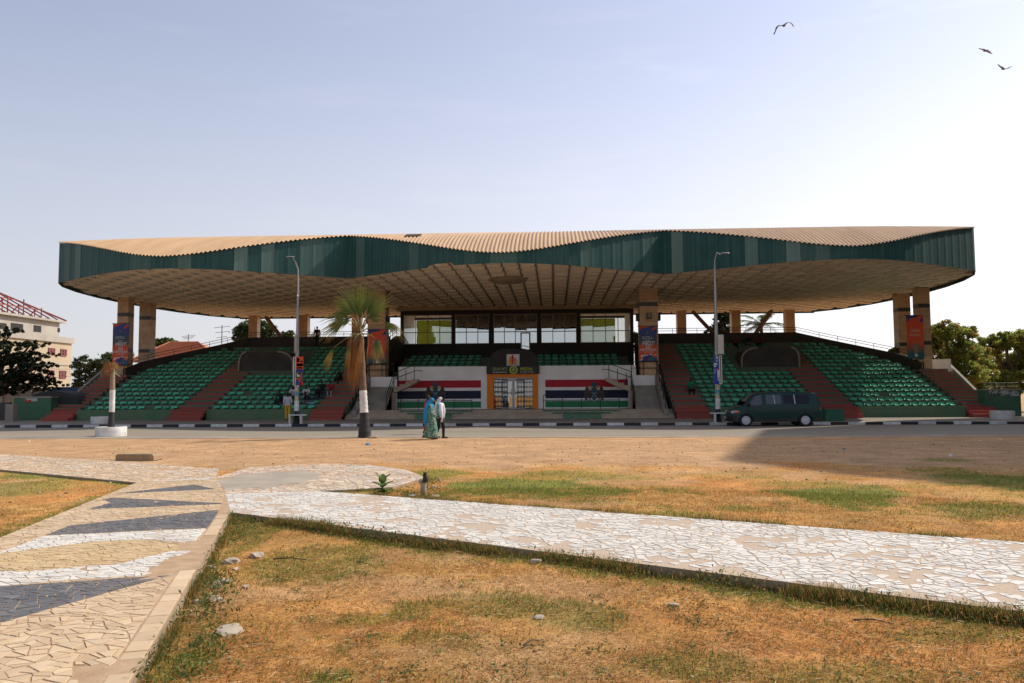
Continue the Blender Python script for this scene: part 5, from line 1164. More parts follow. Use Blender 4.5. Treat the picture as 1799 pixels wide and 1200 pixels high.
def roofed_house():
    Y = 92.; z0 = zY(632, 300, Y); xa, xb = cX(228, Y), cX(384, Y); zr = zY(596.5, 322, Y)
    t = thing('tiled_house', 'house with an orange tiled hip roof behind the left stand', 'house', ((xa+xb)/2, Y+5, 0))
    m_tile = pm('orange roof tile', (.46, .17, .09), (.40, .14, .07), .8, .8, detail=8); MB().box(xa+.8, xb-.8, Y+.8, Y+10, 0, z0).build('wall', pm('blue wall', (.06, .17, .26), (.05, .14, .22), .6, .9), t)
    r0, r1 = Vector((cX(296, Y+5), Y+5, zr)), Vector((cX(346, Y+5), Y+5, zr)); e = [Vector((xa, Y, z0)), Vector((xb, Y, z0)), Vector((xb, Y+10.8, z0)), Vector((xa, Y+10.8, z0))]
    mb = MB().add([*e, r0, r1, *[q-Vector((0, 0, .25)) for q in e]], [(0, 1, 5, 4), (1, 2, 5), (2, 3, 4, 5), (3, 0, 4), (0, 6, 7, 1), (1, 7, 8, 2), (2, 8, 9, 3), (3, 9, 6, 0), (6, 9, 8, 7)]); roof_ = mb.build('roof', m_tile, t)
    for p, q in ((e[0], r0), (e[1], r1), (r0, r1)): MB().tube([p, q], .13, 6).build('ridge_tile', m_tile, roof_)
    rows = MB()
    for k in range(1, 16): f = k/16; rows.bar(e[0].lerp(r0, f)+Vector((0, -.03, .05)), e[1].lerp(r1, f)+Vector((0, -.03, .05)), .07)
    stuff(rows.build('tile_course', m_tile, roof_))
    MB().box(xa-1.2, xb-6, Y-1.3, Y+.7, z0-1.95, z0-1.7).build('porch_roof', m_tile, t)
    for a in (214, 232): x = cX(a, Y); f = MB().box(x-.5, x+.5, Y+.70, Y+.79, z0-3.6, z0-2.2).build('window', m_wpaint, t); MB().box(x-.38, x+.38, Y+.66, Y+.699, z0-3.45, z0-2.35).build('pane', pm('window glass dark2', (.05, .08, .1), None, 1, .2), f)
roofed_house()
def aerial(px, pt, pb, Y, label, yagi):
    x = cX(px, Y); zt, zb = zY(pt, px, Y), zY(pb, px, Y); t = thing('television_aerial', label, 'aerial', (x, Y, 0)); MB().tube([(x, Y, 0), (x, Y, zt)], .06, 6).build('mast', m_galv, t)
    for k in range(3): MB().bar((x-.9+.15*k, Y, zt-.3-.55*k*yagi), (x+.9-.15*k, Y, zt-.15-.55*k*yagi), .05).build('element', m_galv, t)
aerial(388, 571, 600, 85., 'thin television aerial on a mast above the left parapet', 1); aerial(329, 587, 600, 97.8, 'small television aerial above the orange tiled roof', .3)
Y = 130.; x = cX(552, Y); t = thing('minaret', 'pale minaret top rising far behind the left stand', 'minaret', (x, Y, 0)); z = lambda p: zY(p, 552, Y)
MB().lathe([(1., 0), (1., z(596)), (1.25, z(595)), (1.25, z(593)), (.7, z(592.8))], (x, Y, 0), 14).build('tower', m_bplas, t, 40); MB().lathe([(.75, z(593)), (.8, z(590)), (.6, z(587)), (.2, z(584)), (.06, z(575)), (.02, z(573))], (x, Y, 0), 14).build('spire', m_bplas, t, 40)
for k_, (y0_, y1_) in enumerate(((640, 649), (646, 653), (662, 658))):
    p, q = atY(40, y0_, 80), atY(150, y1_, 90); MBc = MB().tube([p, p.lerp(q, .5)-Vector((0, 0, .25)), q], .018, 4); tag(MBc.build('overhead_cable', m_blk), 'thin overhead cable left of the far end columns, %s of three' % ('highest', 'middle', 'lowest')[k_], 'cable', 'overhead cables')
# ---- side structures
def booth(pa, pb, pt, Y, depth, label, bill):
    x0, x1 = cX(pa, Y), cX(pb, Y); z1 = zY(pt, (pa+pb)/2, Y); t = thing('masonry_booth', label, 'booth', ((x0+x1)/2, Y, .15)); MB().box(x0, x1, Y, Y+depth, .1, z1-.1).build('wall', pm('booth green', (.045, .13, .065), (.065, .14, .085), 1.2, .85, detail=9, bump=.2, bscale=20), t); MB().box(x0-.05, x1+.05, Y-.05, Y+depth, z1-.1, z1).build('roof_slab', m_conc, t)
    a, b, c, d = bill; xa, xb, za, zb = rect(a, b, c, d, Y); mb = MB()
    MB().box(xa, xb, Y-.015, Y-.002, za, zb).build('torn_bill', pm('torn bill', (.40, .40, .38), (.045, .10, .055), 3.2, .8, lo=.48, hi=.56, detail=9), t)
    return t
t = booth(25, 90, 696.5, 52.4, 1., 'green painted booth with torn bills at the far left', (40, 697.5, 66, 705)); a = cX(44, 52.38)
for k in range(2): MB().box(a+.25*k, a+.18+.25*k, 52.37, 52.384, 1.46, 1.62).build('bill_print', m_rp, t)
booth(1728.5, 1793, 683, 52.4, .8, 'green painted booth with torn bills at the far right', (1738, 686, 1790, 696))
x0, x1 = cX(1728, 52.6), cX(1791, 52.6); t = thing('booth_railing', 'thin dark railing above the right green booth', 'railing', ((x0+x1)/2, 52.6, 2)); z_ = zY(683, 1760, 52.6)
for h in (.20, .42): MB().tube([(x0, 52.6, z_+h-.05), (x1, 52.6, z_+h-.05)], .022, 6).build('rail', m_blk, t)
for f in (0, .33, .66, 1): x = x0+(x1-x0)*f; MB().tube([(x, 52.6, z_-.02), (x, 52.6, z_+.4)], .02, 6).build('post', m_blk, t)
t = thing('boundary_wall', 'low plastered wall between the right end steps and green booth', 'wall', (cX(1710, 52), 52.5, .2)); MB().box(cX(1691, 56), cX(1740, 56), 56.0, 56.3, .1, zY(690, 1700, 56)).build('wall', m_conc, t); MB().box(cX(1714, 55), cX(1727.6, 55), 54.6, 55.98, .1, zY(685, 1720, 55)).build('pier', m_conc, t)
t = thing('boundary_wall', 'long low dark wall curving off past the left green booth', 'wall', (cX(10, 52), 52.5, .2)); MB().box(cX(-70, 53), cX(24, 53), 52.6, 52.9, 0, 1.45).build('wall', m_vom, t); MB().box(cX(10, 50.9), cX(24.3, 50.9), 50.9, 51.3, .1, 1.35).build('pier', m_conc, t)
xx = cX(104, 54); t = thing('tarpaulin_shelter', 'low dark rounded shelter between the left booth and end steps', 'shelter', (xx, 54, .2)); pr = [(xx-2.2*math.cos(k/10*math.pi), .2+2.05*math.sin(k/10*math.pi)**.7) for k in range(11)]; MB().prism(pr, 53.2, 55.2, 'y').build('cover', pm('dark tarpaulin', (.022, .024, .022), (.03, .032, .03), 2, .8, bump=.4), t, 40)
for s in (-1, 1): MB().tube([(xx+s*2.1, 53.15, .15), (xx+s*2.1, 53.15, 1.0)], .035, 6).build('post', m_blk, t)
xa, xb = cX(90, 62), cX(134, 62); t = thing('shipping_container', 'blue corrugated container behind the left end steps', 'container', ((xa+xb)/2, 63, 0)); mb = MB(); n = 40
pl = [(xa+(xb-xa)*k/n, 62+(.05 if k % 4 in (0, 1) else 0)) for k in range(n+1)]+[(xb, 64.4), (xa, 64.4)]; MB().prism(pl, .1, zY(680, 110, 62)).build('wall', pm('container blue', (.035, .085, .16), (.03, .07, .13), 1.2, .6), t); lettering('T', cX(103, 61.9), 61.97, zY(694, 103, 62), .34, m_wp, t, ext=.01, bold=.02)
xa, xb = cX(-60, 66), cX(92, 66); t = thing('boundary_wall', 'pale roadside wall under the dark spreading tree', 'wall', ((xa+xb)/2, 66, 0)); MB().box(xa, xb, 66, 66.25, 0, zY(692, 60, 66)+.35).build('wall', m_bplas, t); MB().box(xa, xb, 65.93, 66.32, zY(692, 60, 66)+.352, zY(692, 60, 66)+.44).build('coping', m_bplas, t)
for k in range(6): x = xa+(xb-xa)*(k+.5)/6; MB().box(x-.2, x+.2, 65.8, 65.998, 0, zY(692, 60, 66)+.34).build('pier', m_bplas, t)
xa, xb = cX(1447, 47.5), cX(1480, 47.5); t = thing('utility_box', 'green painted box on the pavement behind the van', 'box', ((xa+xb)/2, 47.5, .16)); MB().box(xa, xb, 47.3, 47.95, .15, .80).build('body', pm('box green', (.012, .13, .07), (.02, .1, .06), 3, .6), t); MB().box(xa-.02, xb+.02, 47.28, 47.97, .80, .84).build('lid', pm('box green dark', (.012, .1, .055), None, 3, .6), t)
# invented building out of frame, footprint shaped to throw the shadow over the lawn
h = 24.; dsp = Vector((SUNV.x, SUNV.y))*(h/SUNV.z)
sh = [gr(1340, 755).xy, gr(1300, 782).xy, gr(1262, 814).xy, gr(1480, 842).xy, gr(1799, 872).xy]
ft = [tuple(p+dsp) for p in sh]+[(60, 14), (66, 62), tuple(sh[0]+dsp+Vector((9, 7.2)))]
t = thing('shadow_block', 'invented tall pale block outside the frame at right, added to cast the big shadow', 'building', (46, 40, 0)); MB().prism(ft[::-1], 0, h).build('wall', m_bplas, t)
for k in range(7):
    for i in range(len(ft)-1):
        a, b = Vector(ft[i]), Vector(ft[i+1]); n_ = int((b-a).length/4); e_ = (b-a).normalized() if (b-a).length else Vector((1, 0)); o_ = Vector((e_.y, -e_.x))
        for j in range(n_): c = a.lerp(b, (j+.5)/n_)-o_*.0; M = Matrix.Rotation(math.atan2(e_.y, e_.x), 3, 'Z'); MB().obox((c.x, c.y, 2.2+3.1*k), (1.6, .1, 1.5), M).build('window', m_open, t)
# ================================================================== TREES
def quads(Cn, size, rs, up=.35):
    """leaf-sized quads at centres Cn"""
    n = len(Cn); a = rs.normal(size=(n, 3)); a /= np.linalg.norm(a, axis=1)[:, None]; b = rs.normal(size=(n, 3)); b -= a*(a*b).sum(1)[:, None]; b /= np.linalg.norm(b, axis=1)[:, None]
    s = size*rs.uniform(.55, 1.35, n)[:, None]; a, b = a*s, b*s*.55; V = np.stack([Cn-a*.9, Cn-b*.6+a*.05, Cn+a, Cn+b*.6+a*.05], 1).reshape(-1, 3); return V, np.arange(n*4).reshape(n, 4)
m_leaf = attr_mat('leaf', .6, .55, .3); m_bark = pm('bark', (.12, .085, .055), (.07, .05, .035), 4, .95, bump=.5, stretch=(1, 1, .3))
def tree(name, label, base, clumps, n, size, c1, c2, trunk=.3, cat='tree', group=None, seed=0, c3=None):
    """clumps: (x,y,z,rx,ry,rz) in world; foliage in many small sub-clumps"""
    rs = np.random.RandomState(seed+3); base = Vector(base); t = thing(name, label, cat, base, group); wts = np.array([c[3]*c[4]*c[5] for c in clumps])**.7; wts /= wts.sum(); P, CL = [], []
    for c, w in zip(clumps, wts):
        m = max(8, int(n*w)); ns = max(5, int(m/45)); d = rs.normal(size=(ns, 3)); d /= np.linalg.norm(d, axis=1)[:, None]; r = rs.uniform(.35, 1., ns)**.6; sc = np.array(c[3:6]); cen = np.array(c[:3])+d*r[:, None]*sc
        k = rs.randint(0, ns, m); q = cen[k]+rs.normal(size=(m, 3))*sc.min()*.13*np.array([1.25, 1.25, .8]); P.append(q)
        f = rs.rand(ns)[k][:, None]; b = rs.uniform(.75, 1.25, m)[:, None]; cc = np.array(c1)*(1-f)+np.array(c2)*f
        if c3 is not None: g = (rs.rand(ns)[k] > .80)[:, None]*rs.uniform(.3, .9, m)[:, None]; cc = cc*(1-g)+np.array(c3)*g
        CL.append(cc*b)
    P = np.concatenate(P); CL = np.concatenate(CL); V, F = quads(P, size, rs); ob('crown', np_mesh('crown', V, F, m_leaf, np.repeat(CL, 4, 0)), t)
    top = Vector((np.mean([c[0] for c in clumps]), np.mean([c[1] for c in clumps]), np.mean([c[2] for c in clumps]))); fork = base.lerp(top, .45); tr = MB().tube([base-Vector((0, 0, .2)), base.lerp(fork, .5)+Vector((.1, 0, 0)), fork], [trunk*1.25, trunk, trunk*.8], 10); br = MB()
    trk = tr.build('trunk', m_bark, t, 60)
    for c in clumps:
        e = Vector(c[:3]); br.tube([fork, fork.lerp(e, .5)+Vector((0, 0, .08*(e-fork).length)), e, e+Vector((rs.uniform(-.5, .5)*c[3], rs.uniform(-.5, .5)*c[4], .5*c[5]))], [trunk*.55, trunk*.38, trunk*.2, trunk*.05], 6)
        for k in range(3): d = Vector((rs.uniform(-.8, .8)*c[3], rs.uniform(-.8, .8)*c[4], rs.uniform(-.4, .7)*c[5])); br.tube([fork.lerp(e, .7), e+d*.5, e+d], [trunk*.22, trunk*.13, trunk*.03], 5)
    br.build('branch', m_bark, t, 60); return t
def cl(px, py, Y, rpx, rpy, rd=None): p = atY(px, py, Y); k = Y/1400; return (p.x, p.y, p.z, rpx*k, rd if rd else rpx*k*.8, rpy*k)
DK1, DK2 = (.010, .020, .010), (.022, .038, .014)
tree('flat_topped_tree', 'dark flat layered spreading tree at the left edge', (cX(-40, 62), 62, 0), [cl(x, y, 61+random.uniform(-1.5, 2), rx, ry, 2.2) for x, y, rx, ry in ((0, 582, 40, 8), (-50, 600, 60, 14), (20, 608, 48, 9), (55, 604, 26, 6), (-20, 625, 60, 12), (50, 626, 36, 8), (78, 622, 14, 4), (30, 645, 44, 9), (65, 642, 20, 5), (-10, 658, 60, 10), (48, 664, 40, 9), (80, 672, 20, 6), (10, 682, 46, 7), (90, 676, 10, 4), (40, 680, 30, 6), (-60, 650, 50, 30), (60, 655, 34, 8), (86, 684, 18, 4), (20, 668, 60, 12), (-10, 690, 50, 6), (70, 640, 22, 5), (5, 630, 50, 12))], 36000, .14, DK1, DK2, .3, seed=1)
MG1, MG2, YG = (.07, .105, .03), (.15, .185, .055), (.13, .085, .025)
tree('broadleaf_tree', 'thin grey green tree behind the far left end steps', (cX(155, 84), 84, 0), [cl(x, y, 84, rx, ry) for x, y, rx, ry in ((148, 640, 22, 14), (138, 662, 14, 14), (165, 650, 18, 16), (180, 640, 14, 14), (150, 675, 22, 10), (128, 680, 12, 8))], 7000, .17, (.06, .075, .035), (.10, .11, .05), .25, seed=2)
tree('broadleaf_tree', 'green bushy tree peeping between the left end column pair', (cX(196, 86), 86, 0), [cl(x, y, 86, rx, ry) for x, y, rx, ry in ((192, 632, 14, 16), (212, 640, 14, 18), (226, 622, 10, 14))], 5000, .18, MG1, MG2, .25, seed=3)
tree('broadleaf_tree', 'low green tree top left of the orange tiled roof', (cX(280, 104), 104, 0), [cl(x, y, 104, rx, ry) for x, y, rx, ry in ((275, 603, 13, 7), (292, 601, 14, 7), (305, 604, 10, 6))], 4000, .2, MG1, MG2, .25, seed=4)
tree('broadleaf_tree', 'rounded green tree behind the back column left of the brace', (cX(436, 82), 82, 0), [cl(x, y, 82, rx, ry) for x, y, rx, ry in ((425, 582, 18, 14), (445, 574, 22, 14), (466, 578, 18, 14), (420, 595, 16, 10), (472, 592, 14, 10), (448, 592, 24, 12))], 11000, .15, MG1, (.07, .10, .03), .3, seed=5)
tree('broadleaf_tree', 'small bush top right of the left diagonal brace', (cX(505, 88), 88, 0), [cl(x, y, 88, rx, ry) for x, y, rx, ry in ((498, 590, 12, 7), (508, 588, 10, 8), (490, 594, 8, 5))], 2500, .17, MG1, MG2, .2, seed=6)
tree('broadleaf_tree', 'dark green tree behind the right stand between two back columns', (cX(1272, 82), 82, 0), [cl(x, y, 82, rx, ry) for x, y, rx, ry in ((1264, 562, 11, 12), (1276, 556, 14, 12), (1258, 580, 12, 12), (1274, 578, 18, 14), (1246, 585, 10, 6))], 8000, .15, (.035, .055, .02), (.08, .10, .035), .3, seed=7)
tree('broadleaf_tree', 'slim green tree in the gap beside the press box right end', (cX(1117, 84), 84, 0), [cl(x, y, 84, rx, ry) for x, y, rx, ry in ((1117, 595, 6, 12), (1119, 610, 6, 12))], 2000, .16, MG1, (.11, .12, .03), .2, seed=8)
tree('flowering_tree', 'yellow green and rust tree right of the light bulb banner', (cX(1665, 64), 64, 0), [cl(x, y, 64+random.uniform(-2, 2), rx, ry) for x, y, rx, ry in ((1640, 590, 26, 22), (1662, 582, 26, 18), (1690, 588, 24, 18), (1705, 585, 12, 12), (1650, 622, 34, 22), (1690, 618, 30, 20), (1625, 620, 16, 24), (1720, 630, 24, 22), (1700, 655, 34, 22), (1735, 652, 18, 18), (1660, 660, 30, 18), (1720, 675, 30, 14), (1570, 625, 14, 14), (1580, 640, 14, 14))], 30000, .155, (.13, .17, .035), (.34, .37, .08), .35, c3=(.36, .20, .06), seed=9)
tree('broadleaf_tree', 'big olive green tree at the right edge behind the booth', (cX(1775, 74), 74, 0), [cl(x, y, 74+random.uniform(-2, 2), rx, ry) for x, y, rx, ry in ((1740, 605, 26, 16), (1765, 600, 24, 16), (1795, 598, 26, 18), (1830, 605, 40, 26), (1750, 635, 30, 18), (1785, 640, 34, 24), (1830, 645, 40, 30), (1790, 670, 44, 20), (1740, 670, 24, 16))], 26000, .19, (.10, .13, .022), (.30, .31, .055), .4, seed=10)
def coconut(px, pb, pc, Y, label):
    b = Vector((cX(px, Y), Y, 0)); c = atY(px, pc, Y); t = thing('coconut_palm', label, 'palm tree', b); MB().tube([b, b.lerp(c, .5)+Vector((.2, 0, 0)), c], [.3, .2, .16], 10).build('trunk', m_bark, t, 60); rs = np.random.RandomState(5)
    for k in range(16):
        a = 2*math.pi*k/16+rs.uniform(-.2, .2); el = rs.uniform(-.15, 1.25); L = rs.uniform(2.6, 3.6); d = Vector((math.cos(a)*math.cos(el), math.sin(a)*math.cos(el), math.sin(el))); pts = [c+d*L*s-Vector((0, 0, 1.5*s*s)) for s in np.linspace(0, 1, 9)]; V, F, CL = [], [], []
        sd = d.cross(Vector((0, 0, 1))); sd = sd.normalized() if sd.length > .05 else Vector((1, 0, 0))
        for i in range(2, 45):
            s = i/45; p = pts[min(7, int(s*8))].lerp(pts[min(8, int(s*8)+1)], s*8-int(s*8))
            for sg in (-1, 1):
                l = .85*math.sin(math.pi*min(1, s*.9+.1))**.6; e = p+sd*sg*l*.75+d*l*.45-Vector((0, 0, l*rs.uniform(.15, .6))); w = d*.035; q = len(V); V += [p-w, p+w, e]; F.append((q, q+1, q+2)); CL += [Vector((.055, .085, .028))*rs.uniform(.6, 1.5)]*3
        ob('frond', np_mesh('frond', np.array(V), np.array(F), m_leaf, np.array(CL)), t)
coconut(1337, 590, 570, 80., 'coconut palm behind the right stand, fronds between the back columns')
# ================================================================== SMALL THINGS ON THE GROUND
m_rock = pm('pale rock', (.42, .35, .27), (.30, .25, .19), 5, .9, bump=.5, bscale=22, rnd=.1)
def rock(px, py, w, h, label, base=0., m=None, flat=1., name='stone', seed=None):
    base = base or gz(*gr(px, py).xy); c = gr(px, py, base); k = c.y/1400; r = w*k/2; hh = h*k*.9; bm = bmesh.new(); bmesh.ops.create_icosphere(bm, subdivisions=3, radius=1); rs = np.random.RandomState(seed or int(px*7+py)); off = rs.rand(3)*50
    for v in bm.verts:
        n = (fbm(np.array([v.co.x*1.3+off[0]+v.co.z]), np.array([v.co.y*1.3+off[1]-v.co.z]), 3)[0]-.5)*.9; v.co *= 1+n; v.co.z = max(-.5, min(.72, v.co.z)); v.co.x *= r; v.co.y *= r*.75*flat; v.co.z *= hh*.9
    me = bpy.data.meshes.new(name); bm.to_mesh(me); bm.free(); me.materials.append(m or m_rock); me.polygons.foreach_set('use_smooth', [True]*len(me.polygons)); me.set_sharp_from_angle(angle=math.radians(35))
    o = ob(name, me, None, (c.x, c.y+r*.4, base+hh*.25), (0, 0, rs.uniform(0, 6))); return tag(o, label, 'stone', 'loose stones on the lawn')
for a in ((449, 980, 26, 10, 'pale lumpy stone right of the mosaic path near the lawn edge'), (405, 990, 30, 10, 'flat pale stone touching weeds by the broken path corner'), (413, 1003, 16, 6, 'small flat stone just below the broken path corner'), (369, 999, 16, 7, 'small stone against the path side at the broken corner'), (387, 1026, 34, 8, 'long flat stone among the green weeds'), (378, 1034, 20, 9, 'blocky stone in front of the long flat stone'), (370, 1058, 36, 11, 'wide pale stone lying in the weeds beside the path'), (344, 1062, 16, 9, 'small stone against the path left of the wide stone'), (430, 1033, 15, 6, 'small lone stone right of the weeds'), (397, 1113, 58, 12, 'largest flat stone, lowest on the lawn near the path'), (948, 1088, 22, 6, 'grey stone alone on the front lawn, middle'), (941, 990, 20, 8, 'grey stone below the edge of the white tile path'), (1453, 1053, 10, 9, 'small brown stone below the white tile path, right'), (1183, 1065, 18, 5, 'flat brownish stone on the lawn right of middle'), (725, 872, 22, 4, 'flat stone left of the concrete stub'), (764, 874, 28, 5, 'flat stone right of the concrete stub'), (761, 858, 7, 6, 'white pebble beside the concrete stub'), (771, 844, 6, 4, 'tiny white pebble past the concrete stub')): rock(*a)
c0 = gr(238, 811, .07); k = c0.y/1400; t = thing('concrete_block', 'weathered concrete block lying on bare soil left of the plaza', 'concrete block', c0); mb = MB(); w = 37*k; prof = [(0, 0), (w*1.9, 0), (w*1.9, .16), (w*1.82, .22), (.05, .22), (0, .18)]; bmk = MB().prism([(c0.x-w+a, b+.05) for a, b in prof], c0.y, c0.y+.5, 'y'); bmk.build('block', pm('weathered concrete', (.36, .25, .15), (.28, .19, .11), 5, .95, bump=.6, bscale=14, detail=9), t); MB().box(c0.x-w-.06, c0.x+w*.9, c0.y-.03, c0.y+.53, -.02, .10).build('footing', pm('weathered concrete', (1, 1, 1)), t)
c0 = gr(744, 871, .08); t = thing('lamp_stub', 'concrete pipe stub with a rusty broken lamp fitting on the lawn', 'lamp stub', c0); k = c0.y/1400; r = 5.4*k; h_ = 23*k
h_ += 0; MB().lathe([(r, -.05), (r, h_-.02), (r*.96, h_), (r*.7, h_), (r*.68, h_-.08)], c0, 20).build('pipe', pm('stub concrete', (.38, .32, .22), (.28, .23, .15), 6, .9, bump=.4), t, 40); m_rust = pm('rust', (.10, .04, .02), (.04, .025, .02), 9, .8, bump=.4)
MB().obox((c0.x+.02, c0.y, c0.z+h_+.09), (.05, .08, .17), Matrix.Rotation(.1, 3, 'Y')).build('fitting', m_blk, t); MB().obox((c0.x+.055, c0.y-.02, c0.z+h_+.06), (.05, .08, .09), Matrix.Rotation(-.3, 3, 'Y')).build('bracket', m_rust, t); MB().ell((c0.x-.05, c0.y-.02, c0.z+h_+.02), (.035, .035, .035), 8, 6).build('cap', pm('cap grey', (.4, .34, .27), None, 5, .9), t)
# milkweed
c0 = gr(672, 868, .08); t = thing('milkweed_plant', 'broad leaved green milkweed plant beside the plaza', 'plant', c0); m_mw = attr_mat('milkweed leaf', .5, .25); stm = MB()
for k, (a, el, h, L) in enumerate(((.3, 1.05, .24, .24), (3.4, 1.15, .25, .25), (1.8, 1.1, .24, .22), (4.9, 1.0, .22, .22), (.1, .65, .16, .24), (3.1, .6, .16, .23), (1.5, .6, .14, .2), (4.6, .55, .15, .2), (5.6, .35, .08, .22), (2.6, .2, .10, .18), (.9, .25, .08, .18), (3.9, .3, .1, .18), (5., .15, .05, .17), (2.1, .2, .06, .17), (.0, .1, .05, .17), (3.3, .1, .04, .17))):
    p = Vector((c0.x, c0.y, h*.8+c0.z)); d = Vector((math.cos(a)*math.cos(el), math.sin(a)*math.cos(el), math.sin(el))); s_ = d.cross(Vector((0, 0, 1))).normalized(); n_ = s_.cross(d); V, F = [], []
    for j in range(7): L *= .978; q = j/6; w = .07*math.sin(math.pi*min(1, q*.86+.12))**.8; m_ = p+d*L*q-n_*(.05*q*q); V += [m_-s_*w+n_*.02, m_, m_+s_*w+n_*.02]
    for j in range(6): F += [(3*j, 3*j+1, 3*j+4, 3*j+3), (3*j+1, 3*j+2, 3*j+5, 3*j+4)]
    ob('leaf', np_mesh('leaf', np.array(V), np.array(F), m_mw, np.tile(np.array([.12, .20, .055])*random.uniform(.7, 1.3), (len(V), 1)), True), t)
MB().tube([(c0.x, c0.y, -.02), (c0.x, c0.y, .34+.04)], [.014, .008], 6).build('stem', pm('milkweed stem', (.15, .18, .06), None, 4, .7), t)
def litter(px, py, s, c, label, name='plastic_bag', base=0.):
    o = rock(px, py, s, s*.5, label, base, pm('litter %d%d' % (px, py), c, None, 5, .5), 1., name); o['category'] = 'litter'; o['group'] = 'scattered litter'
litter(646, 782, 9, (.03, .22, .55), 'crumpled blue plastic bag on bare soil below the palm'); litter(50, 776, 4, (.7, .7, .68), 'white scrap of paper by the road at the far left', 'paper_scrap'); litter(1758, 773, 4, (.7, .65, .62), 'white scrap of paper by the road at the far right', 'paper_scrap'); litter(1722, 776, 4, (.62, .55, .5), 'pale scrap of paper left of the far right scrap', 'paper_scrap'); litter(1483, 790, 7, (.2, .2, .22), 'grey scrap in the tall shadow on bare soil', 'paper_scrap'); litter(1670, 802, 8, (.6, .57, .52), 'white scrap in the shadow on bare soil at right', 'paper_scrap')
c0 = gr(1790, 1106, 0); o = MB().obox((c0.x, c0.y, .03), (.12, .1, .05), Matrix.Rotation(.4, 3, 'Z')); tag(ob('wood_offcut', o.mesh('wood_offcut', pm('offcut', (.55, .42, .28), None, 5, .8))), 'small pale block of wood at the right edge of the lawn', 'wood'); 
for i_, (a, b, lb) in enumerate((((1500, 1093), (1572, 1101), 'thin fallen stick lying on the front lawn at right'), ((920, 1138), (948, 1130), 'short dry twig on the front lawn, middle'), ((480, 985), (540, 987), 'thin dark twig on the lawn near the pale lumpy stone'))): p, q = gr(*a), gr(*b); tag(MB().tube([p+Vector((0, 0, .02)), p.lerp(q, .5)+Vector((0, .02, .035)), q+Vector((0, 0, .02))], [.009, .007, .004], 5).build('stick', m_bark, None, 60), lb, 'stick')
# birds
m_bird = pm('bird brown', (.05, .04, .032), (.10, .08, .06), 8, .8); m_birdl = pm('bird pale', (.16, .14, .12), None, 8, .8)
def bird(px, py, Y, wing, rot, label, m, pale):
    c = atY(px, py, Y); t = thing('bird', label, 'bird', c, 'birds of prey in the sky', 0); t.rotation_euler = rot; lob('body', MB().ell((0, 0, 0), (.10, .26, .09), 12, 8).ell((0, .27, .03), (.06, .08, .06), 10, 6).mesh('body', m, 60), t)
    lob('tail', MB().prism([(-.05, -.2), (.05, -.2), (.14, -.52), (.05, -.48), (0, -.47), (-.05, -.48), (-.14, -.52)], -.012, .012).mesh('tail', m), t); lob('beak', MB().tube([(0, .34, .03), (0, .40, .0)], [.02, .004], 6).mesh('beak', m_blk), t)
    for s in (-1, 1):
        pts = wing[0 if s < 0 else 1]; V = []; F = []; ch = [.42, .48, .44, .36, .22]
        for (a, z), w in zip(pts, ch): V += [(s*a, .12, z), (s*a, .12-w, z-.02), (s*a, .12, z-.025), (s*a, .12-w, z-.035)]
        for i in range(len(pts)-1): a = 4*i; F += [(a, a+4, a+5, a+1), (a+2, a+3, a+7, a+6), (a, a+2, a+6, a+4), (a+1, a+5, a+7, a+3)]
        k = len(pts)-1; F += [(0, 1, 3, 2), (4*k, 4*k+2, 4*k+3, 4*k+1)]; mb = MB().add(V, F); x, z = pts[-1]; xp, zp = pts[-2]; d = Vector((x-xp, 0, z-zp)).normalized()
        for j in range(5): r = Vector((s*x, .10-j*.035, z)); e = r+Vector((s*d.x*.22, -.02-.03*j, d.z*.22)); mb.tube([r-Vector((s*d.x*.05, 0, d.z*.05)), e], [.018, .006], 4)
        lob('wing', mb.mesh('wing', m), t)
up_ = [(.06, .03), (.28, .13), (.48, .12), (.62, .02), (.74, -.10)]; dn_ = [(.06, .03), (.28, .12), (.45, .06), (.58, -.08), (.68, -.24)]
bird(1377, 45, 58, (dn_, [(.06, .03), (.25, .14), (.42, .14), (.55, .05), (.60, -.06)]), (.35, 0, -.6), 'nearest dark bird of prey, wings arched, top right sky', m_bird, 0)
fl = [(.06, .0), (.22, .03), (.4, .03), (.56, .02), (.68, 0)]; bird(1731, 89.5, 92, (fl, fl), (.2, .33, .2), 'small pale gliding bird, upper of the two at far right', m_birdl, 1)
vv = [(.06, .0), (.2, .10), (.36, .20), (.5, .28), (.62, .36)]; bird(1763, 121.5, 88, (vv, [(.06, 0), (.22, .05), (.4, .11), (.56, .17), (.7, .24)]), (.3, 0, .2), 'small bird with raised wings, lower of the two at far right', m_birdl, 1)
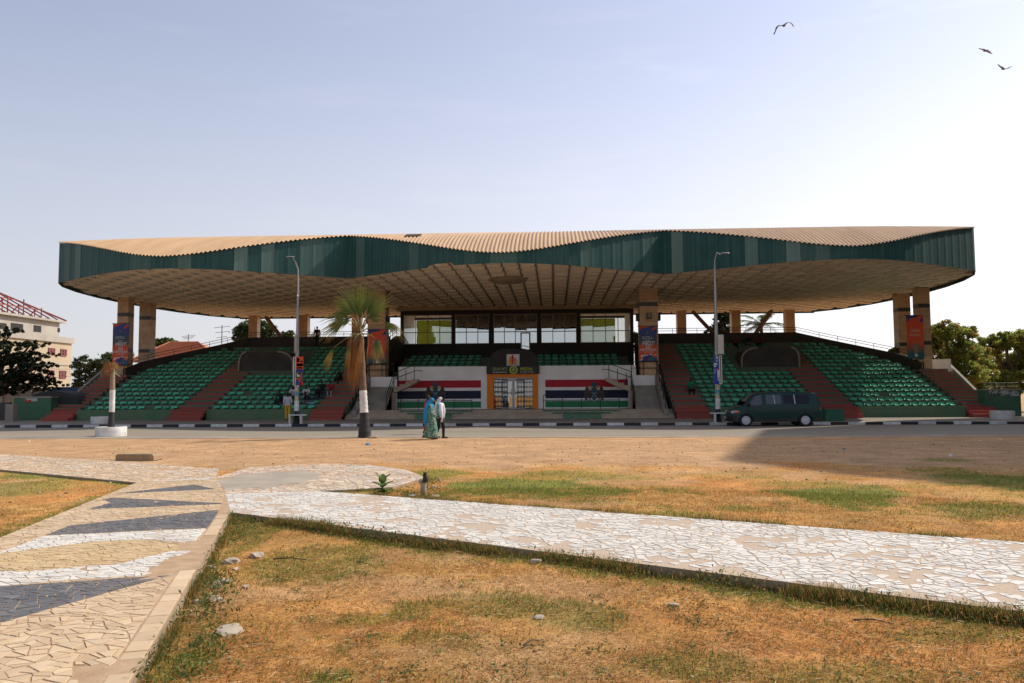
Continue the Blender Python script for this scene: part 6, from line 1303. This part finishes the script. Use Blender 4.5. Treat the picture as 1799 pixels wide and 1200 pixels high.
# ================================================================== GRASS (past counting)
rs = np.random.RandomState(21)
def in_paths(x, y, g=0.): return inpoly(x, y, MAIN) | inpoly(x, y, RPATH) | inpoly(x, y, PLAZA) | inpoly(x, y, LPATH)
def blades(n, dmin, dmax, name):
    d = dmin+(dmax-dmin)*rs.rand(n)**1.25; a = rs.uniform(-.72, .66, n); x, y = d*np.sin(a), d*np.cos(a); k = ~in_paths(x, y) & (y < 33.5); x, y, d = x[k], y[k], d[k]
    g, s = zones(x, y); cl_ = fbm(x*4+7, y*4, 3); keep = rs.rand(len(x)) < np.clip((1-.93*s)*(.25+.75*sstep(.3, .6, cl_))+g*.6, .03, 1); x, y, d, g, s = x[keep], y[keep], d[keep], g[keep], s[keep]; n = len(x)
    isg = rs.rand(n) < np.clip(g*.72+.05, 0, .8); h = np.where(isg, rs.uniform(.025, .075, n), rs.uniform(.02, .06, n)); h *= .62+.15*g; lean = np.where(isg, rs.uniform(.4, 1.8, n), rs.uniform(.7, 2.6, n)); az = rs.uniform(0, 6.283, n); w = rs.uniform(.0022, .0048, n)*(.75+d*.075)
    z = ground_z(x, y); hz = h/np.sqrt(1+lean**2)*1.2; dx, dy = np.cos(az)*hz*lean, np.sin(az)*hz*lean; sx, sy = -np.sin(az)*w, np.cos(az)*w
    V = np.stack([np.stack([x-sx, y-sy, z-.004], 1), np.stack([x+sx, y+sy, z-.004], 1), np.stack([x+dx, y+dy, z+hz], 1)], 1).reshape(-1, 3); b = rs.uniform(.65, 1.3, n)[:, None]
    st = np.array([.50, .29, .10])*(1-rs.rand(n)[:, None]*.5)+np.array([.36, .15, .04])*(rs.rand(n)[:, None]*.5); gr_ = np.array([.17, .215, .035])*(1-rs.rand(n)[:, None]*.4)+np.array([.22, .21, .04])*(rs.rand(n)[:, None]*.4); c = np.where(isg[:, None], gr_, st)*b
    stuff(ob(name, np_mesh(name, V, np.arange(3*n).reshape(n, 3), attr_mat('grass blade', .8, .5), np.repeat(c, 3, 0))))
blades(430000, 4.2, 15, 'dry_grass'); blades(120000, 14, 30, 'short_grass')
def edge_grass(n, spots):
    X, Y, H = [], [], []
    for a, b, r, w in spots:
        m = int(n*w); t = rs.rand(m); q = fbm(t*22+a[0], t*5+b[1]*.3, 3); k = rs.rand(m) < sstep(.3, .62, q)+.1; t, q = t[k], q[k]; o = np.abs(rs.normal(size=len(t)))*r; dx, dy = b[0]-a[0], b[1]-a[1]; L = math.hypot(dx, dy); X.append(a[0]+dx*t+dy/L*o); Y.append(a[1]+dy*t-dx/L*o); H.append((.3+1.1*q)*np.clip(1-o/(3*r), .3, 1))
    x, y, h = map(np.concatenate, (X, Y, H)); k = ~in_paths(x, y); x, y, h = x[k], y[k], h[k]; n = len(x); z = ground_z(x, y); h = h*rs.uniform(.05, .17, n); az = rs.uniform(0, 6.283, n); ln = rs.uniform(.1, .9, n)*h; w = rs.uniform(.003, .0065, n); sx, sy = np.cos(az+1.57)*w, np.sin(az+1.57)*w
    V = np.stack([np.stack([x-sx, y-sy, z-.01], 1), np.stack([x+sx, y+sy, z-.01], 1), np.stack([x+np.cos(az)*ln, y+np.sin(az)*ln, z+h], 1)], 1).reshape(-1, 3); g = rs.rand(n)[:, None]; c = np.where(g < .55, np.array([.11, .14, .03]), np.array([.42, .24, .08]))*rs.uniform(.6, 1.25, n)[:, None]
    stuff(ob('edge_grass', np_mesh('edge_grass', V, np.arange(3*n).reshape(n, 3), attr_mat('grass blade', .8, .5), np.repeat(c, 3, 0))))
edge_grass(60000, [(J[0], (9.9, 2.70), .09, 1.), (MAIN[0], J[0], .05, .07), (J[4], pp((1799, 953))[0], -.05, .2)])
# taller weeds along the path edges and in patches
def weeds(name, spots, n, hmax, c1, c2):
    X, Y, H = [], [], []
    for a, b, r, w in spots:
        m = int(n*w); t = rs.rand(m); q = fbm(t*14+a[0], t*3+b[1]*.3, 3); k = rs.rand(m) < sstep(.36, .62, q)+.12; t = t[k]; o = np.abs(rs.normal(size=len(t)))*r; dx, dy = b[0]-a[0], b[1]-a[1]; L = math.hypot(dx, dy); X.append(a[0]+dx*t+dy/L*o); Y.append(a[1]+dy*t-dx/L*o); H.append(np.clip(1-o/(3*r), .25, 1)*(.5+q[k]))
    x, y, h = map(np.concatenate, (X, Y, H)); k = ~in_paths(x, y); x, y, h = x[k], y[k], h[k]; n = len(x); z = ground_z(x, y)+h*hmax*rs.rand(n); V, F = quads(np.stack([x, y, np.maximum(z, .012)], 1)+rs.normal(size=(n, 3))*.012, .021, rs); f = rs.rand(n)[:, None]; dry = (rs.rand(n)[:, None] < .22); c = (np.array(c1)*f+np.array(c2)*(1-f))*rs.uniform(.6, 1.3, n)[:, None]; c = np.where(dry, np.array([.36, .2, .06])*rs.uniform(.6, 1.2, n)[:, None], c); V2 = []
    stuff(ob(name, np_mesh(name, V, F, attr_mat('weed leaf', .7, .45), np.repeat(c, 4, 0))))
weeds('weeds', [(J[0], (9.9, 2.70), .13, 1.), ((2.5, 7.75), (9.9, 2.70), .17, .7), (MAIN[0], J[0], .06, .16), (tuple(gr(340, 1110).xy), tuple(gr(368, 1010).xy), .14, .16)], 9000, .15, (.075, .11, .026), (.15, .17, .045))
weeds('weeds', [(tuple(gr(300, 1195).xy), tuple(gr(350, 1110).xy), .16, .22), (tuple(gr(400, 960).xy), tuple(gr(412, 915).xy), .2, .3), (J[3], (-4.85, 2.), -.10, .5), (tuple(gr(745, 872).xy), tuple(gr(735, 845).xy), .2, .35), (J[3], LPATH[5], .12, .4), (tuple(gr(575, 868, 0).xy), tuple(gr(760, 884, 0).xy), -.12, .3)], 5000, .08, (.09, .14, .03), (.17, .20, .05))
def rosettes(n):
    V, F, CL = [], [], []
    for _ in range(n):
        d = 4.6+9*rs.rand()**1.3; a = rs.uniform(-.6, .62); x, y = d*math.sin(a), d*math.cos(a)
        if in_paths(np.array([x]), np.array([y]))[0]: continue
        z = float(ground_z(np.array([x]), np.array([y]))[0]); g = rs.uniform(.7, 1.3); R = rs.uniform(.04, .14)
        for k in range(rs.randint(10, 34)):
            p = Vector((x+rs.normal()*R, y+rs.normal()*R, z+rs.uniform(.004, .035))); an = rs.uniform(0, 6.28); l = rs.uniform(.012, .03); d_ = Vector((math.cos(an), math.sin(an), rs.uniform(0, .6)))*l; s_ = Vector((-math.sin(an), math.cos(an), 0))*l*.42; q = len(V); V += [p-d_*.2, p+d_*.4-s_, p+d_, p+d_*.4+s_]; F.append((q, q+1, q+2, q+3)); CL += [np.array([.065, .11, .025])*g*rs.uniform(.7, 1.2)]*4
    stuff(ob('ground_weeds', np_mesh('ground_weeds', np.array(V), np.array(F), attr_mat('weed leaf', .7, .45), np.array(CL))))
rosettes(260)
def pebbles(n):
    V, F, CL = [], [], []; bm = bmesh.new(); bmesh.ops.create_icosphere(bm, subdivisions=1, radius=1); bv = np.array([v.co for v in bm.verts]); bf = np.array([[v.index for v in f.verts] for f in bm.faces]); bm.free()
    for _ in range(n):
        far = rs.rand() < .6; d = rs.uniform(15, 33) if far else rs.uniform(4.5, 15); a = rs.uniform(-.65, .6); x, y = d*math.sin(a), d*math.cos(a)
        if y > 33.5 or in_paths(np.array([x]), np.array([y]))[0]: continue
        s = rs.uniform(.006, .016) if not far else rs.uniform(.012, .035); q = len(V)*1
        V.append((bv*(1+rs.normal(size=(len(bv), 1))*.15))*np.array([s, s*rs.uniform(.6, 1), s*.5])+np.array([x, y, float(ground_z(np.array([x]), np.array([y]))[0])+s*.2])); F.append(bf+len(bv)*q); CL.append(np.tile(np.array([[.5, .42, .33], [.16, .11, .075], [.36, .24, .15]][rs.randint(3)])*rs.uniform(.7, 1.2), (len(bv), 1)))
    stuff(ob('gravel', np_mesh('gravel', np.vstack(V), np.vstack(F), attr_mat('gravel', .9), np.vstack(CL))))
pebbles(1300)
def straws(n, name, l0, l1, w0, w1, cols, far=14):
    d = 4.3+(far-4.3)*rs.rand(n)**1.3; a = rs.uniform(-.7, .64, n); x, y = d*np.sin(a), d*np.cos(a); k = ~in_paths(x, y) & (y < 33); x, y = x[k], y[k]; n = len(x); z = ground_z(x, y)+rs.uniform(.006, .022, n); an = rs.uniform(0, 6.283, n); l = rs.uniform(l0, l1, n); w = rs.uniform(w0, w1, n); ca, sa = np.cos(an), np.sin(an); dz = rs.normal(size=n)*l*.12
    V = np.stack([np.stack([x-ca*l-sa*w*.3, y-sa*l+ca*w*.3, z-dz], 1), np.stack([x+sa*w, y-ca*w, z], 1), np.stack([x+ca*l, y+sa*l, z+dz], 1), np.stack([x-sa*w, y+ca*w, z+.004], 1)], 1).reshape(-1, 3); c = np.array(cols)[rs.randint(0, len(cols), n)]*rs.uniform(.7, 1.25, n)[:, None]
    stuff(ob(name, np_mesh(name, V, np.arange(4*n).reshape(n, 4), attr_mat('grass blade', .8, .5), np.repeat(c, 4, 0))))
straws(16000, 'straw_litter', .02, .07, .0012, .0028, [(.62, .44, .22), (.50, .30, .12), (.40, .20, .07), (.66, .52, .30)])
straws(1500, 'leaf_litter', .012, .032, .005, .012, [(.22, .11, .05), (.12, .075, .045), (.42, .26, .12), (.55, .42, .26), (.16, .13, .10)], 22)
# ================================================================== PEOPLE
def remesh(mb, vox, sm=4):
    me = mb.mesh('tmp', m_blk); o = bpy.data.objects.new('tmp', me); C.objects.link(o); r = o.modifiers.new('r', 'REMESH'); r.mode = 'VOXEL'; r.voxel_size = vox; r.use_smooth_shade = True; s = o.modifiers.new('s', 'SMOOTH'); s.factor = .5; s.iterations = sm
    dg = bpy.context.evaluated_depsgraph_get(); m = bpy.data.meshes.new_from_object(o.evaluated_get(dg)); bpy.data.objects.remove(o); bpy.data.meshes.remove(me); m.materials.clear(); m.polygons.foreach_set('use_smooth', [True]*len(m.polygons)); return m
def cap(mb, pts, r, n=10):
    """tapered limb with rounded ends"""
    pts = [Vector(p) for p in pts]; mb.tube(pts, r, n)
    for p, q in ((pts[0], r[0]), (pts[-1], r[-1])): mb.ell(p, (q, q, q), 10, 6)
def pose_stand(stride=0., arms=((.05, -.02), (.05, .02)), bend=(.15, .15)):
    P = {}; hz = .93
    for s, k, y in (('L', -1, stride), ('R', 1, -stride)):
        P['hip'+s] = Vector((.095*k, 0, hz)); P['ank'+s] = Vector((.09*k, y, .09+(.05 if y < 0 else 0))); kn = P['hip'+s].lerp(P['ank'+s], .5); kn.y += .05+abs(y)*.12; P['kn'+s] = kn; P['toe'+s] = P['ank'+s]+Vector((.02*k, .17, -.06 if y >= 0 else -.085)); P['heel'+s] = P['ank'+s]+Vector((0, -.05, -.05))
        a = arms[0 if k < 0 else 1]; b = bend[0 if k < 0 else 1]; P['sh'+s] = Vector((.185*k, 0, 1.43)); P['el'+s] = P['sh'+s]+Vector((.05*k, a[0]-.0, -.29)); P['wr'+s] = P['el'+s]+Vector((a[1]*k*-1, b+.02, -.25+b*.3))
    P['pel'] = Vector((0, 0, .96)); P['chest'] = Vector((0, .01, 1.30)); P['neck'] = Vector((0, 0, 1.48)); P['head'] = Vector((0, .035, 1.64)); return P
def pose_sit(lean=.25, knees=.14, armk=True, feet=.0, seat=.44):
    P = {}; s0 = seat
    for s, k in (('L', -1), ('R', 1)):
        P['hip'+s] = Vector((.10*k, 0, s0+.08)); P['kn'+s] = Vector((knees*k*1.2, .43, s0+.08)); P['ank'+s] = Vector((knees*k, .40+feet, .08)); P['toe'+s] = P['ank'+s]+Vector((.03*k, .17, -.05)); P['heel'+s] = P['ank'+s]+Vector((0, -.05, -.04))
        u = Vector((0, math.sin(lean), math.cos(lean))); P['sh'+s] = Vector((.18*k, 0, s0+.1))+u*.47; P['el'+s] = P['sh'+s]+Vector((.07*k, .16 if armk else .04, -.25)); P['wr'+s] = (P['kn'+s]+Vector((-.02*k, -.06, .11))) if armk else P['el'+s]+Vector((-.10*k, .22, -.05))
    u = Vector((0, math.sin(lean), math.cos(lean))); P['pel'] = Vector((0, -.01, s0+.10)); P['chest'] = P['pel']+u*.34; P['neck'] = P['pel']+u*.53; P['head'] = P['neck']+Vector((0, .05+.04*math.sin(lean), .155)); return P
m_skin = pm('dark skin', (.045, .024, .015), (.035, .019, .012), 6, .5, spec=.4); m_hair = pm('black hair', (.008, .007, .007), None, 9, .8); m_eyew = pm('eye white', (.6, .58, .55), None, 9, .3)
def cloth(n, c, c2=None, **k): return pm('cloth '+n, c, c2, k.pop('scale', 6), .9, **k)
def hand(mb, w, d, side, sc=1.):
    """palm, four unequal bent fingers and a thumb from the side of the palm"""
    d = d.normalized(); s_ = d.cross(Vector((0, 1, 0))); s_ = s_.normalized() if s_.length > .2 else Vector((1, 0, 0)); n_ = s_.cross(d).normalized(); mb.ell(w+d*.045, (.036, .036, .036), 8, 6); mb.ell(w+d*.075, (.038, .026, .036), 8, 6)
    for j, (o_, l) in enumerate(((-.033, .066), (-.011, .080), (.011, .075), (.032, .058))): r = w+d*.085+s_*o_; cap(mb, [r-d*.03, r+d*l*.5+n_*.008, r+d*l*.85+n_*.03], [.0105, .0095, .0075], 6)
    r = w+d*.04+s_*-.03*side; cap(mb, [r, r+d*.035-s_*.03*side+n_*.012, r+d*.065-s_*.032*side+n_*.025], [.013, .011, .009], 6)
def person(label, loc, rz, P, h=1.72, vox=.0095, group=None, shirt=None, sleeves=1., trousers=None, shoes=None, shorts=False, hair=True, extra=None, torso=1., carry=None):
    k = h/1.75; t = thing('person', label, 'person', loc, group, rz); t.scale = (k, k, k); b = MB()
    for s in 'LR':
        cap(b, [P['hip'+s], P['kn'+s]], [.078, .055]); cap(b, [P['kn'+s], P['kn'+s].lerp(P['ank'+s], .35), P['ank'+s]], [.053, .055, .034]); cap(b, [P['ank'+s], P['heel'+s]], [.036, .034]); cap(b, [P['heel'+s], P['toe'+s]], [.036, .030]); cap(b, [P['sh'+s], P['el'+s]], [.052, .038]); cap(b, [P['el'+s], P['el'+s].lerp(P['wr'+s], .4), P['wr'+s]], [.038, .036, .025]); hand(b, P['wr'+s], P['wr'+s]-P['el'+s], 1 if s == 'R' else -1); cap(b, [P['sh'+s], P['neck']-Vector((0, 0, .05))], [.055, .05])
    u = (P['neck']-P['pel']).normalized(); M = u.to_track_quat('Z', 'Y').to_matrix(); M = Matrix.Rotation(-math.atan2(u.y, u.z), 3, 'X')
    b.ell(P['pel'], (.155, .105, .12), 12, 8, M); b.ell(P['pel'].lerp(P['chest'], .5), (.135*torso, .095, .2), 12, 8, M); b.ell(P['chest'], (.165, .108, .18), 12, 8, M); cap(b, [P['neck']-u*.06, P['head']-Vector((0, 0, .05))], [.056, .05])
    H = P['head']; b.ell(H, (.074, .093, .112), 14, 10); b.ell(H+Vector((0, .03, -.055)), (.054, .06, .06), 12, 8); b.ell(H+Vector((0, .096, -.012)), (.014, .020, .024), 8, 6); b.ell(H+Vector((0, .085, -.055)), (.026, .012, .009), 8, 6)
    for s in (-1, 1): b.ell(H+Vector((.076*s, -.005, -.008)), (.012, .022, .032), 8, 6)
    me = remesh(b, vox); me.materials.append(m_skin); lob('body', me, t)
    for s in (-1, 1): lob('eye', MB().ell(H+Vector((.029*s, .080, .012)), (.011, .009, .008), 8, 6).mesh('eye', m_eyew), t)
    if hair: x = MB(); x.ell(H+Vector((0, -.014, .028)), (.080, .092, .094), 14, 9); me = x.mesh('hair', m_hair, 60); lob('hair', me, t)
    if shirt:
        x = MB(); x.ell(P['pel']+u*.02, (.172, .125, .12), 12, 8, M); x.ell(P['pel'].lerp(P['chest'], .5), (.155*torso, .115, .2), 12, 8, M); x.ell(P['chest'], (.182, .125, .18), 12, 8, M)
        for s in 'LR':
            cap(x, [P['sh'+s], P['neck']-Vector((0, 0, .06))], [.068, .058]); e = P['el'+s]
            if sleeves <= 1: cap(x, [P['sh'+s], P['sh'+s].lerp(e, .75*sleeves)], [.068, .060])
            else: cap(x, [P['sh'+s], e, e.lerp(P['wr'+s], .92)], [.066, .053, .040])
        me = remesh(x, vox*1.1); me.materials.append(shirt); lob('shirt', me, t)
    if trousers:
        x = MB(); x.ell(P['pel']-u*.02, (.165, .12, .12), 12, 8, M)
        for s in 'LR': cap(x, [P['hip'+s], P['kn'+s]], [.095, .073]); (cap(x, [P['kn'+s], P['ank'+s]+Vector((0, 0, .01))], [.072, .056]) if not shorts else None)
        me = remesh(x, vox*1.1); me.materials.append(trousers); lob('trousers', me, t)
    for s in 'LR': x = MB(); cap(x, [P['heel'+s]-Vector((0, 0, .005)), P['toe'+s]-Vector((0, 0, .0))], [.043, .036]); me = remesh(x, .009); me.materials.append(shoes or m_blk); lob('shoe', me, t)
    if extra: extra(t, P, vox)
    return t
def drape(t, name, m, rings, vox, sm=3, folds=0., nf=9):
    """cloth shell from elliptical rings (cx, cy, z, rx, ry)"""
    N = 40; mb = MB(); v = []
    for i, (cx, cy, z, rx, ry) in enumerate(rings):
        for j in range(N): a = 2*math.pi*j/N; f = 1+folds*(i/len(rings))*math.sin(nf*a+i*.5); v.append((cx+rx*f*math.cos(a), cy+ry*f*math.sin(a), z))
    K = len(rings); f = [(i*N+j, i*N+(j+1) % N, (i+1)*N+(j+1) % N, (i+1)*N+j) for i in range(K-1) for j in range(N)]+[tuple(range(N-1, -1, -1)), tuple((K-1)*N+j for j in range(N))]
    me = mb.add(v, f).mesh(name, m, 80); return lob(name, me, t)
m_bh = cloth('blue hijab', (.015, .26, .50), (.01, .20, .42)); m_wh = cloth('white hijab', (.66, .64, .68), (.55, .53, .58)); m_sand = pm('brown sandal', (.14, .035, .025), None, 9, .7)
def print_mat():
    m = pm('green printed dress', (.04, .16, .12), (.03, .13, .10), 4, .9); n = m.node_tree; b = n.nodes['Principled BSDF']; src = b.inputs['Base Color'].links[0].from_socket; tc = n.nodes.new('ShaderNodeTexCoord'); v = n.nodes.new('ShaderNodeTexVoronoi'); v.inputs['Scale'].default_value = 20; n.links.new(tc.outputs['Object'], v.inputs[0]); r = n.nodes.new('ShaderNodeMapRange'); r.inputs[1].default_value = .60; r.inputs[2].default_value = .68; n.links.new(v.outputs['Distance'], r.inputs[0]); x = n.nodes.new('ShaderNodeMix'); x.data_type = 'RGBA'; n.links.new(r.outputs[0], x.inputs[0]); n.links.new(src, x.inputs[6]); x.inputs[7].default_value = (.38, .40, .30, 1); n.links.new(x.outputs[2], b.inputs['Base Color']); return m
m_print = print_mat()
def hijab(t, P, m, back, front, long):
    H = P['head']; x = MB(); x.ell(H+Vector((0, -.018, .02)), (.094, .108, .122), 14, 10); x.ell(H+Vector((0, -.05, -.06)), (.088, .075, .11), 12, 8); x.ell(P['neck']+Vector((0, .0, .03)), (.10, .10, .10), 12, 8); x.ell(P['neck']+Vector((0, .01, -.07)), (.22, .135, .12), 14, 8)
    for pts, r in back: cap(x, pts, r, 10)
    for pts, r in front: cap(x, pts, r, 10)
    # face opening: cut the shell away in front of the face
    me = remesh(x, .011, 3); bm = bmesh.new(); bm.from_mesh(me); dele = [v for v in bm.verts if ((v.co.x-H.x)/.058)**2+((v.co.z-H.z+.012)/.085)**2 < 1 and v.co.y > H.y+.02]; bmesh.ops.delete(bm, geom=dele, context='VERTS'); bm.to_mesh(me); bm.free(); me.materials.append(m); lob('headscarf', me, t)
def lady1(t, P, vox):
    drape(t, 'dress', m_print, [(0, 0, 1.36, .20, .13), (0, 0, 1.15, .19, .145), (0, .01, .98, .205, .16), (0, .03, .75, .215, .20), (0, .03, .5, .225, .25), (0, .0, .25, .235, .31), (0, -.02, .085, .245, .36), (0, -.02, .07, .23, .34)], vox, folds=.10, nf=7)
    x = MB(); [cap(x, [P['sh'+s], P['el'+s], P['wr'+s].lerp(P['el'+s], .08)], [.075, .066, .056]) for s in 'LR']; me = remesh(x, .012); me.materials.append(m_print); lob('sleeves', me, t)
    hijab(t, P, m_bh, [([(0, -.08, 1.5), (0, -.17, 1.2), (.0, -.21, .9), (.0, -.20, .62)], [.13, .14, .12, .075]), ([(.06, -.08, 1.45), (.10, -.17, 1.1), (.10, -.19, .8)], [.12, .10, .06])], [], True)
    tp = P['wrR']+Vector((0, .02, -.06))
def lady2(t, P, vox):
    hijab(t, P, m_wh, [([(0, -.07, 1.5), (0, -.14, 1.2), (0, -.15, .95)], [.13, .14, .10])], [([(.10, .05, 1.42), (.17, .10, 1.15), (.16, .15, .92), (.14, .14, .72)], [.11, .11, .08, .035]), ([(-.10, .05, 1.42), (-.17, .08, 1.15), (-.16, .10, .9)], [.11, .11, .05])], True)
P1 = pose_stand(.10, ((.02, 0), (.05, 0)), (.06, .22)); P1['head'].y += .03
c0 = gr(756, 772.5, .0); person('woman in a blue headscarf and long green patterned dress walking on the road edge', (c0.x, c0.y+.1, .012), -math.pi/2, P1, 1.66, .009, None, cloth('green top', (.04, .15, .11)), 1.5, None, m_sand, False, False, lady1)
P2 = pose_stand(.13, ((.02, .02), (.02, .02)), (.06, .06)); c0 = gr(770, 771.5, .0); m_teal = cloth('teal blouse', (.10, .33, .30))
person('woman in a white headscarf, teal top and black trousers walking on the road edge', (c0.x, c0.y+.45, .012), -math.pi/2-.25, P2, 1.69, .009, None, m_teal, 1.5, cloth('black', (.012, .012, .013)), m_sand, False, False, lady2)
def redvest(t, P, vox):
    drape(t, 'red_tunic', cloth('red tunic', (.50, .02, .03), (.42, .015, .03)), [(0, 0.0, 1.47, .07, .07), (0, 0, 1.44, .15, .11), (0, 0, 1.3, .185, .135), (0, 0, 1.05, .18, .14), (0, 0, .85, .20, .16), (0, 0, .62, .21, .18), (0, 0, .60, .20, .17)], vox, folds=.05)
c0 = gr(750.5, 763, 0); P3 = pose_stand(.12, ((.0, .0), (.02, .0)), (.2, .15)); person('person in a red tunic with blue sleeves walking behind the two women', (c0.x, c0.y, .012), -math.pi/2+.2, P3, 1.80, .0095, None, cloth('royal blue', (.03, .03, .22)), 1., cloth('dark red', (.30, .015, .025)), None, False, True, redvest)
# seated and standing people on the left stand
def seatpos(px, i, dy=.0): y = ty(i)+.30+dy; return (cX(px, y), y, tz(i))
SG = 'people resting on the left stand'
blk = cloth('black', (.012, .012, .013)); wht = cloth('white', (.52, .51, .52), (.42, .41, .42)); navy = cloth('navy', (.02, .025, .06)); red = cloth('red shirt', (.30, .015, .02)); gry = cloth('grey', (.13, .13, .135)); jean = cloth('blue jeans', (.035, .055, .11)); lil = cloth('pale lilac', (.50, .48, .58), (.42, .40, .5)); yel = cloth('yellow', (.62, .36, .015), (.55, .30, .01)); lav = cloth('light grey', (.34, .33, .36)); grn = cloth('green shirt', (.01, .22, .11)); beg = cloth('pale trousers', (.32, .30, .28))
def sit(label, px, i, P, rz=math.pi, **k):
    x, y, z = seatpos(px, i); sh_ = k.pop('dx', 0); y2 = y+.12
    # feet rest on the terrace below, seat on this one
    return person(label, (x+sh_, y2, z-TR), rz, P, k.pop('h', 1.74), .011, k.pop('group', SG), **k)
sit('person in black with a white stripe sitting leftmost on the lowest row', 494, 1, pose_sit(.3), math.pi-.5, shirt=blk, sleeves=1.5, trousers=blk)
c0 = atY(505, 733, 50.4); person('person in a pale lilac jacket and yellow trousers standing before the green front wall', (c0.x, 50.4, .24), .35, pose_stand(.06, ((.0, .04), (.02, .03)), (.05, .08)), 1.78, .010, SG, shirt=lil, sleeves=1.5, trousers=yel)
sit('person in a white shirt sitting half hidden behind the lamp post', 515, 2, pose_sit(.35), math.pi+.2, shirt=wht, trousers=blk)
sit('person in grey sitting highest, behind the orange advert panel', 516.5, 4, pose_sit(.45), math.pi+.4, shirt=gry, sleeves=1.5, trousers=navy)
sit('person in a white shirt with dark straps leaning forward right of the lamp post', 538, 2, pose_sit(.4), math.pi+.15, shirt=wht, trousers=lav)
sit('person in dark clothes bending low with a pale blue cloth', 546, 1, pose_sit(.85, armk=True), math.pi-.7, shirt=navy, sleeves=1.5, trousers=gry)
sit('person in a dark jacket sitting right of the white shirted one', 557.5, 2, pose_sit(.3), math.pi+.5, shirt=blk, sleeves=1.5, trousers=jean)
sit('person in a black T-shirt with a small print sitting beside the red shirted one', 565, 3, pose_sit(.15), math.pi+.1, shirt=blk, trousers=jean)
sit('person in a red shirt and pale trousers sitting rightmost of the group', 580, 3, pose_sit(.12, .11), math.pi+.05, shirt=red, trousers=beg)
sit('person in black sitting high up just left of the hanging palm fronds', 598, 6, pose_sit(.3, armk=False), math.pi-.6, shirt=blk, sleeves=1.5, trousers=blk)
c0 = atY(557, 612, 66.2); person('dark figure standing at the top wall of the left stand', (c0.x, 66.2, tz(16)), math.pi, pose_stand(.03), 1.74, .012, SG, shirt=blk, sleeves=1.5, trousers=blk)
sit('person in a green shirt sitting alone at the inner edge of the right stand', 1214, 3, pose_sit(.2), math.pi, shirt=grn, trousers=blk, group='people resting on the right stand')
sit('person in red sitting low in the dark top rows of the right stand, right', 1335, 15, pose_sit(.3), math.pi, shirt=cloth('dull red', (.12, .012, .012)), trousers=blk, group='people resting on the right stand')
sit('person in black sitting in the dark top rows of the right stand, middle', 1314, 15, pose_sit(.5), math.pi+.4, shirt=blk, trousers=gry, group='people resting on the right stand')
sit('person in orange brown sitting in the dark top rows of the right stand, left', 1296, 15, pose_sit(.3), math.pi-.3, shirt=cloth('dull orange', (.14, .06, .012)), trousers=blk, group='people resting on the right stand')
m_clb = pm('cloth pale blue', (.16, .34, .52), None, 6, .9)
cc = Vector(seatpos(551, 1))+Vector((0, -.35, .05)); o = MB().ell((0, 0, 0), (.22, .1, .10), 12, 8).ell((-.2, 0, .03), (.14, .07, .05), 10, 6); tag(ob('cloth_bundle', remesh(o, .012), None, cc), 'pale blue cloth bundle on the lowest seat row', 'cloth').data.materials.append(m_clb)
cc = Vector(seatpos(505, 1));
